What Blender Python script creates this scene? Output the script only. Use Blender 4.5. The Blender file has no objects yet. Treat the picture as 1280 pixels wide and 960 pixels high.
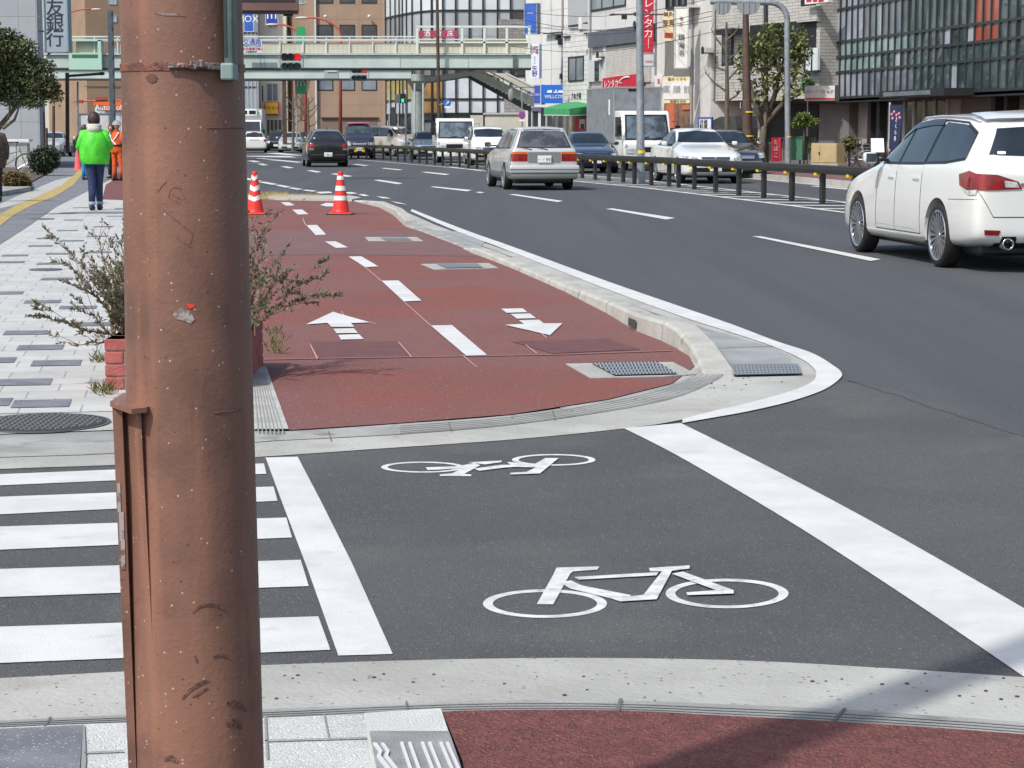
import bpy, bmesh, math, random
from mathutils import Vector, Matrix
from mathutils.bvhtree import BVHTree
R = math.radians
random.seed(7)
SC = bpy.context.scene
COL = SC.collection
# ------------------------------------------------------------ camera, world, sun, exposure
F, H, CX, CY, HY = 2600.0, 1.36, 640.0, 480.0, 166.0
TH = math.atan((CY - HY) / F)
cd = bpy.data.cameras.new('camera'); cam = bpy.data.objects.new('camera', cd); COL.objects.link(cam)
cam.location = (0, 0, H); cam.rotation_euler = (R(90) - TH, 0, 0)
cd.sensor_width = 36; cd.lens = F / 1280 * 36; cd.clip_start = .1; cd.clip_end = 3000
SC.camera = cam
SUN_EL = 50; SX, SY = -.67, -.74            # the sun stands behind the camera, to its left
w = bpy.data.worlds.new('World'); SC.world = w; w.use_nodes = True
nt = w.node_tree; bg = nt.nodes['Background']; sk = nt.nodes.new('ShaderNodeTexSky')
sk.sky_type = 'NISHITA'; sk.sun_disc = False; sk.sun_elevation = R(SUN_EL); sk.sun_rotation = math.atan2(SX, SY)
sk.air_density = 1.2; sk.dust_density = 2.5; sk.ozone_density = .8
nt.links.new(sk.outputs[0], bg.inputs[0]); bg.inputs[1].default_value = .15
sd = bpy.data.lights.new('sun', 'SUN'); sd.energy = 3.1; sd.angle = R(1.3); sd.color = (1, .965, .91)
so = bpy.data.objects.new('sun', sd); COL.objects.link(so)
sv = Vector((SX * math.cos(R(SUN_EL)), SY * math.cos(R(SUN_EL)), math.sin(R(SUN_EL))))
so.rotation_euler = sv.to_track_quat('Z', 'Y').to_euler(); so.location = (0, -10, 40)
SC.view_settings.view_transform = 'Standard'; SC.view_settings.look = 'None'
SC.view_settings.exposure = .22; SC.view_settings.gamma = 1; SC.view_settings.use_curve_mapping = False

# ------------------------------------------------------------ pixels of the survey -> places
def ray(px, py):
    u = (px - CX) / F; v = (CY - py) / F
    return Vector((u, math.cos(TH) + v * math.sin(TH), -math.sin(TH) + v * math.cos(TH)))
def G(px, py, z=0.0):
    r = ray(px, py); t = (z - H) / r.z
    return Vector((r.x * t, r.y * t, z))
def P(px, py, d):
    r = ray(px, py); t = d / r.y
    return Vector((r.x * t, d, H + r.z * t))
def X(px, d): return (px - CX) / F * d / math.cos(TH) * 1.0
def lin(c):
    return tuple(((v / 255 / 12.92) if v / 255 <= .04045 else ((v / 255 + .055) / 1.055) ** 2.4) for v in c) + (1,)

# ------------------------------------------------------------ materials
MATS = {}
def mat(name, c, rough=.6, c2=None, sc=4.0, det=4, metal=0, bump=0, bsc=None, speck=None, spsc=90, spth=.12, coat=0, lo=.4, hi=.6, stretch=None, emit=None, spec=.5, trans=0, stain=None, rot=0):
    if name in MATS: return MATS[name]
    m = bpy.data.materials.new(name); m.use_nodes = True; n = m.node_tree.nodes; l = m.node_tree.links
    b = n['Principled BSDF']; b.inputs['Roughness'].default_value = rough; b.inputs['Metallic'].default_value = metal
    b.inputs['Specular IOR Level'].default_value = spec
    b.inputs['Coat Weight'].default_value = coat; b.inputs['Coat Roughness'].default_value = .04
    if trans: b.inputs['Transmission Weight'].default_value = trans
    col = lin(c); out = None
    tc = n.new('ShaderNodeTexCoord'); vec = tc.outputs['Object']
    if stretch:
        mp = n.new('ShaderNodeMapping'); mp.inputs['Scale'].default_value = stretch; mp.vector_type = 'POINT'; mp.inputs['Rotation'].default_value = (0, 0, R(rot)); l.new(vec, mp.inputs[0]); vec = mp.outputs[0]
    if c2:
        t = n.new('ShaderNodeTexNoise'); t.inputs['Scale'].default_value = sc; t.inputs['Detail'].default_value = det; t.inputs['Roughness'].default_value = .6; l.new(vec, t.inputs['Vector'])
        r = n.new('ShaderNodeValToRGB'); r.color_ramp.elements[0].position = lo; r.color_ramp.elements[1].position = hi
        r.color_ramp.elements[0].color = col; r.color_ramp.elements[1].color = lin(c2); l.new(t.outputs[0], r.inputs[0]); out = r.outputs[0]
    if stain:   # (colour, scale, threshold)
        t = n.new('ShaderNodeTexNoise'); t.inputs['Scale'].default_value = stain[1]; t.inputs['Detail'].default_value = 6; l.new(vec, t.inputs['Vector'])
        r = n.new('ShaderNodeValToRGB'); r.color_ramp.elements[0].position = stain[2]; r.color_ramp.elements[1].position = stain[2] + .12
        r.color_ramp.elements[0].color = (0, 0, 0, 1); r.color_ramp.elements[1].color = (stain[3],) * 3 + (1,); l.new(t.outputs[0], r.inputs[0])
        mx = n.new('ShaderNodeMixRGB'); l.new(r.outputs[0], mx.inputs[0])
        if out: l.new(out, mx.inputs[1])
        else: mx.inputs[1].default_value = col
        mx.inputs[2].default_value = lin(stain[0]); out = mx.outputs[0]
    if speck:
        for k, (sc_, cc) in enumerate(speck):
            v = n.new('ShaderNodeTexVoronoi'); v.inputs['Scale'].default_value = sc_; l.new(tc.outputs['Object'], v.inputs['Vector'])
            s = n.new('ShaderNodeSeparateColor'); l.new(v.outputs['Color'], s.inputs[0])
            g = n.new('ShaderNodeMath'); g.operation = 'LESS_THAN'; l.new(s.outputs[0], g.inputs[0]); g.inputs[1].default_value = spth
            q = n.new('ShaderNodeMath'); q.operation = 'LESS_THAN'; l.new(v.outputs['Distance'], q.inputs[0]); q.inputs[1].default_value = .38
            a = n.new('ShaderNodeMath'); a.operation = 'MULTIPLY'; l.new(g.outputs[0], a.inputs[0]); l.new(q.outputs[0], a.inputs[1])
            mx = n.new('ShaderNodeMixRGB'); l.new(a.outputs[0], mx.inputs[0])
            if out: l.new(out, mx.inputs[1])
            else: mx.inputs[1].default_value = col
            mx.inputs[2].default_value = lin(cc); out = mx.outputs[0]
    if out: l.new(out, b.inputs['Base Color'])
    else: b.inputs['Base Color'].default_value = col
    if bump:
        t = n.new('ShaderNodeTexNoise'); t.inputs['Scale'].default_value = bsc or sc * 4; t.inputs['Detail'].default_value = 5; l.new(tc.outputs['Object'], t.inputs['Vector'])
        bm = n.new('ShaderNodeBump'); bm.inputs['Strength'].default_value = bump; bm.inputs['Distance'].default_value = .02; l.new(t.outputs[0], bm.inputs['Height']); l.new(bm.outputs[0], b.inputs['Normal'])
    if emit: b.inputs['Emission Color'].default_value = lin(emit[0]); b.inputs['Emission Strength'].default_value = emit[1]
    MATS[name] = m; return m
def brickmat(name, c, c2, mortar, bw, bh, ms=.01, rough=.8, off=.5, stretch=(1, 1, 1), axes='xz', bump=.3):
    """brick / tile / siding pattern over world metres; axes picks the plane"""
    if name in MATS: return MATS[name]
    m = bpy.data.materials.new(name); m.use_nodes = True; n = m.node_tree.nodes; l = m.node_tree.links
    b = n['Principled BSDF']; b.inputs['Roughness'].default_value = rough
    tc = n.new('ShaderNodeTexCoord'); sp = n.new('ShaderNodeSeparateXYZ'); l.new(tc.outputs['Object'], sp.inputs[0])
    cb = n.new('ShaderNodeCombineXYZ')
    if axes == 'xz':
        a = n.new('ShaderNodeMath'); a.operation = 'ADD'; l.new(sp.outputs[0], a.inputs[0]); l.new(sp.outputs[1], a.inputs[1])
        l.new(a.outputs[0], cb.inputs[0]); l.new(sp.outputs[2], cb.inputs[1])
    else:
        mp = n.new('ShaderNodeMapping'); mp.inputs['Rotation'].default_value = (0, 0, -R(9.3)); l.new(tc.outputs['Object'], mp.inputs[0])
        l.new(mp.outputs[0], cb.inputs[0])
    t = n.new('ShaderNodeTexBrick'); t.inputs['Scale'].default_value = 1; t.inputs['Brick Width'].default_value = bw; t.inputs['Row Height'].default_value = bh
    t.inputs['Mortar Size'].default_value = ms; t.inputs['Mortar Smooth'].default_value = .2; t.offset = off
    t.inputs['Color1'].default_value = lin(c); t.inputs['Color2'].default_value = lin(c2); t.inputs['Mortar'].default_value = lin(mortar)
    l.new(cb.outputs[0] if axes == 'xz' else mp.outputs[0], t.inputs['Vector'])
    ns = n.new('ShaderNodeTexNoise'); ns.inputs['Scale'].default_value = 2.2; ns.inputs['Detail'].default_value = 8; ns.inputs['Roughness'].default_value = .7; l.new(tc.outputs['Object'], ns.inputs['Vector'])
    r = n.new('ShaderNodeValToRGB'); r.color_ramp.elements[0].position = .3; r.color_ramp.elements[1].position = .6
    r.color_ramp.elements[0].color = (.78, .78, .78, 1); r.color_ramp.elements[1].color = (1, 1, 1, 1); l.new(ns.outputs[0], r.inputs[0])
    mx = n.new('ShaderNodeMixRGB'); mx.blend_type = 'MULTIPLY'; mx.inputs[0].default_value = 1; l.new(t.outputs[0], mx.inputs[1]); l.new(r.outputs[0], mx.inputs[2])
    l.new(mx.outputs[0], b.inputs['Base Color'])
    if bump:
        bm = n.new('ShaderNodeBump'); bm.invert = True; bm.inputs['Strength'].default_value = bump; bm.inputs['Distance'].default_value = .01; l.new(t.outputs['Fac'], bm.inputs['Height']); l.new(bm.outputs[0], b.inputs['Normal'])
    MATS[name] = m; return m

# ------------------------------------------------------------ mesh building
WM = {}
def wm(o): return WM.get(o.name, Matrix.Identity(4)) if o else Matrix.Identity(4)
class MB:
    def __init__(s): s.v = []; s.f = []; s.M = Matrix.Identity(4)
    def add(s, vs, fs):
        k = len(s.v); s.v += [s.M @ Vector(v) for v in vs]; s.f += [tuple(i + k for i in f) for f in fs]; return s
    def box(s, lo, hi, mtx=None):
        a, b = Vector(lo), Vector(hi)
        vs = [Vector((x, y, z)) for z in (a.z, b.z) for y in (a.y, b.y) for x in (a.x, b.x)]
        if mtx: vs = [mtx @ v for v in vs]
        return s.add(vs, [(0, 2, 3, 1), (4, 5, 7, 6), (0, 1, 5, 4), (2, 6, 7, 3), (0, 4, 6, 2), (1, 3, 7, 5)])
    def bbox(s, lo, hi, bev=.02, seg=2, mtx=None):
        bm = bmesh.new(); bmesh.ops.create_cube(bm, size=1)
        a, b = Vector(lo), Vector(hi); c = (a + b) / 2; d = b - a
        for v in bm.verts: v.co = Vector((v.co.x * d.x, v.co.y * d.y, v.co.z * d.z)) + c
        bmesh.ops.bevel(bm, geom=bm.edges[:], offset=bev, segments=seg, affect='EDGES', profile=.5)
        vs = [(mtx @ v.co if mtx else v.co.copy()) for v in bm.verts]; bm.verts.index_update()
        fs = [tuple(v.index for v in f.verts) for f in bm.faces]; bm.free(); return s.add(vs, fs)
    def quad(s, a, b, c, d): return s.add([a, b, c, d], [(0, 1, 2, 3)])
    def poly(s, pts, h=0):
        """flat polygon, with thickness h going down"""
        bm = bmesh.new(); vs = [bm.verts.new(p) for p in pts]; f = bm.faces.new(vs); f.normal_update()
        if f.normal.z < 0: f.normal_flip()
        if h:
            e = bmesh.ops.extrude_face_region(bm, geom=[f]); vv = [g for g in e['geom'] if isinstance(g, bmesh.types.BMVert)]
            bmesh.ops.translate(bm, verts=vv, vec=(0, 0, -h))
            bmesh.ops.recalc_face_normals(bm, faces=bm.faces[:])
        bmesh.ops.triangulate(bm, faces=bm.faces[:], ngon_method='EAR_CLIP')
        bm.verts.index_update(); vs = [v.co.copy() for v in bm.verts]; fs = [tuple(v.index for v in q.verts) for q in bm.faces]; bm.free(); return s.add(vs, fs)
    def tube(s, pts, r, n=10, cap=True):
        pts = [Vector(p) for p in pts]; rr = r if isinstance(r, (list, tuple)) else [r] * len(pts)
        vs = []; fs = []; up = None
        for i, p in enumerate(pts):
            t = (pts[min(i + 1, len(pts) - 1)] - pts[max(i - 1, 0)]).normalized()
            if up is None: up = Vector((0, 0, 1)) if abs(t.z) < .9 else Vector((0, 1, 0))
            a = (up - t * up.dot(t)).normalized(); up = a; b = t.cross(a)
            vs += [p + (a * math.cos(2 * math.pi * k / n) + b * math.sin(2 * math.pi * k / n)) * rr[i] for k in range(n)]
        for i in range(len(pts) - 1):
            for k in range(n): fs.append((i * n + k, i * n + (k + 1) % n, (i + 1) * n + (k + 1) % n, (i + 1) * n + k))
        if cap: fs.append(tuple(range(n))[::-1]); fs.append(tuple((len(pts) - 1) * n + k for k in range(n)))
        return s.add(vs, fs)
    def lathe(s, prof, mtx=None, n=24, close=True):
        """prof: (radius, height) pairs about Z"""
        vs = []; fs = []
        for r, z in prof: vs += [Vector((r * math.cos(2 * math.pi * k / n), r * math.sin(2 * math.pi * k / n), z)) for k in range(n)]
        for i in range(len(prof) - 1):
            for k in range(n): fs.append((i * n + k, i * n + (k + 1) % n, (i + 1) * n + (k + 1) % n, (i + 1) * n + k))
        if close: fs.append(tuple(range(n))[::-1]); fs.append(tuple((len(prof) - 1) * n + k for k in range(n)))
        if mtx: vs = [mtx @ v for v in vs]
        return s.add(vs, fs)
    def ball(s, c, r, n=12, m=8):
        c = Vector(c); r = Vector(r) if not isinstance(r, (int, float)) else Vector((r, r, r)); pr = []
        mt = Matrix.Translation(c) @ Matrix.Diagonal((r.x, r.y, r.z, 1))
        return s.lathe([(math.sin(math.pi * i / m) + 1e-4, -math.cos(math.pi * i / m)) for i in range(m + 1)], mt, n)
    def prism(s, poly, a, b, fr):
        """2-D polygon swept from depth a to b; fr(u, v, w) -> point"""
        n = len(poly); vs = [fr(u, v, a) for u, v in poly] + [fr(u, v, b) for u, v in poly]
        return s.add(vs, [tuple(range(n)), tuple(range(2 * n - 1, n - 1, -1))] + [(i, (i + 1) % n, n + (i + 1) % n, n + i) for i in range(n)])
    def build(s, name, m, parent=None, smooth=False, loc=None, local=False, auto=None):
        me = bpy.data.meshes.new(name)
        inv = wm(parent).inverted() if (parent and not local) else Matrix.Identity(4)
        off = Vector(loc) if loc is not None else Vector((0, 0, 0))
        me.from_pydata([inv @ v - off for v in s.v], [], s.f)
        bm = bmesh.new(); bm.from_mesh(me); bmesh.ops.recalc_face_normals(bm, faces=bm.faces[:]) if not getattr(s, 'flat', False) else None
        if auto:
            for e in bm.edges:
                if len(e.link_faces) == 2 and e.calc_face_angle(0) > R(auto): e.smooth = False
        bm.to_mesh(me); bm.free()
        if smooth or auto:
            for p in me.polygons: p.use_smooth = True
        me.materials.append(m)
        o = bpy.data.objects.new(name, me); COL.objects.link(o); o.location = off
        if parent: o.parent = parent; WM[o.name] = wm(parent) @ Matrix.Translation(off)
        else: WM[o.name] = Matrix.Translation(off)
        return o
def tag(o, label=None, cat=None, group=None, kind=None):
    if label: o['label'] = label
    if cat: o['category'] = cat
    if group: o['group'] = group
    if kind: o['kind'] = kind
    return o
def thing(name, label, cat, loc=(0, 0, 0), rz=0, group=None):
    o = bpy.data.objects.new(name, None); COL.objects.link(o); o.location = loc; o.rotation_euler = (0, 0, rz); o.empty_display_size = .2
    WM[o.name] = Matrix.Translation(loc) @ Matrix.Rotation(rz, 4, 'Z'); return tag(o, label, cat, group)
def struct(name, mb, m, label=None):
    mb.flat = True
    return tag(mb.build(name, m), kind='structure', label=label)
def copy_tree(o, parent=None):
    c = o.copy(); COL.objects.link(c); c.parent = parent
    for ch in o.children: copy_tree(ch, c)
    return c
def text(s, size, m, parent, mtx, name='lettering', align='CENTER', ext=.004, sx=1, space=1, line=1):
    c = bpy.data.curves.new('t', 'FONT'); c.body = s; c.size = size; c.align_x = align; c.align_y = 'CENTER'; c.extrude = ext; c.space_character = space; c.space_line = line; c.resolution_u = 3
    o = bpy.data.objects.new('t', c); COL.objects.link(o); dg = bpy.context.evaluated_depsgraph_get()
    me = bpy.data.meshes.new_from_object(o.evaluated_get(dg)); me.name = name
    bpy.data.objects.remove(o); me.transform((wm(parent).inverted() if parent else Matrix.Identity(4)) @ mtx @ Matrix.Diagonal((sx, 1, 1, 1)))
    me.materials.clear(); me.materials.append(m); q = bpy.data.objects.new(name, me); COL.objects.link(q)
    if parent: q.parent = parent
    return q
def frame(origin, right, normal):
    r = Vector(right).normalized(); n = Vector(normal).normalized(); u = n.cross(r)
    return Matrix(((r.x, u.x, n.x, origin[0]), (r.y, u.y, n.y, origin[1]), (r.z, u.z, n.z, origin[2]), (0, 0, 0, 1)))

# palette
WHITEP = mat('white_road_paint', (206, 206, 203), .7, (194, 194, 191), 3, 10, stain=((170, 170, 169), 7, .6, .4), bump=.2, bsc=150)
CONC = mat('pale_concrete', (174, 173, 167), .85, (156, 155, 149), 1.3, 10, bump=.25, bsc=60, speck=[(70, (120, 118, 112))], spth=.05, stain=((150, 144, 134), 3.5, .56, .5))
KERB = mat('kerb_concrete', (160, 160, 155), .85, (138, 138, 134), 2.4, 8, bump=.3, bsc=80, stain=((96, 96, 92), 5, .58, .7))
DKM = mat('dark_gap', (30, 30, 30), .9)
GREYP = mat('grey_paver', (118, 120, 126), .85, (102, 104, 110), 5, 6, speck=[(140, (165, 165, 168))], spth=.14, bump=.25, bsc=120)
BLACK = mat('black_plastic', (22, 22, 24), .5)
CHROME = mat('chrome', (200, 202, 205), .18, metal=1)
RUBBER = mat('rubber', (26, 26, 27), .75, bump=.1, bsc=60)
WHITES = mat('white_signboard', (226, 226, 224), .5, (210, 210, 208), 2, 5)
INK = mat('dark_lettering', (35, 38, 48), .5)
WINK = mat('white_lettering', (232, 232, 232), .5)
REDP = mat('red_signboard', (196, 34, 56), .5, (178, 30, 50), 2, 4)
BLUEP = mat('blue_signboard', (48, 96, 188), .5, (44, 88, 176), 2, 4)
YELP = mat('yellow_plastic', (226, 196, 24), .5)
GALV = mat('galvanised_steel', (150, 158, 164), .5, (128, 136, 142), 6, 6, metal=.25)
BROWNM = mat('dark_brown_paint', (84, 66, 58), .55, (66, 52, 46), 4, 5)
# ------------------------------------------------------------ ground, streets, pavements
def gp(name, pts, z, m, label=None, h=0):
    return struct(name, MB().poly([G(x, y, 0).to_2d().to_3d() + Vector((0, 0, z)) for x, y in pts], h), m, label)
def multi(name, polys, z, m):
    mb = MB()
    for p in polys: mb.poly([G(x, y, 0) + Vector((0, 0, z)) for x, y in p])
    return struct(name, mb, m)
ASPH = mat('asphalt_main', (75, 77, 81), .85, (69, 71, 75), .9, 10, bump=.5, bsc=160, speck=[(130, (116, 117, 120)), (90, (64, 65, 68))], spth=.1, stain=((80, 82, 84), .5, .5, .6), stretch=(1.6, .06, 1), rot=-9.3)
ASPH2 = mat('asphalt_side', (88, 88, 88), .88, (80, 80, 81), .9, 12, bump=.7, bsc=190, speck=[(150, (122, 121, 120)), (110, (60, 60, 62)), (75, (112, 112, 112))], spth=.09, stain=((98, 98, 96), 1.4, .55, .6))
struct('road', MB().quad((-500, -60, 0), (500, -60, 0), (500, 900, 0), (-500, 900, 0)), ASPH)
gp('side_street', [(-900, 600), (0, 588), (785, 536), (860, 528), (1000, 500), (1050, 476), (1120, 488), (1200, 512), (1280, 545), (1900, 700), (2400, 900), (1280, 860), (-900, 900)], .003, ASPH2)
def sm(p, n):
    out = []
    for i in range(len(p) - 1):
        a, b, c, d = p[max(i - 1, 0)], p[i], p[i + 1], p[min(i + 2, len(p) - 1)]
        for k in range(n):
            t = k / n; out.append(tuple(.5 * (2 * b[j] + (c[j] - a[j]) * t + (2 * a[j] - 5 * b[j] + 4 * c[j] - d[j]) * t * t + (3 * b[j] - a[j] - 3 * c[j] + d[j]) * t ** 3) for j in (0, 1)))
    return out + [p[-1]]
# near side: concrete gutter, kerb with grooves, footway, red cycle track
top = [(-300, 868), (0, 851), (320, 835), (640, 826), (900, 828), (1100, 838), (1280, 850), (1500, 868)]
kt = [(-300, 922), (0, 907), (150, 900), (330, 893), (500, 885), (640, 881), (780, 882), (900, 886), (1050, 893), (1280, 909), (1500, 930)]
kb = [(-300, 934), (0, 918), (150, 912), (330, 906), (500, 899), (640, 896), (780, 897), (900, 903), (1050, 911), (1280, 927), (1500, 950)]
top, kt, kb = sm(top, 4), sm(kt, 4), sm(kb, 4)
gp('gutter', top + kt[::-1], .007, CONC)
gp('kerb', kt + kb[::-1], .012, KERB)
# grooves along the kerb and its joints
mb = MB()
for f in (.3, .5, .7):
    a = [(p[0], p[1] + (q[1] - p[1]) * f) for p, q in zip(kt, kb)]
    mb.poly([G(x, y) + Vector((0, 0, .0145)) for x, y in a] + [G(x, y + 1.1) + Vector((0, 0, .0145)) for x, y in a[::-1]])
struct('kerb_grooves', mb, mat('groove', (138, 138, 134), .9))
multi('kerb_joints', [[(774, 881), (779, 881), (774, 897), (769, 897)], [(1054, 893), (1059, 893), (1042, 911), (1037, 911)], [(507, 884), (509, 884), (511, 899), (508, 899)], [(62, 904), (65, 904), (58, 916), (55, 916)]], .016, mat('joint', (98, 98, 94), .9))
PAVE = brickmat('white_paving', (190, 190, 186), (182, 182, 178), (150, 150, 147), .3, .3, .005, axes='xy', bump=.5)
near = [(-900, 965)] + [p for p in kb if p[0] < 440] + [(456, 901.6), (500, 1030), (560, 1200), (-900, 1200)]
def nearz(pts, z, name, m): return gp(name, pts, z, m)
nearz(near, .016, 'footway', mat('granular_white_paving', (200, 200, 196), .85, (186, 186, 182), 2, 6, bump=.5, bsc=170, speck=[(160, (150, 150, 146)), (120, (222, 222, 220))], spth=.16))
multi('paving_joints', [[(330, 936), (460, 932), (460, 933.6), (330, 937.6)], [(404, 903), (406, 903), (412, 933), (410, 933)], [(104, 917), (106, 917), (108, 960), (98, 1100), (96, 1100), (102, 960)], [(106, 951), (155, 949), (155, 950.6), (106, 952.6)], [(330, 906), (333, 906), (336, 960), (333, 960)]], .0205, mat('fine_joint', (138, 138, 134), .9))
gp('grey_paving', [(-400, 940), (0, 922), (104, 917), (101, 960), (92, 1100), (-500, 1100)], .021, GREYP)
gp('tactile_slab_base', [(455, 902), (551, 896), (572, 960), (610, 1080), (490, 1080), (463, 960)], .021, mat('slab_white', (205, 205, 200), .8, (190, 190, 186), 4, 6, bump=.4, bsc=150))
gp('tactile_slab', [(462, 927), (561, 927), (573, 962), (612, 1090), (497, 1090), (468, 962)], .025, mat('slab_grey', (146, 148, 148), .8, (130, 132, 132), 6, 6, bump=.4, bsc=150))
mb = MB()
for a, b in ((500, 504), (510, 514), (526, 530), (535, 539), (549, 553), (557, 561)):
    k = (a - 500) * .02
    mb.poly([G(x, y, .03) for x, y in ((a, 927), (b, 927), (b + 12 + k * 3, 962), (b + 60, 1090), (a + 60, 1090), (a + 12 + k * 3, 962))], .006)
mb.poly([G(x, y, .03) for x, y in ((466, 928), (471, 928), (478, 938), (476, 944), (490, 962), (485, 962), (471, 944), (474, 938))], .006)
mb.poly([G(x, y, .03) for x, y in ((476, 928), (480, 928), (487, 938), (485, 944), (499, 962), (494, 962), (480, 944), (483, 938))], .006)
struct('tactile_ridges', mb, mat('ridge_white', (200, 200, 198), .7))
REDN = mat('red_asphalt_near', (124, 70, 63), .85, (104, 57, 53), 26, 8, bump=1.0, bsc=95, speck=[(130, (66, 40, 40)), (110, (132, 82, 76)), (190, (146, 106, 98))], spth=.14)
gp('cycle_track_near', [(553, 898.5)] + [p for p in kb if p[0] > 556] + [(1900, 1250), (640, 1250), (578, 960)], .017, REDN)

# far side of the side street
gtop = [(-300, 556), (0, 545), (140, 540), (320, 541), (365, 541), (500, 532), (640, 521), (760, 502), (840, 482), (868, 466), (875, 455)]
gbot = [(-300, 602), (0, 588), (140, 583), (320, 573), (480, 562), (640, 551), (781, 537), (853, 526), (939, 505), (991, 490), (1015, 479), (1020, 469), (1015, 460), (997, 448), (956, 431), (915, 417.5), (846, 395), (757, 362), (640, 316)]
gbot = sm(gbot, 4); gtop0 = gtop; gtop = sm(gtop, 4)
gp('gutter', gbot + [(600, 302), (545, 282), (500, 262), (440, 250), (455, 253), (500, 272), (527, 290), (560, 303), (600, 322), (640, 337), (705, 366), (757, 393), (795, 416), (826, 428), (860, 445)] + gtop[::-1], .006, CONC)
gp('gutter', [(700, 440), (862, 438), (888, 462), (860, 492), (700, 512)], .008, CONC)
# kerb strip between gutter and track, with fan of grooves round the corner
ko = sm([(-300, 585), (0, 574), (140, 569), (320, 555), (365, 552), (500, 545), (640, 533), (760, 516), (840, 500), (885, 482), (906, 468), (905, 452)], 4)
gp('kerb', gtop + ko[::-1], .0088, KERB)
mb = MB()
for f in (.2, .38, .56, .74, .9):
    a = [(p[0] + (q[0] - p[0]) * f, p[1] + (q[1] - p[1]) * f) for p, q in zip(gtop[20:], ko[20:])]
    b = [(x - .1, y + .6) for x, y in a]
    mb.poly([G(x, y, 0) + Vector((0, 0, .0105)) for x, y in a] + [G(x, y, 0) + Vector((0, 0, .0105)) for x, y in b[::-1]])
struct('kerb_grooves', mb, mat('groove2', (136, 135, 130), .9))
mb = MB()
for x, y in ((160, 541), (310, 541), (410, 539), (560, 527), (690, 513)):
    mb.poly([G(x, y, .0115), G(x + 1.2, y, .0115), G(x + 4.6, y + 12, .0115), G(x + 3.4, y + 12, .0115)])
struct('kerb_joints', mb, MATS['joint'])
RED = mat('red_asphalt', (128, 72, 62), .85, (118, 74, 66), 1.1, 8, bump=.6, bsc=110, speck=[(70, (100, 62, 58)), (45, (150, 104, 98))], spth=.08, stain=((120, 82, 78), .5, .42, .75))
redp = [(362, 541), (316, 462), (262, 340), (236, 272), (228, 249), (345, 249), (440, 252), (482, 262), (508, 284), (548, 298), (586, 314), (640, 337), (705, 366), (757, 393), (795, 416), (826, 428), (860, 445), (868, 460), (840, 482), (760, 502), (640, 521), (500, 532)]
gp('cycle_track', redp, .013, RED)
# darker patches where old arrows were blacked out and where ramp meets
multi('old_marking_patches', [[(386, 430), (500, 430), (517, 449), (400, 452)], [(640, 430), (760, 426), (800, 440), (690, 445)]], .0165, mat('patched_asphalt', (98, 64, 64), .85, (108, 68, 66), 6, 6, bump=.5, bsc=110))
multi('track_joint', [[(330, 452.2), (700, 446), (840, 441), (840, 442), (700, 447), (330, 453.2)], [(386, 432), (388, 432), (399, 452), (397, 452)], [(497, 431), (499, 431), (516, 449.5), (514, 449.5)]], .0175, mat('chalky', (142, 100, 94), .9))
gp('greyish_track_band', [(228, 290), (430, 288), (520, 290), (545, 300), (600, 322), (420, 320), (238, 321)], .0155, mat('grey_red_asphalt', (118, 86, 84), .85, (110, 80, 78), 3, 6, bump=.5, bsc=110))
# white corner and sloped slab beside the planter
gp('ribbed_slab', [(314, 462), (333, 462), (361, 541), (318, 541)], .018, mat('ribbed_concrete', (178, 178, 172), .8, (160, 160, 155), 5, 6, bump=.4, bsc=90))
mb = MB()
for k in range(7):
    f0 = .1 + k * .12; mb.poly([G(314 + 19 * f0, 464, .021), G(314 + 19 * (f0 + .03), 464, .021), G(318 + 43 * (f0 + .035), 540, .021), G(318 + 43 * f0, 540, .021)])
struct('slab_ribs', mb, mat('rib', (140, 140, 136), .85))
# footway beyond
gp('footway', [(-900, 640), (-300, 525), (0, 520), (138, 517), (330, 520), (316, 462), (262, 340), (236, 272), (228, 247), (160, 225), (109, 225), (60, 215), (-400, 232), (-1400, 420)], .012, PAVE)
gp('footway_apron', [(-900, 640), (-300, 528), (0, 521), (138, 518), (330, 518), (350, 541), (140, 541), (0, 546), (-300, 557)], .0135, CONC)
gp('grey_footway', [(-600, 520), (0, 307), (37, 283), (71, 259), (109, 240), (140, 224), (157, 208), (150, 198), (70, 196), (-60, 200), (-600, 230)], .016, mat('grey_footway_blocks', (120, 123, 128), .85, (104, 107, 112), 2, 6, bump=.3, bsc=60))
gp('pale_footway_patch', [(0, 256), (22, 246), (70, 226), (100, 219), (96, 226), (60, 243), (20, 257), (0, 262)], .0185, mat('pale_blocks', (176, 176, 170), .85, (160, 160, 156), 3, 6))
gp('tactile_strip', [(-60, 306), (0, 269), (22, 257), (50, 245), (78, 232), (96, 216), (102, 204), (108, 204), (105, 216), (92, 232), (70, 246), (40, 258), (18, 270), (0, 284), (-60, 330)], .021, mat('yellow_tactile', (178, 158, 98), .8, (160, 142, 88), 5, 6, bump=.5, bsc=60))
gp('red_crossing', [(128, 250), (160, 251), (240, 251), (240, 222), (150, 220), (132, 232)], .0185, mat('far_red', (116, 66, 62), .85, (100, 60, 58), 2, 6))
gp('side_kerb', [(-40, 252), (5, 246), (38, 240), (40, 235), (30, 231), (-40, 242)], .12, KERB, h=.12)
gp('planting_bed', [(-60, 262), (4, 243), (30, 234), (52, 222), (66, 215), (60, 206), (-60, 214)], .05, mat('soil', (92, 82, 66), .95, (76, 66, 54), 6, 8, bump=.8, bsc=40), h=.05)
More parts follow.
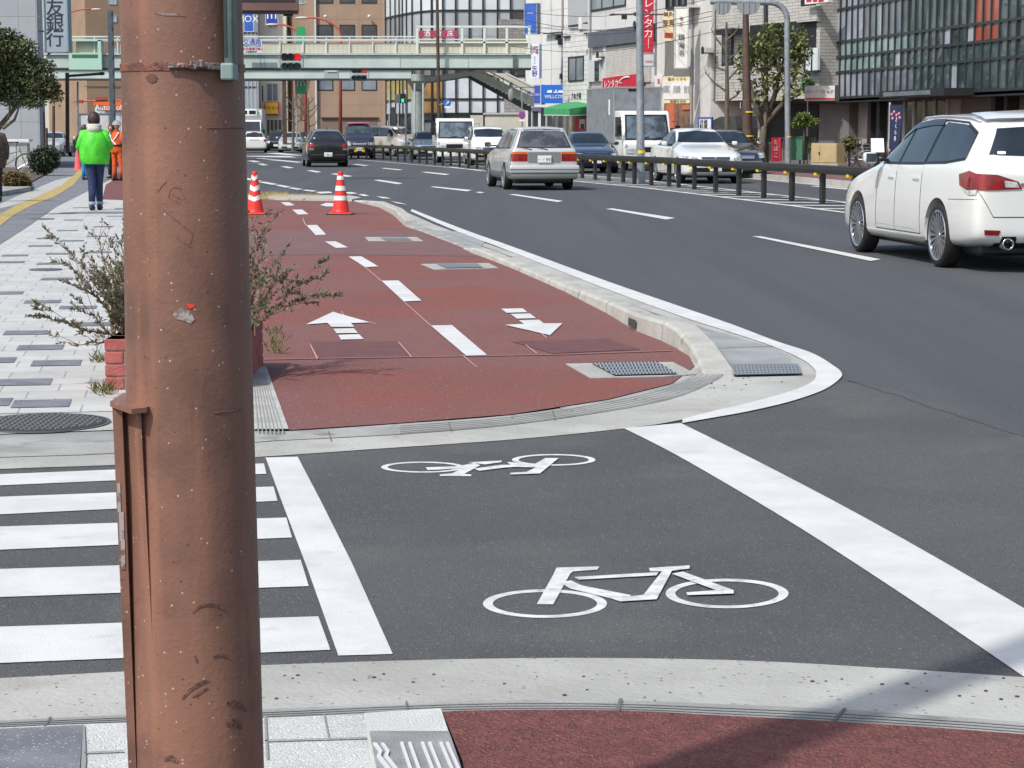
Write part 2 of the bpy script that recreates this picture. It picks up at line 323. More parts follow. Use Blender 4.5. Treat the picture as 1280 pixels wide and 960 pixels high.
# grey paving blocks set in the white footway
mb = MB(); u = Vector((math.cos(R(9.3)), math.sin(R(9.3)), 0)); q = Vector((-u.y, u.x, 0))
for zx, zy in [(138, 704), (82, 633), (188, 569), (135, 517), (85, 468), (260, 384), (142, 365), (20, 336), (190, 289), (170, 238), (35, 233), (197, 205), (50, 211), (135, 179), (160, 154), (240, 162), (225, 128), (325, 147), (345, 115), (245, 93), (385, 80), (227, 70), (270, 52), (-60, 700), (-30, 560), (-70, 420), (300, 440), (330, 200), (400, 165), (410, 55), (330, 36)]:
    c = G(zx / 2.667, 240 + zy / 2.667, .0155)
    a, b = .142, .15 if zy > 350 else .16
    mb.poly([c - u * a - q * b, c + u * a - q * b, c + u * a + q * b, c - u * a + q * b])
struct('grey_paving_blocks', mb, GREYP)
# manholes and gratings
def manhole(px, py, rpx, label):
    c = G(px, py); r = rpx * c.y / F
    t = thing('manhole_cover', label, 'manhole cover', (c.x, c.y, .0135))
    t0 = .0135
    mb = MB().lathe([(r, 0), (r, .006)], Matrix.Translation((c.x, c.y, t0)), 48); mb.build('rim', mat('iron_rim', (86, 86, 88), .7), t)
    mb = MB().lathe([(r * .94, 0), (r * .94, .009)], Matrix.Translation((c.x, c.y, t0)), 48); mb.build('lid', mat('iron_lid', (62, 62, 64), .7, (48, 48, 50), 30, 5, bump=.6, bsc=60), t)
    mb = MB(); n = int(r / .03)
    for i in range(-n, n + 1):
        for j in range(-n, n + 1):
            x, y = i * .03, j * .03
            if x * x + y * y < (r * .86) ** 2:
                if (i + j) % 2: mb.box((c.x + x - .012, c.y + y - .005, t0 + .009), (c.x + x + .012, c.y + y + .005, t0 + .013))
                else: mb.box((c.x + x - .005, c.y + y - .012, t0 + .009), (c.x + x + .005, c.y + y + .012, t0 + .013))
    mb.build('raised_pattern', mat('iron_worn', (104, 104, 106), .6), t)
manhole(52, 533, 86, 'large round dark iron manhole cover beside the kerb at the left of the crossing')
if True:
    c = G(52, 275); mb = MB().lathe([(.2, 0), (.2, .006)], Matrix.Translation((c.x, c.y, .016)), 32); tag(mb.build('manhole_cover', mat('iron_far', (92, 93, 96), .7)), 'small grey manhole cover in the white footway behind the woman in green', 'manhole cover')
    c = G(57, 339); mb = MB().lathe([(.16, 0), (.16, .006)], Matrix.Translation((c.x, c.y, .016)), 32); tag(mb.build('manhole_cover', MATS['iron_far']), 'thin grey access cover in the white footway left of the twiggy shrub', 'manhole cover')
def grating(outer, inner, label, z=.0175, bars=14):
    t = thing('drain_grating', label, 'drain grating', G(*inner[0]))
    MB().poly([G(x, y, 0) + Vector((0, 0, z)) for x, y in outer], .008).build('surround', CONC, t) if outer else None
    pts = [G(x, y, 0) for x, y in inner]; zz = z + .003
    MB().poly([p + Vector((0, 0, zz)) for p in pts]).build('pit', mat('pit_dark', (104, 112, 118), .8), t)
    a, b, c_, d = pts; mb = MB(); zt = Vector((0, 0, zz + .006))
    def strip(p, q_, wv): mb.add([p + zt, q_ + zt, q_ + wv + zt, p + wv + zt], [(0, 1, 2, 3)])
    for k in range(bars + 1):
        f = k / bars * .97; p0 = a.lerp(b, f); p1 = d.lerp(c_, f); strip(p0, p1, (b - a) * (.5 / bars))
    for k in range(5):
        f = k / 4 * .94; p0 = a.lerp(d, f); p1 = b.lerp(c_, f); strip(p0, p1, (d - a) * .07)
    mb.build('bars', mat('grating_steel', (150, 158, 162), .6), t)
grating([(707, 458), (841, 456), (870, 471), (830, 474), (738, 476)], [(740, 459), (822, 457), (846, 472), (768, 474)], 'steel drain grating in a pale slab at the near corner of the red track', z=.017, bars=18)
grating(None, [(914, 460), (998, 459), (1002, 471), (917, 473)], 'steel drain grating in the gutter inside the white corner line', z=.0125, bars=18)
grating([(526, 332), (611, 331), (623, 337), (543, 339)], [(547, 332.6), (596, 332), (603, 337), (558, 338)], 'flat steel cover in a pale frame, middle of the red track edge', z=.018, bars=12)
grating([(456, 298), (521, 298), (529, 303), (461, 303)], [(476, 299), (508, 299), (514, 302.5), (482, 302.5)], 'far thin steel cover in a pale frame on the red track', z=.018, bars=10)
# ---- raised kerb between track and road
def kerbrun(pts, hs, wd, name, m):
    """pts = inner foot line in pixels, hs = heights, wd = width"""
    g = [G(x, y) for x, y in pts]; vs = []; fs = []
    for i, p in enumerate(g):
        t = (g[min(i + 1, len(g) - 1)] - g[max(i - 1, 0)]).normalized(); nr = Vector((-t.y, t.x, 0))
        if nr.x < 0: nr = -nr
        hh = hs[i]; b = min(.02, hh * .3)
        pr = [(0, 0), (.01, hh - b), (b + .01, hh), (wd - b * 1.4, hh), (wd, hh - b * 1.4), (wd + .02, 0)]
        vs += [p + nr * a + Vector((0, 0, z)) for a, z in pr]
    k = 6
    for i in range(len(g) - 1):
        for j in range(k - 1): fs.append((i * k + j, i * k + j + 1, (i + 1) * k + j + 1, (i + 1) * k + j))
    fs += [tuple(range(k)), tuple(range((len(g) - 1) * k, len(g) * k))[::-1]]
    return tag(MB().add(vs, fs).build(name, m, smooth=False), kind='structure')
KB2 = mat('raised_kerb', (178, 177, 170), .85, (162, 160, 152), 4, 8, bump=.4, bsc=70, stain=((90, 88, 80), 6, .62, .8))
kerbrun([(578, 312), (590, 318), (604, 323), (640, 337), (672, 351), (705, 366)], [.02, .075, .075, .06, .06, .062], .17, 'raised_kerb', KB2)
kerbrun([(705.8, 366.4), (730, 379), (756.4, 392.5)], [.066, .085, .10], .16, 'raised_kerb', KB2)
kerbrun([(757.6, 393.2), (795, 416), (826, 428)], [.10, .125, .138], .16, 'raised_kerb', KB2)
kerbrun([(827, 428.5), (842, 436), (860, 447), (872, 461), (878, 470)], [.142, .13, .085, .04, .012], .19, 'raised_kerb', KB2)
kerbrun([(440, 252), (470, 258), (492, 270), (506, 284)], [.03, .09, .12, .10], .18, 'raised_kerb', KB2)
kerbrun([(506.5, 284.5), (530, 292), (560, 304), (586, 314)], [.05, .03, .03, .03], .2, 'raised_kerb', KERB)
# drainage hole in kerb and tar mark
for (a, b, yy, hh) in ((786, 796, 409, .07),):
    p0 = G(786, 411.5); p1 = G(795.5, 416.2); n = Vector((-.06, -.01, 0))
    tag(MB().add([p0 + Vector((-.006, 0, .025)), p1 + Vector((-.006, 0, .025)), p1 + Vector((-.004, 0, .085)), p0 + Vector((-.004, 0, .085))], [(0, 1, 2, 3)]).build('kerb_hole', mat('hole', (66, 62, 54), .9)), kind='structure')
# shadow-free gutter slab joint lines on road side
multi('gutter_joints', [[(895, 437), (965, 434), (965, 434.8), (895, 438)], [(560, 292), (640, 322), (640, 323), (560, 293)], [(700, 350), (760, 372), (850, 404), (900, 420), (850, 405.4), (760, 373.4), (700, 351.2)]], .0125, MATS['groove2'])
multi('gutter_steel_tone', [[(548, 290), (572, 290), (606, 303), (600, 312), (585, 313), (560, 303)], [(870, 408), (905, 419), (958, 434), (985, 446), (990, 457), (905, 458), (880, 425)]], .0108, mat('grey_gutter_concrete', (150, 153, 151), .8, (136, 140, 139), 3, 6))  # greyer, cooler-toned patches laid over the gutter concrete
# ---- painted markings
edge_o = [(440, 243), (480, 250), (515, 262), (560, 280), (600, 295), (640, 309), (757, 352), (846, 383), (915, 407), (970, 428), (1015, 443), (1042, 459), (1052, 468), (1049, 476), (1028, 490), (984, 505), (932, 517), (893, 524), (853, 531)]
edge_i = [(438, 244.4), (478, 251.6), (513, 264.5), (557, 284), (597, 299.5), (640, 316), (757, 362), (846, 395), (915, 417.5), (956, 431), (997, 448), (1015, 460), (1020, 469), (1015, 479), (991, 490), (939, 505), (900, 514), (880, 519), (853, 526)]
gp('edge_line', sm(edge_o[2:], 5) + sm(edge_i[2:], 5)[::-1], .0095, WHITEP)
multi('edge_dashes', [[(488, 252), (500, 254), (509, 256.5), (497, 255)], [(470, 246), (482, 247), (489, 249), (478, 248.5)], [(447, 243.5), (455, 243.3), (462, 245.5), (455, 246)], [(430, 241), (440, 240.6), (447, 242.6), (436, 243)], [(394, 240.5), (412, 240), (416, 242), (400, 242.6)], [(382, 237.6), (396, 239), (391, 240.2), (378, 238.6)], [(366, 235), (380, 237), (372, 237.8), (359, 235.6)], [(350, 231.5), (364, 234), (357, 235), (343, 232)], [(330, 227.5), (348, 230.8), (340, 231.6), (322, 228)], [(308, 222.6), (328, 226.8), (320, 227.6), (300, 223.2)]], .012, WHITEP)
multi('lane_dashes', [[(940, 296), (951, 296), (1101, 325), (1088, 327)], [(757, 261.5), (766, 261), (844, 273), (833, 275)], [(636, 243.6), (643, 243), (704, 251.6), (697, 253)], [(537, 234), (543, 233.4), (590, 238), (584, 239.6)], [(467, 225.6), (474, 225), (504, 229.4), (497, 230.6)], [(413, 217.6), (420, 217), (441, 220.4), (434, 221.4)],
    [(526, 215.4), (533, 215), (563, 218), (556, 219)], [(476, 210.6), (482, 210.2), (504, 212.4), (498, 213)], [(383, 213.4), (390, 213), (402, 215.2), (396, 216)], [(350, 208.4), (357, 208), (368, 210), (361, 210.6)], [(321, 205), (328, 204.6), (336, 206.6), (329, 207)], [(440, 205.6), (446, 205.3), (462, 207), (455, 207.6)], [(594, 240.6), (600, 240), (606, 241), (600, 242)],
    [(1012, 233), (1022, 232.6), (1290, 256), (1280, 258)], [(880, 219), (888, 218.7), (912, 220.6), (904, 221.4)]], .008, WHITEP)
multi('far_lines', [[(319, 198.4), (330, 198), (378, 202.8), (372, 203.6)], [(300, 195.4), (316, 194.6), (360, 195), (372, 197), (340, 196.6)], [(330, 191.6), (350, 191.2), (380, 194.4), (372, 195)], [(308, 201), (318, 200.8), (326, 202.6), (318, 203)]], .008, WHITEP)
# crossing
st = []
for L, Rr in (((595, 609), ((330, 581), (333, 594))), ((623, 645), ((342, 610), (347, 628))), ((660, 689), ((358, 649), (365, 674))), ((713, 748), ((376, 702), (386, 735))), ((785, 830), ((398, 773), (413, 815)))):
    sl = (Rr[0][1] - L[0]) / 345; sl2 = (Rr[1][1] - L[1]) / 350
    st.append([(-500, L[0] - 500 * sl), Rr[0], Rr[1], (-500, L[1] - 500 * sl2)])
multi('crosswalk_stripes', st, .0062, WHITEP)
gp('crossing_edge_bar', [(332, 573.5), (372, 572.5), (400, 626), (440, 706), (491, 820), (423, 822), (384, 712), (352, 628)], .0058, WHITEP)
gp('wide_white_band', sm([(851, 530.5), (922.5, 566), (1004, 608), (1085, 651.5), (1166, 697), (1280, 763), (1420, 846), (1460, 870)], 4) + sm([(1330, 884), (1280, 849), (1166, 771), (1085, 717), (1004, 664.5), (922.5, 615), (841, 568), (780, 537)], 4), .0066, WHITEP)
# bicycle symbols
def Z7(p): return (400 + p[0] / 1.4545, 520 + p[1] / 1.4545)
def ring(cx, cy, rx, ry, tx, ty, n=40):
    o = [(cx + rx * math.cos(2 * math.pi * k / n), cy + ry * math.sin(2 * math.pi * k / n)) for k in range(n)]
    i = [(cx + (rx - tx) * math.cos(2 * math.pi * k / n), cy + (ry - ty) * math.sin(2 * math.pi * k / n)) for k in range(n)]
    return [[o[k], o[(k + 1) % n], i[(k + 1) % n], i[k]] for k in range(n)]
def symbol(parts, z):
    mb = MB(); dz = 0
    for grp in parts:
        dz += .0007
        for p in grp: mb.poly([G(*Z7(q_), 0) + Vector((0, 0, z + dz - .0038)) for q_ in p])
    struct('bicycle_symbol', mb, mat('worn_white_paint', (214, 214, 211), .7, (186, 187, 187), 14, 8, stain=((120, 121, 122), 28, .62, .7), bump=.2, bsc=150))
symbol([ring(409, 344, 113, 26, 18, 5), ring(740, 326, 112, 27, 18, 5),
        [[(430, 279), (508, 277), (504, 283), (460, 286), (455, 290), (424, 346), (394, 346), (424, 292)]],
        [[(436, 306), (456, 303), (476, 312), (566, 330), (548, 342), (530, 336), (455, 318)]],
        [[(462, 297), (615, 288), (612, 294), (470, 302)]],
        [[(598, 281), (672, 276), (672, 282), (640, 286), (612, 338), (546, 342), (540, 336), (588, 330), (622, 287), (600, 287)]],
        [[(640, 292), (660, 288), (752, 322), (752, 328), (668, 331), (666, 326), (720, 322)]]], .008)
symbol([ring(187, 95, 76, 10, 12, 2.2), ring(425, 82, 76, 10.5, 12, 2.2),
        [[(192, 96), (250, 94), (280, 88), (292, 92), (262, 108), (275, 109), (275, 112), (218, 112), (218, 109), (240, 107), (258, 98), (196, 101)]],
        [[(270, 87), (330, 84), (330, 87), (300, 91)]],
        [[(280, 99), (330, 92), (380, 92), (378, 95), (335, 97), (290, 103)]],
        [[(340, 87), (390, 91), (410, 80), (434, 80), (400, 108), (346, 110), (346, 107), (376, 105), (392, 97), (350, 96)]]], .008)
# arrows and dashes on the red track
def Z4(p): return (300 + p[0] / 3.2, 220 + p[1] / 3.2)
A = [[(372, 553), (520, 596), (444, 599), (458, 614), (366, 614), (350, 598), (265, 604)], [(374, 622), (455, 620), (472, 639), (386, 640)], [(393, 647), (476, 644), (496, 664), (404, 666)],
     [(1045, 541), (1130, 539), (1150, 555), (1066, 557)], [(1082, 562), (1160, 560), (1184, 579), (1108, 581)], [(1115, 588), (1195, 585), (1215, 600), (1290, 600), (1240, 648), (1060, 606), (1136, 602)]]
D = [[(763, 609), (848, 607), (988, 728), (905, 731)], [(566, 427), (634, 426), (726, 508), (655, 511)], [(434, 329), (485, 328), (554, 369), (500, 372)], [(339, 268), (382, 267), (433, 292), (384, 294)], [(266, 202), (308, 201), (345, 240), (303, 242)], [(209, 139), (248, 138), (274, 157), (232, 159)], [(163, 109), (198, 109), (219, 121), (184, 123)], [(320, 120), (345, 111), (378, 113), (378, 126), (345, 126)], [(20, 114), (40, 114), (40, 126), (24, 126)]]
multi('track_arrows', [[Z4(p) for p in a] for a in A], .0195, WHITEP)
multi('track_dashes', [[Z4(p) for p in a] for a in D], .0195, WHITEP)
multi('chalk_lines', [[Z4(p) for p in a] for a in [[(890, 730), (894, 730), (950, 778), (946, 778)], [(655, 512), (658, 512), (764, 608), (760, 608)], [(500, 372), (503, 372), (568, 428), (564, 428)], [(249, 174), (252, 174), (266, 204), (263, 204)], [(404, 551), (407, 551), (420, 570), (417, 570)], [(518, 594), (524, 594), (544, 601), (540, 601)], [(280, 686), (283, 686), (312, 745), (308, 745)], [(634, 675), (637, 675), (688, 735), (684, 735)], [(1140, 686), (1144, 686), (1190, 722), (1185, 722)], [(1200, 636), (1204, 636), (1228, 658), (1224, 658)]]], .019, mat('chalk', (190, 160, 154), .9))
# dry grass strip at the head of the track
rg = random.Random(3); mb = MB()
for _ in range(5200):
    px = rg.uniform(236, 440); c = G(px, rg.uniform(245.5, 250)); hh = rg.uniform(.04, .13) * (1.2 if px < 360 else .8 if px < 400 else .5); a = rg.uniform(0, 6.28); l = rg.uniform(.01, .05)
    dx, dy = math.cos(a), math.sin(a)
    mb.add([c + Vector((-dy * .006, dx * .006, 0)), c + Vector((dy * .006, -dx * .006, 0)), c + Vector((dx * l, dy * l, hh))], [(0, 1, 2)])
mb.flat = True; tag(mb.build('dry_grass', mat('straw', (196, 174, 112), .9, (160, 146, 80), 3, 4)), 'low straw coloured grass along the end of the red track', 'grass', kind='stuff')
gp('verge_kerb', [(330, 249), (345, 246.5), (440, 248.4), (452, 250.5), (440, 252.6), (345, 251)], .06, KB2, h=.06)
# median hatching
mb = MB()
def rd(px, d, s): pass
ml = [(560, 208.5), (594, 213), (640, 217.5), (700, 225), (726, 227.5), (800, 234.5), (900, 246.5), (1000, 259), (1055, 266), (1300, 296)]
mr = [(560, 204), (640, 211), (726, 218.5), (800, 225), (900, 236), (1000, 247), (1060, 253.5), (1300, 280)]
def stripe(line, w0, z, mb):
    k = [G(x, y, z) for x, y in line]; 
    for a, b in zip(k, k[1:]):
        n = Vector((1, .16, 0)) * w0; mb.add([a, a + n, b + n, b], [(0, 1, 2, 3)])
stripe(ml, .15, .008, mb); stripe(mr, .13, .008, mb)
def along(line, f):
    g = [G(x, y) for x, y in line]; L = [0]
    for a, b in zip(g, g[1:]): L.append(L[-1] + (b - a).length)
    t = f * L[-1]
    for i in range(len(g) - 1):
        if t <= L[i + 1]: return g[i].lerp(g[i + 1], (t - L[i]) / (L[i + 1] - L[i]))
    return g[-1]
def atY(line, Y):
    g = [G(x, y) for x, y in line]
    for a, b in zip(g, g[1:]):
        if b.y <= Y <= a.y: f = (a.y - Y) / (a.y - b.y); return a.x + (b.x - a.x) * f
    return None
Y = 28.6
while Y < 78:
    a, b = atY(ml, Y), atY(mr, min(Y - .5, 89))
    if a is not None and b is not None: mb.add([(a, Y, .0085), (b, Y - .5, .0085), (b, Y - .12, .0085), (a, Y + .38, .0085)], [(0, 1, 2, 3)])
    Y += 1.75
struct('median_hatching', mb, WHITEP)
stripe_l = [(440, 199), (480, 202.5), (520, 206), (562, 209.5), (600, 213)]
mb = MB(); stripe(stripe_l, .15, .0075, mb); struct('median_line', mb, WHITEP)
# far footway across the road
gp('far_footway', [(640, 196), (760, 206), (850, 214), (940, 221), (1048, 231), (1180, 243), (1290, 252), (2600, 400), (2600, 172), (640, 172)], .14, mat('brick_footway', (122, 84, 78), .85, (106, 78, 74), 1.5, 6), h=.14)
mb = MB()
k = [G(x, y, .0) for x, y in [(640, 197.6), (760, 207.6), (850, 215.8), (940, 223), (1048, 233), (1180, 245.4), (1290, 254.6), (2600, 404)]]
for a, b in zip(k, k[1:]):
    n = Vector((1, .16, 0)) * .22; z = Vector((0, 0, .147)); mb.add([a, b, a + z, b + z, a + n + z, b + n + z], [(0, 1, 3, 2), (2, 3, 5, 4)])
tag(mb.build('far_kerb', CONC), kind='structure')
gp('far_gutter', [(640, 198.2), (760, 208.6), (850, 216.8), (940, 224.2), (1048, 234.4), (1180, 247.2), (1290, 256.6), (1290, 253), (1048, 231), (850, 214), (640, 196)], .006, CONC)

# cracks, sealed joint and small debris on the side street and gutters
rg = random.Random(17); SEAL = mat('sealed_joint', (66, 67, 69), .8)
def wander(a, b, n, amp, w_, z, m, name):
    a, b = G(*a), G(*b); d_ = (b - a).normalized(); nn = Vector((-d_.y, d_.x, 0)); v = []; o = 0
    for k in range(n + 1): o = o * .8 + rg.uniform(-amp, amp); p = a.lerp(b, k / n) + nn * o; h = w_ * rg.uniform(.5, 1.2); v += [p - nn * h + Vector((0, 0, z)), p + nn * h + Vector((0, 0, z))]
    mb = MB(); mb.add(v, [(2 * i, 2 * i + 1, 2 * i + 3, 2 * i + 2) for i in range(n)]); return struct(name, mb, m)
wander((1058, 476), (1290, 549), 40, .012, .008, .0045, SEAL, 'road_joint')
mb = MB()
for _ in range(150):
    if rg.random() < .6: x, y = rg.uniform(640, 990), 0; y = 505 + (x - 640) * -.13 + rg.uniform(-12, 22)
    else: x, y = rg.uniform(-100, 1400), rg.uniform(845, 880)
    c = G(x, y); s_ = rg.uniform(.0015, .005); mb.ball(c + Vector((0, 0, .009)), (s_ * 1.4, s_, s_ * .6), 5, 4)
o = mb.build('grit', mat('grit_dark', (74, 70, 64), .9)); tag(o, 'dark specks of grit scattered on the pale concrete gutters', 'grit', kind='stuff')
# ------------------------------------------------------------ facades
class Fac:
    """a vertical wall through two ground points; pixel coordinates are read on its plane"""
    def __init__(s, pl, dl, pr, dr, parent=None):
        a = P(pl, 166, dl); b = P(pr, 166, dr); s.a = Vector((a.x, a.y, 0)); s.b = Vector((b.x, b.y, 0))
        s.r = (s.b - s.a).normalized(); s.n = Vector((s.r.y, -s.r.x, 0)); s.parent = parent
    def hit(s, px, py, off=0):
        d = ray(px, py); o = Vector((0, 0, H)); t = (s.a + s.n * off - o).dot(s.n) / d.dot(s.n); p = o + d * t
        return (p - s.a).dot(s.r), p.z
    def pt(s, t, z, off=0): return s.a + s.r * t + s.n * off + Vector((0, 0, z))
    def box(s, mb, x0, y0, x1, y1, o0=0, o1=.05):
        o = max(o0, o1) if abs(o1) < 3 else 0
        ym, xm = (y0 + y1) / 2, (x0 + x1) / 2
        t0, t1 = s.hit(x0, ym, o)[0], s.hit(x1, ym, o)[0]; z1, z0 = s.hit(xm, y0, o)[1], s.hit(xm, y1, o)[1]
        return s.rbox(mb, t0, z0, t1, z1, o0, o1)
    def rbox(s, mb, t0, z0, t1, z1, o0, o1):
        v = [s.pt(t, z, o) for o in (o0, o1) for z in (z0, z1) for t in (t0, t1)]
        return mb.add(v, [(0, 2, 3, 1), (4, 5, 7, 6), (0, 1, 5, 4), (2, 6, 7, 3), (0, 4, 6, 2), (1, 3, 7, 5)])
    def poly(s, mb, pts, o0, o1):
        h = [s.hit(x, y, o1) for x, y in pts]; n = len(h)
        return mb.add([s.pt(t, z, o0) for t, z in h] + [s.pt(t, z, o1) for t, z in h], [tuple(range(n)), tuple(range(2 * n - 1, n - 1, -1))] + [(i, (i + 1) % n, n + (i + 1) % n, n + i) for i in range(n)])
    def part(s, name, m, rects, o0=0, o1=.05, parent=None, auto=None):
        if 1 < len(rects) <= 16 and not any(k in name for k in ('joint', 'bars', 'slats', 'holes', 'text', 'display_text', 'emblem', 'letters')):
            return [s.part(name, m, [q], o0, o1, parent, auto) for q in rects][0]
        mb = MB()
        for q in rects: s.box(mb, *q, o0, o1)
        return mb.build(name, m, parent or s.parent, auto=auto)
    def window(s, x0, y0, x1, y1, mg, mf, cols=1, rows=1, fw=.05, off=0, depth=.05, name='window', fname='frame'):
        ym, xm = (y0 + y1) / 2, (x0 + x1) / 2
        t0, t1 = s.hit(x0, ym, off)[0], s.hit(x1, ym, off)[0]; z1, z0 = s.hit(xm, y0, off)[1], s.hit(xm, y1, off)[1]
        mb = MB(); s.rbox(mb, t0, z0, t1, z1, off - .02, off + .012); w_ = mb.build(name, mg, s.parent)
        mb = MB(); e = off + depth
        s.rbox(mb, t0 - fw, z0 - fw, t0, z1 + fw, off - .01, e); s.rbox(mb, t1, z0 - fw, t1 + fw, z1 + fw, off - .01, e)
        s.rbox(mb, t0, z0 - fw, t1, z0, off - .01, e); s.rbox(mb, t0, z1, t1, z1 + fw, off - .01, e)
        for k in range(1, cols): t = t0 + (t1 - t0) * k / cols; s.rbox(mb, t - fw / 2, z0, t + fw / 2, z1, off - .01, e - .01)
        for k in range(1, rows): z = z0 + (z1 - z0) * k / rows; s.rbox(mb, t0, z - fw / 2, t1, z + fw / 2, off - .01, e - .013)
        mb.build(fname, mf, w_); return w_
    def text(s, st, x, y, size, m, parent, off=.06, **k):
        t, z = s.hit(x, y, off)
        return text(st, size, m, parent, frame(s.pt(t, z, off), s.r, s.n), **k)
    def sign(s, x0, y0, x1, y1, m, label, o0=.0, o1=.15, cat='sign', name='shop_sign', mf=None, group=None):
        ym, xm = (y0 + y1) / 2, (x0 + x1) / 2
        t = thing(name, label, cat, s.pt(s.hit(xm, ym)[0], s.hit(xm, y1)[1], o0), 0, group)
        a = s.box(MB(), x0, y0, x1, y1, o0, o1).build('panel', m, t)
        if mf:
            mb = MB(); t0, t1 = s.hit(x0, ym, o1)[0], s.hit(x1, ym, o1)[0]; z1, z0 = s.hit(xm, y0, o1)[1], s.hit(xm, y1, o1)[1]; f = .05
            s.rbox(mb, t0 - f, z0 - f, t0, z1 + f, o0, o1 + .02); s.rbox(mb, t1, z0 - f, t1 + f, z1 + f, o0, o1 + .02); s.rbox(mb, t0, z0 - f, t1, z0, o0, o1 + .02); s.rbox(mb, t0, z1, t1, z1 + f, o0, o1 + .02)
            mb.build('frame', mf, t)
        return t
def px_m(px, d): return px * d / F
BODYSKEW = None
def body(f, name, m, x0, y0, x1, y1, depth, parent, o=0):
    if BODYSKEW:
        a, b = P(x0, 166, f.a.y), P(x1, 166, f.a.y); c, d = P(BODYSKEW[0], 166, BODYSKEW[1]), P(x0, 166, BODYSKEW[1]); h = f.hit(x1, y0)[1]; v = [Vector((p.x, p.y, z)) for z in (0, h) for p in (a, b, c, d)]
        return MB().add(v, [(0, 1, 2, 3), (4, 5, 6, 7), (0, 1, 5, 4), (1, 2, 6, 5), (2, 3, 7, 6), (3, 0, 4, 7)]).build(name, m, parent)
    ym = (y0 + y1) / 2; t0, t1 = f.hit(x0, ym)[0], f.hit(x1, ym)[0]
    mb = MB(); f.rbox(mb, t0, (f.hit(x0, y1)[1] if y1 else 0), t1, f.hit((x0 + x1) / 2, y0)[1], o, -depth); return mb.build(name, m, parent)
GL_D = mat('window_glass_dark', (40, 46, 52), .06, (58, 66, 74), .7, 3, spec=.8)
GL_M = mat('window_glass_grey', (104, 114, 124), .1, (134, 142, 150), .5, 3, spec=.7)
GL_L = mat('window_glass_pale', (176, 188, 196), .12, (204, 212, 216), .35, 3, spec=.6)
FR_D = mat('dark_frame', (36, 38, 42), .5)
FR_L = mat('pale_frame', (190, 194, 196), .5)
GREENB = mat('pale_green_bridge_paint', (190, 204, 199), .55, (178, 193, 187), .8, 6, stain=((150, 160, 146), 1.6, .62, .5))
# ---- far left grey building
t = thing('grey_building', 'plain grey panelled building behind the tree at the left edge', 'building', P(20, 205, 80))
f = Fac(-400, 80, 50, 80, t)
BODYSKEW = (57, 92)
body(f, 'wall', mat('grey_panel_wall', (158, 163, 168), .7, (150, 155, 161), .6, 6, stain=((140, 145, 150), .5, .6, .6)), -400, -200, 50, 0, 14, t)
BODYSKEW = None
f.part('panel_joint', mat('panel_joint', (128, 133, 138), .8), [(-400, y, 50, y + .5) for y in (-60, 20, 100, 152)] + [(x, -190, x + .5, 203) for x in (-150, -50, 22, 44)], 0, .004)
f.part('downpipe', FR_D, [(54.5, 140, 56, 200)], -.3, -.2)
t = thing('bank_sign', 'tall pale blue-grey projecting sign reading in black characters, over the footway', 'sign', P(68, 66, 58)); f = Fac(54, 58, 85, 58, t)
f.part('panel', mat('bank_sign_face', (150, 164, 176), .5, (142, 156, 168), .7, 3), [(55, -90, 82.5, 64.5)], 0, .4)
f.part('frame', mat('sign_edge', (112, 132, 146), .5), [(53.5, -90, 55, 65.5), (82.5, -90, 84, 65.5), (55, 64.5, 82.5, 65.5)], -.02, .43)
for s_, y in (('住', -9.5), ('友', 10.5), ('銀', 30), ('行', 49)): f.text(s_, 68.5, y, .50, INK, t, off=.41)
f.part('bracket', FR_D, [(48, 38, 54, 40), (48, -20, 54, -18)], .1, .2)
# ---- distant blocks behind the bridge at left
t = thing('cream_apartment_block', 'distant cream block with rows of small dark windows, left of the brown one', 'building', P(95, 178, 230)); f = Fac(76, 230, 105, 236, t)
body(f, 'wall', mat('cream_render', (196, 190, 176), .8, (186, 180, 166), .3, 4), 76, -70, 104.5, 0, 12, t)
for y in (-32, -14, 5, 22, 40, 92, 110, 128):
    for x in (84, 88, 92, 96.5): f.window(x, y, x + 2.4, y + 12, GL_D, FR_L, 1, 1, .03, depth=.03)
f.part('pilaster', mat('white_render', (208, 206, 200), .8), [(99.6, -70, 104, 178)], 0, .5)
t = thing('brown_office_block', 'distant tan office block with pale square windows behind the footbridge, left', 'building', P(125, 178, 200)); f = Fac(105, 200, 215, 204, t)
body(f, 'wall', mat('tan_tile', (160, 134, 110), .8, (148, 124, 102), .3, 5), 105, -70, 215, 0, 14, t)
for y in (-30, 0, 22, 62):
    for x in (136, 154, 172, 190): f.window(x, y - 3, x + 9, y + 5, GL_L, FR_L, 2, 1, .04)
f.part('string_course', mat('tan_dark', (128, 106, 88), .8), [(105, y, 215, y + .8) for y in (-12, 48, 84, 108)], 0, .05)
t = thing('shop_with_orange_sign', 'far white shop front under an orange fascia, behind the person in green', 'building', P(135, 178, 175)); f = Fac(117, 175, 176, 175, t)
body(f, 'wall', mat('white_shop_wall', (206, 204, 200), .8), 117, 124, 176, 0, 5, t)
f.part('fascia', mat('orange_fascia', (206, 98, 48), .6), [(117, 124, 176, 132)], 0, .3)
f.part('shutter', FR_L, [(121, 140, 150, 168)], 0, .05)
f.text('Automobile', 141, 134.6, .62, WINK, t, off=.35)
f.part('name_board', mat('orange_board', (196, 86, 44), .6), [(129, 131.4, 156, 138)], 0, .33)
t = thing('site_hoarding', 'white board fence panel on legs behind the person in green', 'board', P(118, 200, 100)); f = Fac(99, 100, 137, 100, t)
f.part('panel', WHITES, [(100.5, 143, 136, 190)], 0, .05); f.part('frame', GALV, [(99, 142, 100.5, 200), (136, 142, 137, 200), (99, 141.5, 137, 143)], -.02, .08)
t = thing('garden_fence', 'dark vertical bar fence across the end of the far footway', 'fence', P(84, 192, 128)); f = Fac(74, 128, 150, 128, t)
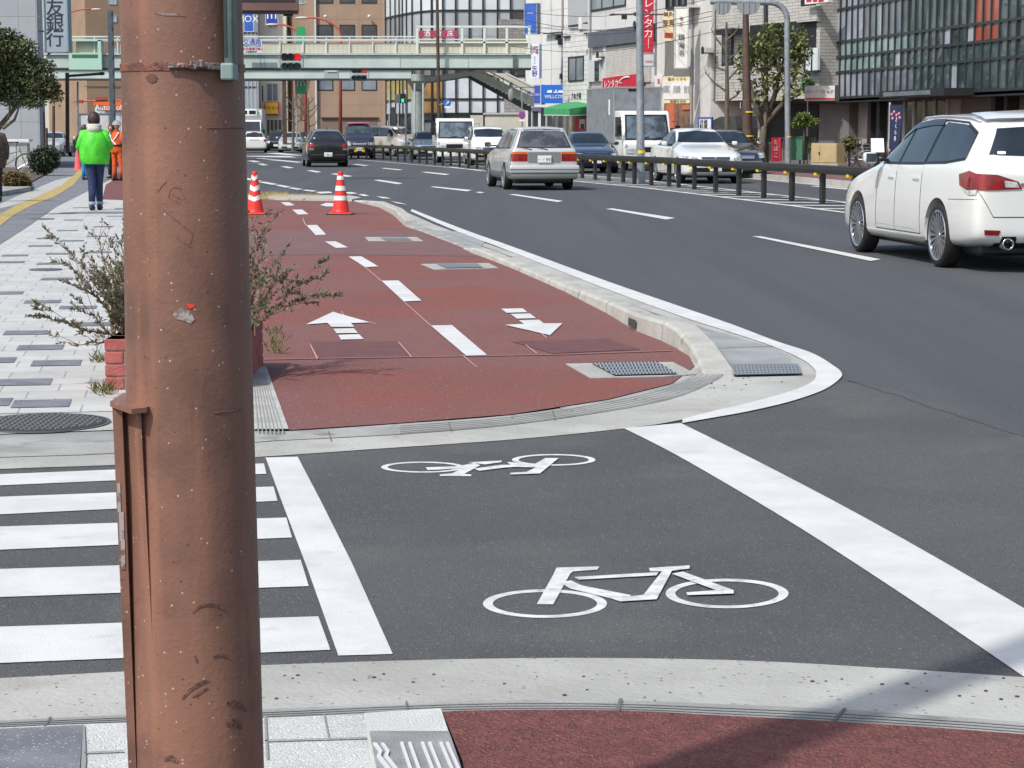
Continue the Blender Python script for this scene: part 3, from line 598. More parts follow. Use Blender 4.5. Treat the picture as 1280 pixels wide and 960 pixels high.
f.part('bars', FR_D, [(74 + k * 1.6, 176, 74.6 + k * 1.6, 191) for k in range(44)], 0, .03); f.part('rail', FR_D, [(74, 176, 146, 177), (74, 188, 146, 189)], -.03, 0)

# ---- blocks behind the bridge, centre left
t = thing('cream_shop_building', 'cream three storey building with blue signs on it, left of the brown building', 'building', P(330, 180, 170)); f = Fac(296, 170, 357, 170, t)
body(f, 'wall', mat('cream_wall2', (214, 212, 200), .8, (204, 202, 190), .3, 5, stain=((186, 182, 168), .6, .6, .6)), 296, -70, 357, 0, 10, t)
f.window(334, 105, 347, 126, GL_M, FR_L, 2, 1, .06); f.window(322, -12, 330, 4, GL_D, FR_L, 1, 1); f.window(336, 22, 346, 34, GL_M, FR_L, 2, 1)
f.part('slit_window', GL_D, [(327.5, 107, 329, 127)], 0, .03)
f.part('shopfront', mat('shop_dark', (92, 88, 74), .7), [(334, 150, 356, 178)], -.05, .03); f.part('shutter_post', FR_L, [(k, 150, k + 1, 178) for k in (337, 342, 347, 352)], .03, .1)
s = f.sign(331.6, 128, 347, 142, mat('yellow_sign', (228, 190, 44), .5), 'small yellow sign with a red lower edge on the cream building', .0, .5, mf=mat('red_edge', (196, 62, 56), .5))
f.text('はなまる', 339.3, 135, .34, mat('red_ink', (190, 36, 30), .5), s, off=.53)
t = thing('glass_tower_strip', 'grey glazed strip of building seen just right of the rusty pole', 'building', P(306, 180, 172)); f = Fac(300, 168, 321, 168, t)
body(f, 'wall', mat('grey_glazed', (146, 154, 162), .3), 300, -70, 321, 0, 1.5, t); f.part('mullion', FR_L, [(x, -60, x + .5, 176) for x in (304, 309, 314, 319)], 0, .06); f.part('floor_band', FR_D, [(300, y, 321, y + 2) for y in (-20, 40, 108, 140)], 0, .04)
g = Fac(296, 165, 358, 165)
s = g.sign(305.5, 14, 316.5, 39, BLUEP, 'dark blue vertical sign reading BOX beside the rusty pole', 0, .4, mf=FR_L); g.text('BOX', 311, 24, .72, WINK, s, off=.41) .rotation_euler = (0, 0, 0)
s = g.sign(332.5, 12, 347, 31, mat('navy_sign', (40, 62, 150), .5), 'square dark blue sign with a white m above the footbridge', 0, .4, mf=FR_L); g.text('m', 339.5, 18, 1.1, WINK, s, off=.41)
# brown building
t = thing('brown_building', 'large tan-brown building with rows of dark square windows behind the footbridge', 'building', P(440, 180, 165)); f = Fac(394, 165, 483, 165, t)
BRN = mat('brown_tile_wall', (158, 134, 114), .8, (150, 127, 108), .4, 6)
BRN2 = mat('brown_tile_shaded', (150, 126, 108), .8, (142, 120, 102), .4, 6)  # same tile, with the shade of the side wall put into its colour
body(f, 'wall', BRN, 394, -70, 483, 0, 12, t)
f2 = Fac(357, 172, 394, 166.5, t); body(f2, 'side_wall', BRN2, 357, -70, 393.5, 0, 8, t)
for x in (398.3, 425.5, 453):
    for y in (-70, -34, -11, 32, 72, 97): f.window(x, y, x + 17, y + (15 if y != -11 else 14), GL_D if y < 72 else GL_M, FR_D, 1, 1, .07, depth=.04)
f2.window(362, 37, 364.5, 45, GL_D, FR_L); f2.window(362, -8, 366, 4, GL_D, FR_L); f2.window(374.5, -8, 382, 4, GL_M, FR_L)
f.part('wall_joint', mat('tile_joint', (138, 117, 100), .8), [(394, y, 483, y + .35) for y in (5, 24, 60, 117, 131)] + [(x, -60, x + .35, 146) for x in (421, 449, 476)], 0, .006)
f.part('garage_recess', mat('garage_dark', (120, 102, 90), .8), [(402, 147.5, 472, 176)], 0, .02); f.part('garage_lintel', mat('lintel', (102, 86, 76), .8), [(401, 146, 473, 147.5)], 0, .2)
f.part('downpipe', FR_L, [(393, -70, 395.2, 166)], .1, .3); f.part('edge_trim', FR_L, [(481.5, -70, 484, 170)], 0, .3)
for x in (407, 461.5):
    c = P(x, 20.5, 164.6); tag(MB().ball(c, (.13, .2, .13), 10, 6).build('security_light', WHITES), 'round white wall lamp on the brown building, %s of the pair' % ('left' if x < 430 else 'right'), 'lamp', 'wall lamps on the brown building')
# curved glass building
t = thing('curved_glass_building', 'curved white glazed building with black mullions behind the footbridge', 'building', P(570, 185, 130))
xs = [483, 489, 495, 500, 504, 509, 516, 527, 540, 554, 570, 587, 604, 622, 638, 657]
ds = [128 + 9 * (max(0, 556 - x) / 74) ** 2 for x in xs]
pts = [P(x, 166, d) for x, d in zip(xs, ds)]
rows = [(-44, -16, 'p'), (-14, 12, 'p'), (14.5, 45, 'b'), (45.5, 66, 'b'), (96, 123, 'l'), (125, 141, 'l'), (143, 150, 'd')]
def zz(y): return P(600, y, 128).z
GLW = mat('white_panel_glass', (214, 220, 224), .14, (196, 204, 210), .5, 4, spec=.6); GLG = mat('blind_glass', (170, 176, 180), .15, (156, 162, 168), .9, 4, spec=.6)
YW = mat('yellow_shop_glass', (176, 160, 92), .4, (150, 140, 90), 2, 3)
mb = MB()
for a, b in zip(pts, pts[1:]):
    n = Vector(((b - a).y, -(b - a).x, 0)).normalized(); v = [a - n * .15, b - n * .15, b - n * 6, a - n * 6]
    mb.add([Vector((p.x, p.y, 0)) for p in v] + [Vector((p.x, p.y, zz(-50))) for p in v], [(0, 1, 2, 3), (4, 5, 6, 7), (0, 1, 5, 4), (1, 2, 6, 5), (2, 3, 7, 6), (3, 0, 4, 7)])
mb.build('core', mat('core_grey', (110, 112, 116), .7), t)
for ri, (y0, y1, k) in enumerate(rows):
    for i, (a, b) in enumerate(zip(pts, pts[1:])):
        m = {'p': GLW, 'b': GLG if i > 3 else GL_M, 'l': GLW, 'd': GL_D}[k]
        if k == 'l' and i < 6: m = YW if y0 < 120 else GL_L
        if k == 'l' and 7 <= i <= 8: m = mat('brown_poster', (108, 78, 52), .5, (152, 118, 66), .5, 3)
        if k in 'bp' and i == 14 and y0 < 40: m = GL_D if y0 > 0 else GLG
        e = (b - a) * .02; n = Vector(((b - a).y, -(b - a).x, 0)).normalized()
        z0, z1 = zz(y1), zz(y0); p, q_ = a + e, b - e
        v = [Vector((p.x, p.y, z0)), Vector((q_.x, q_.y, z0)), Vector((q_.x, q_.y, z1)), Vector((p.x, p.y, z1))]
        MB().add(v + [x - n * .1 for x in v], [(0, 1, 2, 3), (4, 5, 6, 7), (0, 1, 5, 4), (1, 2, 6, 5), (2, 3, 7, 6), (3, 0, 4, 7)]).build('pane', m, t)
mb = MB()
for p in pts: mb.box((p.x - .05, p.y - .14, 0), (p.x + .05, p.y + .05, zz(-45)))
mb.build('mullions', FR_D, t)
mb = MB()
for y in (-15, 13.2, 95, 124, 142):
    for a, b in zip(pts, pts[1:]):
        n = Vector(((b - a).y, -(b - a).x, 0)).normalized(); z = zz(y); v = [a + n * .06, b + n * .06]
        mb.add([Vector((v[0].x, v[0].y, z - .06)), Vector((v[1].x, v[1].y, z - .06)), Vector((v[1].x, v[1].y, z + .06)), Vector((v[0].x, v[0].y, z + .06))] + [Vector((x.x, x.y, z + s_)) - n * .12 for x, s_ in ((v[0], -.06), (v[1], -.06), (v[1], .06), (v[0], .06))], [(0, 1, 2, 3), (4, 5, 6, 7), (0, 1, 5, 4), (1, 2, 6, 5), (2, 3, 7, 6), (3, 0, 4, 7)])
mb.build('transoms', FR_D, t)
f = Fac(483, 127, 660, 127, t)
g = Fac(510, 127.6, 573, 126.6)
s = g.sign(523, 38, 572, 47, mat('magenta_sign', (150, 50, 78), .5), 'dark pink banner in the first floor window, seen over the footbridge', 0, .05)
for i, ch in enumerate('酒食床'): g.text(ch, 534 + i * 14.5, 42.5, .42, WINK, s, off=.07)
f.part('brick_base', brickmat('grey_brick', (150, 148, 146), (138, 136, 134), (120, 118, 116), .4, .2, .02), [(623, 24, 656, 50), (630, 122, 657, 142)], -.9, .3)
f.part('doorway', GL_D, [(488, 134, 495, 160), (499, 148, 514, 170)], -.2, .1)
f.part('door_posts', FR_L, [(k, 112, k + .8, 170) for k in (486, 497, 506, 514)], .1, .2)
f.part('retaining_wall', mat('pale_wall', (206, 204, 192), .8, (190, 188, 174), 1, 5), [(604, 143, 660, 178), (588, 144, 606, 162)], .3, 1.2)
f.part('wall_coping', FR_L, [(604, 141, 660, 143)], .25, 1.3)
# white corner building with blue signs
t = thing('white_corner_building', 'tall white panelled building at the right end of the footbridge', 'building', P(680, 185, 117)); f = Fac(657, 118, 710, 113, t)
WP = mat('white_panels', (212, 213, 210), .7, (202, 203, 200), .5, 6, stain=((176, 176, 168), .9, .62, .7))
body(f, 'wall', WP, 657, -70, 710, 0, 9, t)
f.part('panel_joint', mat('white_joint', (160, 162, 160), .8), [(677, y, 710, y + .5) for y in (12, 33, 55, 86, 108)] + [(689, -60, 689.6, 106), (676, -60, 676.5, 106)], 0, .006)
f.part('shop_window', GL_D, [(660, 134, 672, 166), (676, 134, 702, 160)], 0, .03); f.part('window_post', FR_L, [(664, 134, 665, 166), (682, 134, 683, 160), (690, 134, 691, 160), (697, 134, 698, 160)], .03, .08)
f.part('cable_bracket', FR_D, [(678, 40.5, 700, 41.5), (694, 44, 696, 50), (697, 48, 699, 56)], .05, .3)
f.part('round_fan_light', mat('fan_light', (96, 98, 130), .4), [(664, 134, 676, 139)], .03, .1)
g = Fac(650, 112, 712, 111)
s = g.sign(656, 5, 670.5, 41.5, BLUEP, 'tall blue box sign above the right end of the footbridge', 0, .5, mf=GALV); g.text('~~', 663, 16, .3, WINK, s, off=.52)
s = g.sign(662, 55, 674, 98, mat('white_sign2', (216, 218, 228), .5), 'narrow white vertical sign with dark blue characters and small red ones', 0, .4)
for i, ch in enumerate('矢野'): g.text(ch, 668.2, 86 + i * 7, .32, mat('navy_ink', (50, 56, 128), .5), s, off=.41)
for i, ch in enumerate('月木水金日祝'): g.text(ch, 664.5 + (i % 2) * 7, 59 + (i // 2) * 3.6, .15, INK, s, off=.41)
for i, ch in enumerate('歯科'): g.text(ch, 668.2, 60 + i * 4.6, .2, mat('red_ink2', (200, 50, 80), .5), s, off=.41)
for i, ch in enumerate('クリニ'): g.text(ch, 668.2, 72 + i * 3.4, .13, INK, s, off=.41)
s = g.sign(658.5, 107, 675.5, 129.5, mat('violet_blue', (62, 84, 180), .5), 'violet-blue square sign with small white lettering at the corner, left of the bright blue one', 0, .6, mf=FR_L); g.text('WILLCOM', 667, 118.5, .15, WINK, s, off=.61)
s = g.sign(677, 106, 706, 129, mat('bright_blue', (24, 104, 196), .5), 'bright blue sign with white lettering above the green awning', 0, .6); g.text('WILLCOM', 693.5, 121, .25, WINK, s, off=.62); 
g.part('emblem', WINK, [(684, 113, 690, 116), (692, 114.6, 697, 116), (698, 113, 703.5, 116), (687, 112.4, 689, 113.2), (694, 112.4, 696, 114)], .6, .63, parent=s)
# siding house with awning
t = thing('white_siding_house', 'narrow white clapboard building with stepped roof above a green awning', 'building', P(722, 185, 106)); f = Fac(703, 107, 740, 103, t)
SID = brickmat('white_siding', (214, 214, 210), (208, 208, 204), (176, 176, 174), 30, .24, .02, bump=.5)
mb = MB()
for x0, x1, y in ((703.5, 722, 36), (722, 729, 28), (729, 740, 42)): 
    t0, t1 = f.hit(x0, 100)[0], f.hit(x1, 100)[0]; f.rbox(mb, t0, 0, t1, f.hit((x0 + x1) / 2, y)[1], 0, -7)
mb.build('wall', SID, t)
f.part('roof_trim', FR_D, [(702, 45, 710, 46.5), (710, 31, 722, 33), (728.5, 28, 734, 29.5), (729.5, 40.5, 741, 42), (737, 42, 740.5, 60)], -.1, .15)
f.part('chimney_cap', WHITES, [(723, 21, 727, 37)], -.2, .1)
f.window(711.5, 72, 729.5, 100, GL_M, FR_D, 2, 1, .06); 
f.text('さぬき庵', 720, 120.5, .36, INK, t, off=.02)
f.part('shop_opening', mat('shop_inside', (150, 146, 130), .7, (110, 108, 98), 1, 3), [(690, 145, 737, 178)], -.02, .03)
f.part('shop_post', FR_L, [(704, 145, 707, 178), (694, 146, 696, 172), (735, 145, 738, 178)], .03, .12)
s = f.sign(718, 148, 736, 164, REDP, 'red poster box with a figure picture under the green awning', .12, .2, cat='poster', name='poster'); f.part('picture', mat('poster_pic', (226, 214, 210), .5), [(724, 149, 731, 161)], .2, .21, parent=s); f.part('picture_hair', FR_D, [(725.5, 155, 730, 161)], .21, .22, parent=s)
t = thing('green_awning', 'green cloth awning over the shop entrance', 'awning', f.pt(f.hit(710, 140)[0], 2)); mb = MB()
h0 = [P(680, 140, 104), P(712, 140, 102.6), P(737, 138, 104), P(737, 126, 105.5), P(712, 128, 105.6), P(706, 128, 105.6)]
mb.add([P(680, 144, 104), P(712, 144.5, 101.5), P(737.5, 143.5, 103), P(737.5, 126.5, 104.6), P(706, 128, 105.2), P(680, 135, 104.1), P(712, 136, 101.6), P(737.5, 132.5, 103)], [(0, 1, 6, 5), (1, 2, 7, 6), (5, 6, 4), (6, 7, 3, 4)])
mb.flat = True; o = mb.build('canopy', mat('awning_cloth', (64, 150, 96), .8, (54, 138, 86), 2, 4), t)
MB().tube([P(680, 144, 104), P(712, 144.5, 101.5), P(737.5, 143.5, 103)], .025).build('front_rail', FR_L, t)
# rental car building
t = thing('rental_car_building', 'white building with grey band and roller shutter behind the silver box truck', 'building', P(780, 190, 98)); f = Fac(735, 102, 832, 92, t)
body(f, 'wall', mat('white_tile_panels', (208, 208, 206), .7, (200, 200, 198), .6, 6), 735, -80, 832, 0, 10, t)
f.part('panel_joint', MATS['white_joint'], [(735, 11, 832, 11.6)] + [(x, -60, x + .5, 34) for x in (757, 782, 807)], 0, .006)
f.window(725 + 14, -14, 782, 9, GL_M, FR_D, 3, 1, .08)
f.part('grey_band', mat('slate_band', (92, 96, 104), .6, (84, 88, 96), .8, 4), [(735, 34, 832, 54)], 0, .25)
f.part('shutter', brickmat('shutter_slats', (190, 188, 182), (186, 184, 178), (160, 158, 152), 20, .1, .012, bump=.6), [(757, 56, 812, 104)], 0, .1); f.part('shutter_frame', FR_L, [(754, 55, 757, 104), (735, 75, 749, 102)], 0, .15)
f.part('side_window', GL_D, [(743, 76, 748, 101)], .15, .18)
f.part('back_wall_low', mat('low_grey', (170, 168, 162), .8), [(735, 104, 832, 180)], 0, .02)
f0 = f; f = Fac(800, 93, 820, 93)
s = f.sign(803, -30, 817, 66, REDP, 'long red vertical sign with white characters, behind the grey median post', .3, .45)
for i, ch in enumerate('車レンタカー'): f.text(ch if ch != 'ー' else '｜', 810.5, -8 + i * 12.6, .44, WINK, s, off=.46)
s = f.sign(803, 67, 817, 82, mat('pale_sign_foot', (196, 196, 198), .5), 'pale plate hanging under the long red vertical sign', .3, .45, mf=GALV); f.text('54-8000', 811, 76.5, .10, mat('red_ink3', (180, 60, 70), .5), s, off=.48); f = f0
t2 = thing('shop_sign', 'slanting red fascia sign with white characters above the box truck', 'sign', f.pt(f.hit(770, 110)[0], f.hit(770, 110)[1], .3)); mb = MB(); f.poly(mb, [(753, 98), (798, 92), (798, 112), (753, 112)], .2, .4); mb.build('panel', REDP, t2)
f.text('レンタカー', 766, 105, .4, WINK, t2, off=.42, sx=1.25); mb = MB(); k = [f.pt(*f.hit(785 + 14 * math.sin(a), 112 - 16 * math.cos(a), .42), .42) for a in [-.95 + .13 * i for i in range(9)]]; mb.tube(k, .04, 6); mb.build('arc_stripe', WINK, t2)
s = f.sign(818, 94, 829, 110, mat('white_red_sign', (222, 214, 216), .5), 'white sign with red figures right of the grey median post', .3, .45); f.text('50', 823, 102, .3, REDP, s, off=.47)
# narrow buildings with clinic signs
t = thing('white_narrow_building', 'narrow white building hung with cream and white vertical signs', 'building', P(850, 195, 89)); f = Fac(822, 92, 890, 84.5, t)
body(f, 'wall', mat('white_plaster', (206, 205, 200), .8, (196, 195, 190), .8, 6, stain=((170, 168, 160), 1.2, .6, .6)), 822, -80, 890, 0, 9, t)
f.part('recess', mat('recess_grey', (120, 118, 112), .8), [(831, 50, 842, 94), (842, 84, 864, 96)], 0, .02)
f.part('shopfront', mat('warm_shop', (140, 104, 80), .6, (84, 72, 62), 1.4, 4), [(830, 128, 862, 186)], 0, .05); f.part('orange_curtain', mat('orange_cloth', (190, 106, 74), .8), [(832, 130, 842, 160), (852, 131, 862, 137)], .05, .1)
f.window(835, -8, 858, 8, GL_D, FR_D, 3, 1, .06, off=.5, depth=.1); f.part('bay', FR_L, [(830, 9, 861, 12)], 0, .5)
g = Fac(828, 86.2, 870, 86)
s = g.sign(829.5, 14, 841.5, 51, mat('cream_sign', (222, 206, 164), .5), 'cream square sign with a dark red strip, left of the tall white one', .0, .3); g.text('整骨', 835.5, 29, .26, mat('brown_ink', (110, 60, 40), .5), s, off=.31); g.part('strip', mat('brick_red', (160, 62, 50), .5), [(830.5, 41, 841, 47)], .3, .32, parent=s); g.text('鍼灸', 835.5, 18, .2, MATS['brown_ink'], s, off=.31)
s = g.sign(844.2, 10, 859, 84, mat('white_lightbox', (224, 224, 216), .5), 'tall white vertical lightbox sign with sparse black characters', .35, .5, mf=FR_L)
for i, (ch, y) in enumerate((('歯', 23), ('科', 30), ('現', 47), ('海', 57), ('治', 66))): g.text(ch, 851.5, y, .28 if i > 1 else .14, INK if i != 1 else REDP, s, off=.54)
s = g.sign(829, 96, 862, 129, mat('cream_board', (222, 212, 160), .5), 'wide cream and white sign board over the shop, below the tall lightbox', .4, .5); g.part('white_field', WHITES, [(829.5, 101.5, 861.5, 124)], .5, .52, parent=s); g.text('薬 膳 館', 846, 112.5, .34, mat('grey_ink', (150, 156, 150), .5), s, off=.53); g.text('営業中 8:00', 847, 126.5, .13, MATS['brown_ink'], s, off=.53); g.text('漢方 くすり', 846, 99, .15, MATS['brown_ink'], s, off=.53)
# pale brick tiled building
t = thing('pale_tile_building', 'pale grey tiled building with an overhanging upper floor behind the trees', 'building', P(950, 195, 82)); f = Fac(889, 85, 1024, 77.5, t)
TILE = brickmat('pale_tile', (186, 184, 178), (178, 176, 170), (142, 140, 136), .45, .12, .014, bump=.4)
ym = 100; mb = MB(); t0, t1 = f.hit(889, ym)[0], f.hit(1024, ym)[0]; z = f.hit(940, 125)[1]; f.rbox(mb, t0, z, t1, 16, 0, -8); mb.build('upper_wall', TILE, t)
mb = MB(); f.rbox(mb, t0, 0, t1 + .2, z, -1.2, -8); mb.build('ground_floor_wall', mat('grey_ground_floor', (116, 116, 116), .8, (104, 104, 104), 1, 5), t)
f.part('low_tile_wall', TILE, [(912, 150, 934, 188), (940, 132, 950, 190)], -1.2, -.9)
f.part('ground_opening', mat('dark_opening', (30, 32, 34), .6), [(952, 130, 1022, 176)], -1.2, -1.15)
f.part('recess', MATS['dark_opening'], [(902, 36, 917, 82), (937, 28, 1020, 72), (1001, -20, 1020, 7)], -.3, .012)
f.part('louvre_window', GL_D, [(903, 46, 914, 81)], .012, .03); f.part('window_hood', FR_D, [(895, 36, 915, 43)], 0, .6)
f.part('balcony_tile', TILE, [(937, 72, 985, 126), (996, 10, 1021, 27)], .012, .2); f.part('balcony_glass', GL_L, [(1006, 60, 1022, 88)], .2, .3); f.part('balcony_frame', FR_D, [(1004.5, 58, 1006, 90), (1013.5, 60, 1014.5, 88), (1006, 88, 1022, 90)], .2, .34)
s = f.sign(1006, -8, 1035, 4, WHITES, 'white and red sign at the top edge beside the glass building', .3, .5); f.part('red_letters', REDP, [(1008, -4, 1014, 2), (1016, -4, 1021, 2), (1023, -4, 1029, 2)], .5, .52, parent=s)
# glass building on the right
t = thing('dark_glass_building', 'long dark glazed office building with pinkish and blue reflections painted into its panes at the right', 'building', P(1150, 200, 70)); f = Fac(1022, 80, 1330, 58.4, t); T1 = f.hit(1330, 60)[0]
mb = MB(); z0 = f.hit(1150, 119)[1]; f.rbox(mb, 0, z0, T1, 17, -.12, -10); mb.build('core', mat('glass_core', (50, 56, 60), .5), t)
mb = MB(); f.rbox(mb, .2, 0, T1, z0, -1.0, -10); mb.build('ground_floor_wall', mat('ground_wall_grey', (112, 108, 106), .7, (98, 95, 93), .8, 5), t)
f.part('fascia_soffit', FR_D, [(1022, 121, 1330, 123)], -1, .02)
zs = [(z0 + .05, 1), (f.hit(1100, 86)[1], 0), (f.hit(1100, 66)[1], 1), (f.hit(1100, 46)[1], 1), (f.hit(1100, 3)[1], 1), (f.hit(1100, -14)[1], 1), (f.hit(1100, -70)[1], 1)]
zv = [q_[0] for q_ in zs]; N = 34; rg = random.Random(5)
PK = mat('pane_pink', (196, 162, 156), .08, (176, 152, 150), .6, 3, spec=.9); BG = mat('pane_bluegrey', (146, 156, 168), .06, (164, 172, 182), .8, 3, spec=.9)  # pane tints painted in place of reflections of the street
PG = mat('pane_pale_green', (146, 166, 164), .06, (118, 142, 142), .9, 4, spec=.9); DG = mat('pane_dark', (46, 62, 66), .04, (76, 90, 94), 1.0, 4, spec=.9); OR = mat('pane_orange', (170, 84, 66), .08, (140, 74, 62), .8, 3, spec=.9); PB = mat('pane_slate', (92, 102, 114), .05, (112, 120, 132), .7, 3, spec=.9)
cols = {}
for i in range(N):
    t0, t1 = T1 * i / N, T1 * (i + 1) / N; px = None
    fr = i / N
    for r in range(len(zv) - 1):
        if fr < .06: m = PK
        elif r == 0: m = BG if fr < .22 else (PB if fr < .45 else DG)
        elif r == 1: m = PG if fr < .3 else DG
        elif r == 2: m = PG if fr < .42 else DG
        elif r == 3: m = BG if fr < .22 else (PB if fr < .4 else DG)
        else: m = BG if fr < .16 else (PB if fr < .3 else DG)
        if .7 < fr < .78 and r in (2, 3, 4): m = OR
        if rg.random() < .12: m = rg.choice([PB, PG, BG, DG])
        cols.setdefault((r, m.name), []).append((t0, t1, zv[r], zv[r + 1]))
jit = {(i, r): rg.uniform(-.014, .014) for i in range(N + 1) for r in range(len(zv))}
for (r, mn), L in cols.items():
    runs = []
    for q_ in sorted(L):
        if runs and abs(runs[-1][-1][1] - q_[0]) < 1e-6: runs[-1].append(q_)
        else: runs.append([q_])
    for run in runs:
        ts = [run[0][0]] + [q_[1] for q_ in run]; v = []
        for t_ in ts:
            k = round(t_ / T1 * N); v += [f.pt(t_, zv[r] + .005, jit[k, r]), f.pt(t_, zv[r + 1] - .005, jit[k, r + 1]), f.pt(t_, zv[r + 1] - .005, -.08), f.pt(t_, zv[r] + .005, -.08)]
        fs_ = [(0, 1, 2, 3), tuple(range(len(v) - 4, len(v)))]
        for k in range(len(ts) - 1):
            a = 4 * k; fs_ += [(a, a + 4, a + 5, a + 1), (a + 1, a + 5, a + 6, a + 2), (a + 2, a + 6, a + 7, a + 3), (a + 3, a + 7, a + 4, a)]
        MB().add(v, fs_).build('window_band', MATS[mn], t)
mb = MB()
for i in range(N + 1): f.rbox(mb, T1 * i / N - .03, z0, T1 * i / N + .03, 17, -.05, .06)
mb.build('mullions', mat('mullion_dark', (44, 50, 54), .4), t); mb = MB()
for z in zv[:-1]: f.rbox(mb, 0, z - .045, T1, z + .045, -.05, .05)
mb.build('transoms', MATS['mullion_dark'], t)
ft = Fac(1022, 80, 1330, 58.4); 
f.part('entrance_canopy', FR_D, [(1099, 112, 1180, 121)], 0, 1.0); f.part('canopy_light', GL_M, [(1104, 114, 1162, 119.4)], 1.0, 1.02)
f.part('column', FR_D, [(1023, 124, 1027, 200), (1047, 124, 1049, 200), (1084, 124, 1088, 200), (1095, 124, 1099, 196), (1238, 118, 1243, 200), (1254, 118, 1258, 200)], -1.0, -.6)
f.part('white_display', mat('display_white', (176, 172, 166), .6, (160, 156, 150), 1, 4), [(1049, 127, 1084, 180)], -1.0, -.85); f.part('display_joint', FR_D, [(1067, 127, 1067.6, 180)], -.85, -.84)
rf = Fac(1022, 80, 1330, 58.4)
f.part('red_tulip', mat('tulip_red', (190, 44, 56), .6), [(1051.5, 159, 1060, 176), (1053, 156, 1058, 159), (1054, 176, 1058, 181)], -.85, -.83)
f.part('shutter', brickmat('shutter_vert', (176, 176, 174), (170, 170, 168), (140, 140, 138), 20, .09, .012), [(1099, 124, 1110, 200)], -1, -.9)
f.part('glass_door', mat('door_glass_green', (84, 86, 62), .08, (50, 54, 44), 1.5, 4, spec=.8), [(1128, 122, 1183, 200)], -1, -.92); f.part('door_post', FR_L, [(k, 122, k + .8, 200) for k in (1128, 1140, 1153, 1166, 1182)], -.92, -.85)
f.part('pale_wall', mat('pale_wall2', (150, 146, 142), .7), [(1184, 124, 1200, 200), (1244, 120, 1254, 200)], -1, -.95)
for x, w_, y in ((1052, 12, 138), (1053, 10, 145), (1072, 10, 134), (1072, 9, 139)): f.part('display_text', mat('soft_ink', (130, 140, 132), .6) if y > 140 or x < 1060 else mat('soft_red', (186, 130, 120), .6), [(x, y, x + w_, y + 1.5)], -.84, -.832)
g = Fac(1000, 74.2, 1056, 74)
s = g.sign(1006, 107, 1043.5, 126, WHITES, 'white projecting sign with red characters at the corner of the dark glass building', 0, .3, mf=None); g.text('ロシアバロック', 1025, 114.6, .135, mat('dull_red', (176, 60, 60), .5), s, off=.31); g.part('red_strip', mat('orange_red', (206, 92, 74), .5), [(1007, 122.2, 1043, 124.8)], .3, .32, parent=s)
g.part('side', mat('sign_side', (60, 60, 64), .6), [(1044, 106.5, 1049, 126.5)], -.4, .3, parent=s)
# nobori banner, electrical box, bicycles etc
t = thing('banner_flag', 'navy vertical shop banner with pink blossoms and white characters by the glass doors', 'banner', P(1118, 205, 66)); g = Fac(1110, 66.6, 1130, 65.4, t)
g.part('pole', FR_L, [(1110.5, 128, 1111.3, 207)], 0, .04); mb = MB(); g.poly(mb, [(1112, 131), (1127, 131), (1127.6, 152), (1124, 176), (1116, 196), (1107, 200), (1112, 172)], 0, .03); mb.build('cloth', mat('navy_cloth', (36, 50, 84), .8, (30, 42, 74), 3, 4), t)
for i, ch in enumerate('さくら丼'): g.text(ch, 1120.5 - i * .6, 150 + i * 8, .17, WINK, t, off=.05)
mb = MB()
for x, y in ((1115, 143), (1118, 140), (1124, 142), (1125, 147), (1116, 148), (1121, 144), (1112, 188), (1115, 192)): mb.ball(g.pt(*g.hit(x, y, .04), .035), (.05, .02, .05), 8, 5)
mb.build('blossoms', mat('pink', (224, 140, 160), .7), t)
t = thing('utility_cabinet', 'beige roadside electrical cabinet with two doors in front of the glass building', 'cabinet', P(1030, 205, 71)); g = Fac(1013, 71.5, 1046, 70.5, t)
g.part('body', mat('beige_metal', (176, 160, 122), .6, (168, 152, 116), 2, 4), [(1014, 179, 1046, 205)], -.4, 0); g.part('door', MATS['beige_metal'], [(1015, 180.5, 1024.5, 203), (1025.5, 180.5, 1045, 203)], 0, .02); g.part('plinth', CONC, [(1013, 205, 1047, 208)], -.42, .02); g.part('handle', FR_D, [(1023, 190, 1024, 193)], .02, .05)
t = thing('menu_stand', 'small slanted white menu stand beside the navy banner', 'sign stand', P(1096, 203, 66)); mb = MB(); q_ = frame(P(1097, 182, 66), (1, -.1, 0), (-.2, -.7, .7)); mb.box((-.2, -.3, -.02), (.2, .3, .02), q_); mb.build('board', WHITES, t)
mb = MB(); mb.tube([P(1096, 184, 66.1), P(1094, 208, 66.3)], .02); mb.tube([P(1096, 184, 66.1), P(1100, 208, 66)], .02); mb.build('legs', FR_D, t)
t = thing('planter_sign', 'small red vertical sign with white characters beside the dark tree trunk', 'sign', P(970, 200, 70)); g = Fac(963, 70.3, 976, 70, t); g.part('panel', REDP, [(964.5, 172, 975.5, 202)], 0, .05)
for i, ch in enumerate('たばこ'): g.text(ch, 970, 178 + i * 8, .19, WINK, t, off=.06)
t = thing('green_box', 'green bin standing behind the planting by the tree', 'bin', P(995, 200, 72)); g = Fac(984, 72, 1006, 71.6, t); g.part('body', mat('bin_green', (60, 110, 84), .6), [(985, 172, 1003, 200)], -.4, 0); g.part('lid', mat('bin_green2', (50, 92, 72), .6), [(984, 170.5, 1004, 172)], -.42, .03)
t = thing('low_fence', 'low green wire fence in front of the shrubs by the beige cabinet', 'fence', P(1010, 200, 71)); g = Fac(975, 72.6, 1020, 71.6, t); g.part('bars', mat('fence_green', (66, 84, 70), .6), [(976 + k * 3, 172, 976.5 + k * 3, 200) for k in range(15)] + [(975, 172, 1020, 172.8), (975, 190, 1020, 190.8)], 0, .03)
t = thing('covered_motorcycle', 'dark grey canvas cover draped over a parked bulk behind the dark sedan', 'covered vehicle', P(900, 190, 80)); mb = MB(); g = Fac(880, 81, 925, 79, t)
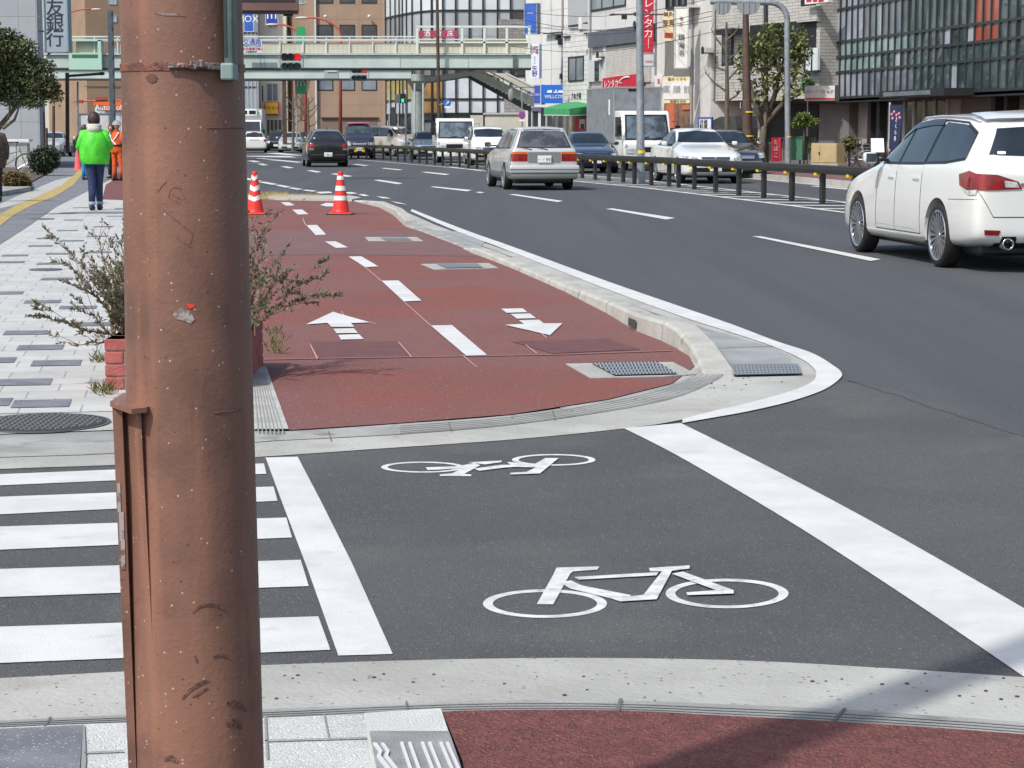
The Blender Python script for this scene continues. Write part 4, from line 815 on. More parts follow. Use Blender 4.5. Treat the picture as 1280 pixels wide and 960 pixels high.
g.poly(mb, [(882, 165), (886, 153), (900, 146), (919, 145), (921, 160), (920, 190), (882, 190)], -1.0, 0); mb.build('canvas', mat('canvas_grey', (70, 72, 72), .8, (56, 58, 58), 3, 5, bump=.6, bsc=6), t)
s = Fac(870, 79, 905, 78); q_ = s.sign(874, 148, 889, 168, WHITES, 'small white and blue notice board with black characters by the utility poles', 0, .06, mf=BLUEP); s.text('月極\n駐車', 879.5, 156, .2, INK, q_, off=.07, line=.9)

# air conditioning units, pipes and cable clutter on the white buildings
ACM = mat('ac_white', (198, 198, 192), .5, (182, 182, 176), 3, 4)
for (pl, dl, pr, dr, x, y, w_, h_, lab) in ((735, 102, 832, 92, 744, 66, 7, 5, 'white air conditioning unit on the rental building beside its side window'), (703, 107, 740, 103, 733, 62, 6, 5, 'white air conditioning unit high on the narrow clapboard house'), (657, 118, 710, 113, 699, 92, 7, 6, 'white air conditioning unit on the corner building above the bright blue sign'), (822, 92, 890, 84.5, 876, 60, 6, 6, 'white air conditioning unit on the plaster wall right of the tall lightbox'), (889, 85, 1024, 77.5, 925, 128, 9, 7, 'grey air conditioning unit under the overhang of the tiled building'), (735, 102, 832, 92, 790, 28, 8, 5, 'white air conditioning unit on the ledge above the roller shutter')):
    f = Fac(pl, dl, pr, dr); t = thing('air_conditioner', lab, 'air conditioner', f.pt(*f.hit(x, y + h_), .1)); f.parent = t
    mb = MB(); f.box(mb, x, y, x + w_, y + h_, .02, .35); mb.build('casing', ACM, t); tc, zc = f.hit(x + w_ * .42, y + h_ / 2, .36); q_ = frame(f.pt(tc, zc, .36), f.r, f.n); MB().lathe([(.01, 0), (.16, 0), (.16, .02)], q_, 16, close=False).build('fan', FR_D, t)
    f.part('bracket', FR_D, [(x, y + h_, x + w_, y + h_ + .8)], .02, .36)
PIPE = mat('pipe_grey', (150, 150, 146), .6)
for (pl, dl, pr, dr, x, y0, y1, lab) in ((657, 118, 710, 113, 703, -60, 104, 'thin grey downpipe on the corner building'), (735, 102, 832, 92, 737.5, 0, 160, 'thin grey downpipe at the left edge of the rental building'), (822, 92, 890, 84.5, 866, -60, 180, 'thin grey downpipe on the plaster building'), (889, 85, 1024, 77.5, 893, 0, 124, 'thin grey downpipe at the left edge of the tiled building')):
    f = Fac(pl, dl, pr, dr); a = f.hit(x, y0, .08); b_ = f.hit(x, y1, .08); tag(MB().tube([f.pt(a[0], a[1], .08), f.pt(a[0], max(.1, b_[1]), .08)], .05, 8).build('downpipe', PIPE), lab, 'pipe')
# ------------------------------------------------------------ footbridge
t = thing('footbridge', 'pale green steel pedestrian footbridge spanning the whole road', 'footbridge', P(520, 196, 104)); D = 104.0
def BZ(y, d=D): return P(600, y, d).z
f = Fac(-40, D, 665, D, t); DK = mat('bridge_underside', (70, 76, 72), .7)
f.part('girder', GREENB, [(58, 68.5, 664, 84.6)], -.6, 0); f.part('deck', GREENB, [(50, 67, 664, 68.5)], -2.4, .12); f.part('back_girder', GREENB, [(58, 69, 664, 84)], -2.4, -2.1)
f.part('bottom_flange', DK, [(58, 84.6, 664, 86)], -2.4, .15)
f.part('girder_seam', mat('seam_green', (146, 172, 162), .6), [(x, 69, x + .6, 84.4) for x in (128, 325, 330, 500, 585)], 0, .02)
PANEL = mat('parapet_panel', (204, 202, 184), .6, (194, 192, 174), .7, 5, stain=((168, 164, 140), 2, .6, .5))
f.part('parapet_panel', PANEL, [(148, 54, 664, 66.5), (50, 54, 84, 66.5), (95, 50, 130, 66)], -.06, .02)
mb = MB()
for x in range(152, 662, 6):
    for y in (57, 60.5, 64): f.box(mb, x, y, x + .9, y + .9, .02, .03)
mb.build('parapet_holes', mat('parapet_hole', (150, 148, 130), .7), t)
f.part('handrail', mat('rail_white', (206, 212, 208), .5), [(84, 45, 520, 46.6), (84, 50.5, 520, 51.5), (50, 48.5, 664, 50)], .05, .12)
PO = MATS['rail_white']
f.part('rail_post', PO, [(x, 45, x + 1.6, 67) for x in range(88, 519, 29)], .02, .1)
f.part('tall_frame', mat('frame_white', (208, 216, 206), .5), [(520, 32, 664, 34.5)] + [(x, 34, x + 3, 68) for x in (520, 576, 604, 632, 660)] + [(524, 52, 660, 54)], -.02, .14)
f.part('cream_slats', mat('cream_slat', (214, 206, 160), .6), [(x, 49.6, x + 22, 52) for x in (526, 582, 610, 636)], -.1, .02)
f.part('green_gantry', mat('mint_frame', (178, 216, 196), .5), [(86, 66, 127, 87), (86, 50, 90, 66), (122, 50, 126, 66), (86, 49, 126, 51.5)], .15, .35); f.part('gantry_slot', mat('dark_green_slot', (70, 110, 88), .6), [(90, 68, 122, 72)], .35, .37)
# second, further span and pier
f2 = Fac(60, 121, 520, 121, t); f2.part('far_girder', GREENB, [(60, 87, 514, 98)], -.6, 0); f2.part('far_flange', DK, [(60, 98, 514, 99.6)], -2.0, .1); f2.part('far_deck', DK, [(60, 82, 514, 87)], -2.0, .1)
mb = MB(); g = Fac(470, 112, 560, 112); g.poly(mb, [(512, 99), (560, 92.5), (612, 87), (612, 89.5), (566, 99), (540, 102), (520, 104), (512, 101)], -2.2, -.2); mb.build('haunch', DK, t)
mb = MB(); p = P(522, 100, 110); r = .32; mb.tube([(p.x, p.y, .14), (p.x, p.y, p.z + .3)], .34, 20); mb.build('pier', mat('pier_green', (160, 172, 164), .6, (140, 152, 144), 2, 6), t, auto=40)
mb = MB(); g.poly(mb, [(508, 101), (534, 101), (528, 112), (516, 112)], 1.4, 2.4); mb.build('pier_cap', DK, t)
MB().tube([P(518.4, 104, 109.2), P(518.4, 192, 109.2)], .05).build('drainpipe', FR_L, t)
MB().tube([P(529, 104, 109.4), P(529, 188, 109.4)], .05).build('drainpipe', FR_L, t)
# stair
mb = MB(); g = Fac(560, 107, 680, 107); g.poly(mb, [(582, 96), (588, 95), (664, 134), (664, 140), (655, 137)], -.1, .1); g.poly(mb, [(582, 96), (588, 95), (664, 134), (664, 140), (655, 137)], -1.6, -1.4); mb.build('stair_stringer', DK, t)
mb = MB(); g.poly(mb, [(588, 95), (592, 92), (668, 130), (668, 134)], -.1, .16); mb.build('stair_edge', GREENB, t)
mb = MB(); g.poly(mb, [(592, 92), (606, 92), (668, 122), (668, 130)], .0, .06); g.poly(mb, [(606, 90), (632, 92), (668, 110), (668, 117)], -1.5, -1.44); mb.build('stair_parapet', PANEL, t)
mb = MB()
for k in range(6):
    x = 606 + k * 11; y = 86 + k * 5.6; g.box(mb, x, y, x + 1.6, y + 15, .06, .14)
g.poly(mb, [(604, 84.5), (604, 86.5), (668, 120), (668, 118)], .06, .14); g.poly(mb, [(632, 90), (632, 92), (668, 110), (668, 108)], -1.5, -1.4); mb.build('stair_rail', PO, t)
mb = MB()
for k in range(16):
    x = 590 + k * 4.6; y = 97.5 + k * 2.36; p0 = g.pt(*g.hit(x, y), -.1); mb.box((p0.x, p0.y, p0.z), (p0.x + .28, p0.y + 1.4, p0.z + .05))
mb.build('stair_treads', mat('tread', (120, 122, 118), .8), t)
f.part('ladder', mat('ladder', (120, 130, 124), .6), [(641, 69 + k * 2.2, 646.5, 69.6 + k * 2.2) for k in range(7)] + [(641, 68.5, 641.6, 85), (646, 68.5, 646.6, 85)], .02, .08)
# traffic signals on the bridge
def signal(x, y, d, sc, label, lit, grp=None, back=True):
    t = thing('traffic_signal', label, 'traffic signal', P(x, y, d), 0, grp); g = Fac(x - 20, d, x + 20, d, t)
    e = 6.2 * sc
    lit_m = mat('lamp_red', (255, 40, 60), .4, emit=((255, 30, 50), .45)); off = mat('lamp_off', (34, 36, 38), .3); gr = mat('lamp_green_dark', (28, 84, 70), .3)
    for row in range(2):
        yy = y + row * 9.6 * sc
        mb = MB(); g.box(mb, x - 9.6 * sc * 1.0, yy - 4 * sc, x + 9.6 * sc, yy + 4 * sc, 0, .15); mb.build('housing', mat('signal_housing', (150, 154, 158), .5), t)
        for k in (-1, 0, 1):
            c = P(x + k * e, yy, d - .16); mt = Matrix.Translation(c) @ Matrix.Rotation(R(90), 4, 'X')
            m_ = lit_m if (row == 0 and k == 1 and lit) else (gr if row else off)
            l = MB().lathe([(.145 * sc, -.02), (.145 * sc, .02)], mt, 20).build('lamp', m_, t)
            hv = MB(); n = 14
            vs = []
            for j in range(n + 1):
                a = R(-25 + 230 * j / n); vs += [c + Vector((.165 * sc * math.cos(a), .05, .165 * sc * math.sin(a))), c + Vector((.165 * sc * math.cos(a), -.28, .165 * sc * math.sin(a) - .04))]
            hv.add(vs, [(2 * j, 2 * j + 2, 2 * j + 3, 2 * j + 1) for j in range(n)]); hv.flat = True; hv.build('hood', MATS['signal_housing'], l, smooth=True)
    mb = MB(); g.box(mb, x - 14 * sc, y - 1, x - 9.6 * sc, y, 0, .06); g.box(mb, x + 9.6 * sc, y - 1, x + 15 * sc, y, 0, .06); g.box(mb, x - 11.5 * sc, y - 6, x - 10.8 * sc, y + 12 * sc, -.05, .05); g.box(mb, x + 11.5 * sc, y - 6, x + 12.2 * sc, y + 12 * sc, -.05, .05); mb.build('bracket', GALV, t)
signal(364, 71, 103.2, 1.25, 'double row traffic signal with red lit, hung on the near face of the footbridge', 1)
signal(449, 87.6, 119.6, 1.0, 'double row traffic signal with red lit, hung lower under the footbridge', 1)
t = thing('back_of_signal', 'grey back of a signal box under the footbridge between the two lit signals', 'signal box', P(414, 92, 119.8)); g = Fac(400, 119.8, 430, 119.8, t); g.part('housing', mat('signal_back', (158, 164, 166), .5), [(405, 87, 423, 98)], 0, .3); g.part('plate', FR_L, [(409, 88, 421, 90)], .3, .35)
s = Fac(296, 103.4, 330, 103.4); q_ = s.sign(296, 48.5, 327.5, 66.5, mat('notice_white', (206, 208, 214), .5), 'white notice board with blue and red writing on the footbridge rail beside the rusty pole', .1, .15); s.text('交通路', 315, 52.5, .3, BLUEP, q_, off=.16); s.text('EMERGENCY ROAD', 312, 57, .13, BLUEP, q_, off=.16); s.text('緊急交通通行禁止', 314, 61.2, .15, REDP, q_, off=.16); s.text('大地震発生時', 314, 64.8, .09, INK, q_, off=.16)
t = thing('pedestrian_signal', 'green lit pedestrian signal on a post under the footbridge', 'traffic signal', P(503, 190, 108)); g = Fac(490, 108, 510, 108, t); g.part('housing', FR_D, [(500.4, 117, 506.6, 129)], 0, .2); g.part('lamp', mat('lamp_green', (60, 220, 160), .4, emit=((40, 230, 160), 1.0)), [(501.8, 123.6, 505, 128)], .2, .22); g.part('back_plate', mat('plate_dark', (110, 112, 112), .6), [(493.5, 118, 500, 129)], 0, .04); MB().tube([P(507.4, 112, 108), P(507.4, 196, 108)], .04).build('post', FR_L, t)
# round signs
def disc_sign(x, y, d, r, ring_m, face_m, label, base_y=None, extra=None):
    t = thing('road_sign', label, 'road sign', P(x, base_y or y, d)); c = P(x, y, d); mt = Matrix.Translation(c) @ Matrix.Rotation(R(90), 4, 'X')
    MB().lathe([(r, -.01), (r, .01)], mt, 28).build('rim', ring_m, t); MB().lathe([(r * .74, .01), (r * .74, .018)], mt, 28).build('face', face_m, t)
    return t, c
RIMR = mat('sign_red', (190, 40, 56), .5); FB = mat('sign_blue', (44, 100, 180), .5)
t, c = disc_sign(559, 128.5, 102, .19, FB, FB, 'round blue road sign with a white arrow on the brown lamp pole'); q_ = Matrix.Translation(c + Vector((0, -.03, 0))); MB().add([q_ @ Vector(v) for v in ((-.07, 0, -.06), (.01, 0, .02), (-.02, 0, .05), (.09, 0, .08), (.07, 0, -.03), (.04, 0, 0), (-.04, 0, -.09))], [(0, 1, 2, 3, 4, 5, 6)]).build('arrow', WINK, t)
MB().box(c + Vector((-.13, -.02, -.24)), c + Vector((.13, .0, -.16))).build('plate', WINK, t); MB().tube([c + Vector((0, .02, 0)), P(549, 131, 102)], .02).build('bracket', GALV, t)
t, c = disc_sign(652.5, 144, 98, .17, RIMR, FB, 'round no parking sign, blue with red rim, left of the white corner building', 196); MB().box(Vector((-.13, -.026, -.014)), Vector((.13, -.02, .014)), Matrix.Translation(c) @ Matrix.Rotation(R(45), 4, 'Y')).build('bar', RIMR, t); MB().tube([P(652.6, 110, 98.1), P(652.6, 198, 98.1)], .03).build('post', GALV, t); MB().box(c + Vector((-.13, -.02, -.28)), c + Vector((.13, 0, -.2))).build('plate', WINK, t)
# mirror
t = thing('traffic_mirror', 'oval grey back of a traffic mirror in front of the stair', 'mirror', P(638, 118, 100)); MB().ball(P(638.5, 118.5, 100), (.14, .08, .3), 16, 10).build('mirror_back', mat('mirror_grey', (132, 136, 136), .6), t, smooth=True); MB().tube([P(642, 109, 100), P(668, 109, 100.5)], .025).build('arm', GALV, t)
# ------------------------------------------------------------ poles
def pole(name, label, cat, x, y0, yb, r0, r1, m, xt=None, group=None, n=14):
    b = G(x, yb); d = b.y; tp = P(xt or x, y0, d); t = thing(name, label, cat, (b.x, b.y, 0), 0, group)
    MB().tube([b, tp], [r0, r1], n).build('pole', m, t, auto=50); return t, b, tp
t, b, tp = pole('street_lamp', 'thick grey steel lamp post standing in the median behind the guard rail', 'street lamp', 801, -60, 229.5, .115, .085, GALV, 799)
MB().lathe([(.2, 0), (.2, .02), (.13, .03), (.12, .3)], Matrix.Translation(b), 20).build('base_plate', GALV, t, auto=40); k = P(800, 163.5, b.y); MB().lathe([(.119, -.04), (.119, .04)], Matrix.Translation((b.x, b.y, .85)), 20).build('yellow_band', YELP, t)
t, b, tp = pole('utility_pole', 'brown steel pole in front of the white siding house', 'pole', 750.5, -40, 194.4, .14, .13, BROWNM)
t, b, tp = pole('street_lamp', 'slender brown lamp pole crossing the footbridge, left of the stair', 'street lamp', 549.5, -30, 200.6, .1, .07, BROWNM, 546)
t, b, tp = pole('utility_pole', 'rusty brown steel pole with yellow bands beside the leafy tree', 'pole', 935, 18, 218, .19, .1, mat('rust_brown_pole', (92, 72, 64), .7, (74, 58, 52), 3, 6), 932)
for y in (140, 170): MB().lathe([(.185, -.02), (.185, .02)], Matrix.Translation((b.x, b.y, P(935, y, b.y).z)), 16).build('yellow_band', YELP, t)
t, b, tp = pole('street_lamp', 'dark grey square lamp post in front of the leafy tree', 'street lamp', 958, -30, 214, .085, .08, mat('charcoal_paint', (52, 54, 58), .5), 957)
k = G(985, 216); t = thing('sign_gantry_pole', 'pale grey bent-over pole carrying the backs of round signs, right of the leafy tree', 'sign gantry', k)
path = [k, P(984, 60, k.y)] + [P(984 - 22 * (1 - math.cos(a)), 24 - 21 * math.sin(a), k.y) for a in [0, .3, .6, .9, 1.2, 1.5]] + [P(888, 2, k.y)]
MB().tube(path, .1, 14).build('pole', GALV, t, auto=50); MB().lathe([(.106, -.02), (.106, .02)], Matrix.Translation((k.x, k.y, P(985, 171, k.y).z)), 16).build('yellow_band', YELP, t)
for x0, x1 in ((893, 914), (921, 950)):
    g = Fac(x0, k.y - .1, x1, k.y - .1); mb = MB(); w_ = (x1 - x0) / 2; g.poly(mb, [(x0, 4)] + [(x0 + w_ - w_ * math.cos(a), 6 + 13 * math.sin(a)) for a in [R(15 * i) for i in range(1, 12)]] + [(x1, 4)], 0, .03); sg = mb.build('sign_back', mat('sign_back', (150, 154, 156), .5, metal=.4), t)
    mb = MB(); [g.box(mb, x0 + w_ * q_, 3, x0 + w_ * q_ + .8, 17, .03, .06) for q_ in (.5, 1, 1.5)]; mb.build('ribs', GALV, sg)
t, b, tp = pole('signal_arm_pole', 'grey utility pole with cables and pipes beside the cream sign board', 'utility pole', 885, -40, 206, .13, .12, mat('concrete_pole', (156, 158, 158), .7))
MB().tube([P(762, 18, b.y), P(930, 18, b.y)], .035).build('arm', mat('arm_rust', (96, 76, 72), .6), t); MB().tube([P(884, 20, b.y), P(932, 37, b.y)], .03).build('stay', FR_D, t)
g = Fac(770, b.y, 800, b.y, t); g.part('detector', FR_D, [(777, 18, 784, 24)], -.1, .1); g.part('arm_clamp', FR_D, [(793, 15, 795, 20), (766, 16, 767, 19)], -.06, .06)
for i, (dx, r_, mm) in enumerate(((-11, .04, GALV), (-5, .05, FR_D), (5, .05, FR_D), (9, .04, GALV))): MB().tube([P(885 + dx, -40, b.y - .1), P(885 + dx, 196, b.y - .1)], r_).build('conduit', mm, t)
g.part('meter_box', mat('meter_grey', (96, 98, 100), .6), [(861, 115, 866, 126)], -.1, .1); MB().tube([P(861, 128, b.y), P(885, 128, b.y)], .03).build('strut', GALV, t)
t, b, tp = pole('telephone_pole', 'grey pole with junction fittings between the cream board and the tiled building', 'utility pole', 868, 14, 207, .07, .06, mat('pale_pole', (190, 190, 186), .7))
# lamp standards behind bridge with curved arms
def curved(label, x, yb, ytop, xe, ye, m, r=.06, d=None):
    b = P(x, yb, d); b.z = 0; t = thing('street_lamp', label, 'street lamp', b); tp = P(x, ytop, d); e = P(xe, ye, d)
    pts = [b, tp] + [tp.lerp(e, 1 - math.cos(a)) * 1 if False else Vector((tp.x + (e.x - tp.x) * (1 - math.cos(a)), d, tp.z + (e.z - tp.z) * math.sin(a))) for a in [R(15 * i) for i in range(1, 7)]]
    MB().tube(pts, [r * 1.3, r] + [r * .7] * 6, 10).build('pole', m, t, smooth=True); MB().ball(e + Vector((-.3 if xe < x else .3, 0, -.05)), (.5, .2, .1), 12, 6).build('lamp_head', mat('lamp_head', (196, 186, 176), .5), t, smooth=True)
RO = mat('red_oxide', (176, 84, 66), .6)
curved('red-brown lamp standard with arched arm in front of the brown building', 425.5, 180, 44, 383, 21.5, RO, .1, 140)
curved('red-brown lamp standard left of the other, partly behind the green hanging sign', 382, 180, 60, 345, 30, RO, .1, 155)
curved('small red lamp standard far beyond the footbridge at left', 84, 180, 20, 116, 11, RO, .1, 190)
t = thing('banner_sign', 'green vertical sign with white m on a grey post left of the brown building', 'sign', P(376, 180, 120)); g = Fac(366, 122, 384, 122, t); g.part('panel', mat('sign_green', (44, 150, 96), .5), [(371, 33, 381.6, 117.5)], 0, .3); g.part('side_frame', FR_L, [(381.6, 33, 383, 114)], 0, .25); g.text('m', 376.2, 103, .7, WINK, t, off=.32); g.part('post', GALV, [(369, 42, 371, 178)], -.1, .1)
g = Fac(352, 135, 362, 135); 
t = thing('brown_portal_frame', 'dark brown portal frame with a hanging board at the top, right of the rusty pole', 'sign frame', P(357, 180, 130)); g = Fac(300, 130, 362, 130, t); g.part('post', BROWNM, [(353, 98, 358, 180)], -.1, .1); g.part('beam', BROWNM, [(300, 98, 358, 101.4)], -.1, .1)
t = thing('overhead_sign', 'dark maroon sign box overhanging at the top edge beside the rusty pole', 'sign', P(335, 14, 60)); g = Fac(296, 60, 376, 60, t); g.part('panel', mat('maroon_board', (110, 80, 78), .6, (96, 70, 68), 2, 4), [(286, -40, 372, 13)], 0, .3); g.part('edge', FR_D, [(286, 13, 372, 17)], -.05, .25); g.part('tip', FR_D, [(354, 17, 366, 20)], 0, .1); g.part('dark_face', mat('matte_black', (34, 34, 36), .6), [(286, -40, 368, 2)], .3, .32)
t = thing('street_pole', 'dark grey perforated steel pole immediately left of the rusty pole', 'pole', G(150, 213)); d_ = 74
MB().box((X(145.5, d_), d_ - .1, 0), (X(151.5, d_), d_ + .1, P(150, 13, d_).z)).build('pole', mat('slate_steel', (76, 86, 96), .5, (66, 74, 84), 4, 4), t); mb = MB()
for k in range(9): mb.box((X(150.4, d_), d_ - .12, 1.4 + k * .5), (X(152.6, d_), d_ - .1, 1.55 + k * .5))
mb.build('clips', FR_D, t)
t = thing('brown_post', 'dark brown post with a side arm under the footbridge, left of the person in green', 'pole', P(84, 196, 95)); MB().tube([P(84.5, 190, 95), P(84, 91, 95)], .09).build('pole', BROWNM, t); MB().tube([P(84, 95, 95), P(128, 92, 95)], .06).build('arm', BROWNM, t); MB().ball(P(127, 92, 95), (.15, .15, .08), 10, 6).build('lamp', FR_D, t)
t = thing('slim_post', 'slim grey post behind the person in green', 'pole', P(97, 190, 105)); MB().tube([P(97, 190, 105), P(97, 102, 105)], .05).build('pole', GALV, t)
t = thing('far_signal', 'far red-brown signal arm across the end of the street at left', 'signal arm', P(125, 125, 160)); MB().tube([P(92, 127, 160), P(150, 125.5, 160)], .06).build('arm', RO, t); g = Fac(90, 160, 150, 160, t); g.part('housing', mat('rust_red', (150, 66, 50), .6), [(96, 125, 103, 129), (119, 121, 133, 125)], -.1, .2)
t = thing('gate_post', 'dark slim gate posts beside the dark bush at left', 'post', P(68, 200, 72)); mb = MB(); [mb.tube([P(x, 204, 72), P(x, y, 72)], .05) for x, y in ((67, 132), (58, 160))]; mb.build('posts', BROWNM, t)
# white board fence bits at left of far road
# bare street trees near the far shops
def bare(label, x, d, yb, yt, seed, spread, m, crown=None):
    rg = random.Random(seed); t = thing('bare_tree', label, 'tree', P(x, yb, d)); mb = MB(); b = P(x, yb, d); b.z = .14; tp = P(x, yt, d); hgt = tp.z
    mb.tube([b, b.lerp(tp, .5) + Vector((.03, 0, 0)), tp], [.1, .08, .04], 8)
    for k in range(7):
        f_ = .45 + .5 * k / 7; p = b.lerp(tp, f_); a = (-1) ** k * rg.uniform(.6, 1) * spread * (1.1 - f_ * .6); e = p + Vector((a, rg.uniform(-.3, .3), rg.uniform(.3, .8) * spread)); mid = p.lerp(e, .6) + Vector((0, 0, -.08)); mb.tube([p, mid, e], [.045, .035, .014], 6)
        for j in range(3): q_ = mid.lerp(e, rg.random()); mb.tube([q_, q_ + Vector((rg.uniform(-.2, .2), rg.uniform(-.1, .1), rg.uniform(.1, .4)))], [.012, .005], 4)
    mb.build('trunk', m, t); return t
BARK = mat('grey_bark', (104, 98, 88), .9, (84, 78, 70), 8, 6, bump=.4)
bare('bare pruned grey tree before the pale tiled building', 908, 77, 190, 28, 4, 1.0, BARK)
bare('thin bare tree left of the brown building', 366, 138, 182, 118, 5, 1.2, BARK); bare('thin bare tree beside the green hanging sign', 385, 142, 182, 122, 8, 1.2, BARK)
# overhead wires
t = MB()
for y0, y1 in ((30, 14), (36, 20), (12, -2), (58, 40), (22, 26)): a, b_ = P(640, y0, 100), P(890, y1, 82); t.tube([a.lerp(b_, k / 8) + Vector((0, 0, -.5 * math.sin(math.pi * k / 8))) for k in range(9)], .012, 5)
tag(t.build('overhead_wires', FR_D), 'thin black wires sagging across the white buildings', 'wires')
# ------------------------------------------------------------ guard rail in the median
RAILM = mat('rail_brown', (46, 44, 44), .5, (38, 36, 36), 3, 5, metal=.2)
t = thing('guard_rail', 'dark brown median guard rail with yellow reflectors on square posts', 'guard rail', G(865, 238))
pp = [(438, 197.4), (447, 198), (457, 198.6), (467, 199.3), (478, 200), (487, 200.7), (496, 201.4), (504.7, 202.2), (513.5, 203), (523, 203.9), (532, 204.8), (542.5, 205.8), (552, 206.8), (562, 207.9), (573, 209), (584, 210.2), (594.7, 211.4), (606, 212.6), (618, 213.8), (631, 215), (644, 216.3), (657, 217.5), (671, 218.8), (685, 220), (699, 221.3), (712, 222.4), (726, 223.6), (742, 225.4), (759, 227), (777, 228.8), (791, 230), (812, 231.5), (834, 233.4), (846, 234.8), (865.5, 237.6), (892, 240.8), (921, 244), (952, 247.4), (987, 251), (1025, 254.6)]
pg = [G(*p) for p in pp]
for k in range(1, 12): pg.append(G(1025, 254.6) + Vector((math.sin(R(9.3)), -math.cos(R(9.3)), 0)) * 1.95 * k)
ZR0, ZR1 = .575, .745
mb = MB(); vs = []; nr = []
for i, p in enumerate(pg):
    d_ = (pg[max(i - 1, 0)] - pg[min(i + 1, len(pg) - 1)]).normalized(); n = Vector((d_.y, -d_.x, 0)); n = n if n.x < 0 else -n; nr.append(n)
    for a, z in ((.03, ZR0), (.10, ZR0 + .015), (.11, (ZR0 + ZR1) / 2), (.10, ZR1 - .015), (.03, ZR1), (-.0, ZR1), (-.0, ZR0)): vs.append(p + n * a + Vector((0, 0, z)))
fs = []
for i in range(len(pg) - 1):
    for j in range(7): fs.append((i * 7 + j, i * 7 + (j + 1) % 7, (i + 1) * 7 + (j + 1) % 7, (i + 1) * 7 + j))
mb.add(vs, fs + [tuple(range(7)), tuple(range(len(pg) * 7 - 7, len(pg) * 7))]).build('beam', RAILM, t)
for i, p in enumerate(pg):
    a = math.atan2(nr[i].y, nr[i].x); mt = Matrix.Translation(p) @ Matrix.Rotation(a, 4, 'Z')
    mb = MB(); mb.bbox((-.09, -.075, 0), (-.002, .075, ZR1 - .02), .012, 1, mt); mb.build('post', RAILM, t)
    mb = MB(); mb.box((.02, -.06, ZR0 - .028), (.085, .06, ZR0 + .022), mt); mb.box((.095, -.055, ZR0 - .028), (.118, .055, ZR0 + .02), mt); mb.build('reflector', YELP, t)
    if p.y < 50: MB().lathe([(.014, 0), (.014, .01)], mt @ Matrix.Translation((0, -.061, ZR0 - .1)) @ Matrix.Rotation(R(90), 4, 'X'), 8).build('bolt', GALV, t)
# ------------------------------------------------------------ the rusty pole
PD = 3.3
b0 = G(250, 480); bx = X(252, PD)
t = thing('rusty_pole', 'thick pole with bubbled rust-brown paint in the foreground, scuffed and banded', 'pole', (X(253, PD), PD, 0))
def cx_at(y): return 226.5 + (247.5 - 226.5) * (y / 960) ** 1.0
def hw_at(y): return 75.5 + 6.5 * min(1, y / 960)
def rustm():
    m = mat('rust_paint', (138, 99, 83), .5, (119, 86, 73), 3.2, 10, lo=.35, hi=.65, stain=((92, 68, 60), 5.5, .52, .6), spec=.45, speck=[(230, (186, 160, 150)), (170, (98, 68, 58))], spth=.014)
    n = m.node_tree.nodes; l = m.node_tree.links; b = n['Principled BSDF']; tc = n.new('ShaderNodeTexCoord')
    a = n.new('ShaderNodeTexNoise'); a.inputs['Scale'].default_value = 110; a.inputs['Detail'].default_value = 4; l.new(tc.outputs['Object'], a.inputs['Vector'])
    v = n.new('ShaderNodeTexNoise'); v.inputs['Scale'].default_value = 330; v.inputs['Detail'].default_value = 3; l.new(tc.outputs['Object'], v.inputs['Vector'])
    h = n.new('ShaderNodeMath'); h.operation = 'POWER'; l.new(a.outputs[0], h.inputs[0]); h.inputs[1].default_value = 3.5
    s = n.new('ShaderNodeMath'); s.operation = 'MULTIPLY_ADD'; l.new(v.outputs[0], s.inputs[0]); s.inputs[1].default_value = .25; l.new(h.outputs[0], s.inputs[2])
    bm = n.new('ShaderNodeBump'); bm.inputs['Strength'].default_value = .24; bm.inputs['Distance'].default_value = .005; l.new(s.outputs[0], bm.inputs['Height']); l.new(bm.outputs[0], b.inputs['Normal'])
    # rust streaks, stretched along the pole
    mp = n.new('ShaderNodeMapping'); mp.inputs['Scale'].default_value = (22, 22, 2.0); l.new(tc.outputs['Object'], mp.inputs[0]); q_ = n.new('ShaderNodeTexNoise'); q_.inputs['Scale'].default_value = 1; q_.inputs['Detail'].default_value = 6; l.new(mp.outputs[0], q_.inputs['Vector'])
    r = n.new('ShaderNodeValToRGB'); r.color_ramp.elements[0].position = .52; r.color_ramp.elements[1].position = .72; r.color_ramp.elements[0].color = (0, 0, 0, 1); r.color_ramp.elements[1].color = (.45, .45, .45, 1); l.new(q_.outputs[0], r.inputs[0])
    mx = n.new('ShaderNodeMixRGB'); l.new(r.outputs[0], mx.inputs[0]); src = b.inputs['Base Color'].links[0].from_socket; l.new(src, mx.inputs[1]); mx.inputs[2].default_value = lin((164, 114, 90)); l.new(mx.outputs[0], b.inputs['Base Color'])
    return m
RUST = rustm()
top, bot = P(cx_at(0), 0, PD), P(cx_at(960), 960, PD); dv = (bot - top)
def axis(z): return top + dv * ((z - top.z) / dv.z)
def rad(z):
    f_ = (top.z - z) / (top.z - bot.z); y = 960 * f_; return max(.06, (hw_at(min(y, 1100)) if y > 0 else 75.5 + y * .0045) * PD * (.985 + .045 * f_) / F)
N = 96; mb = MB(); mb.flat = False
zsl = [0] + [.02 + k * .03 for k in range(60)] + [2.2, 3, 4, 5.2]
mb.tube([axis(z) for z in zsl], [rad(z) for z in zsl], N).build('shaft', RUST, t, smooth=True)
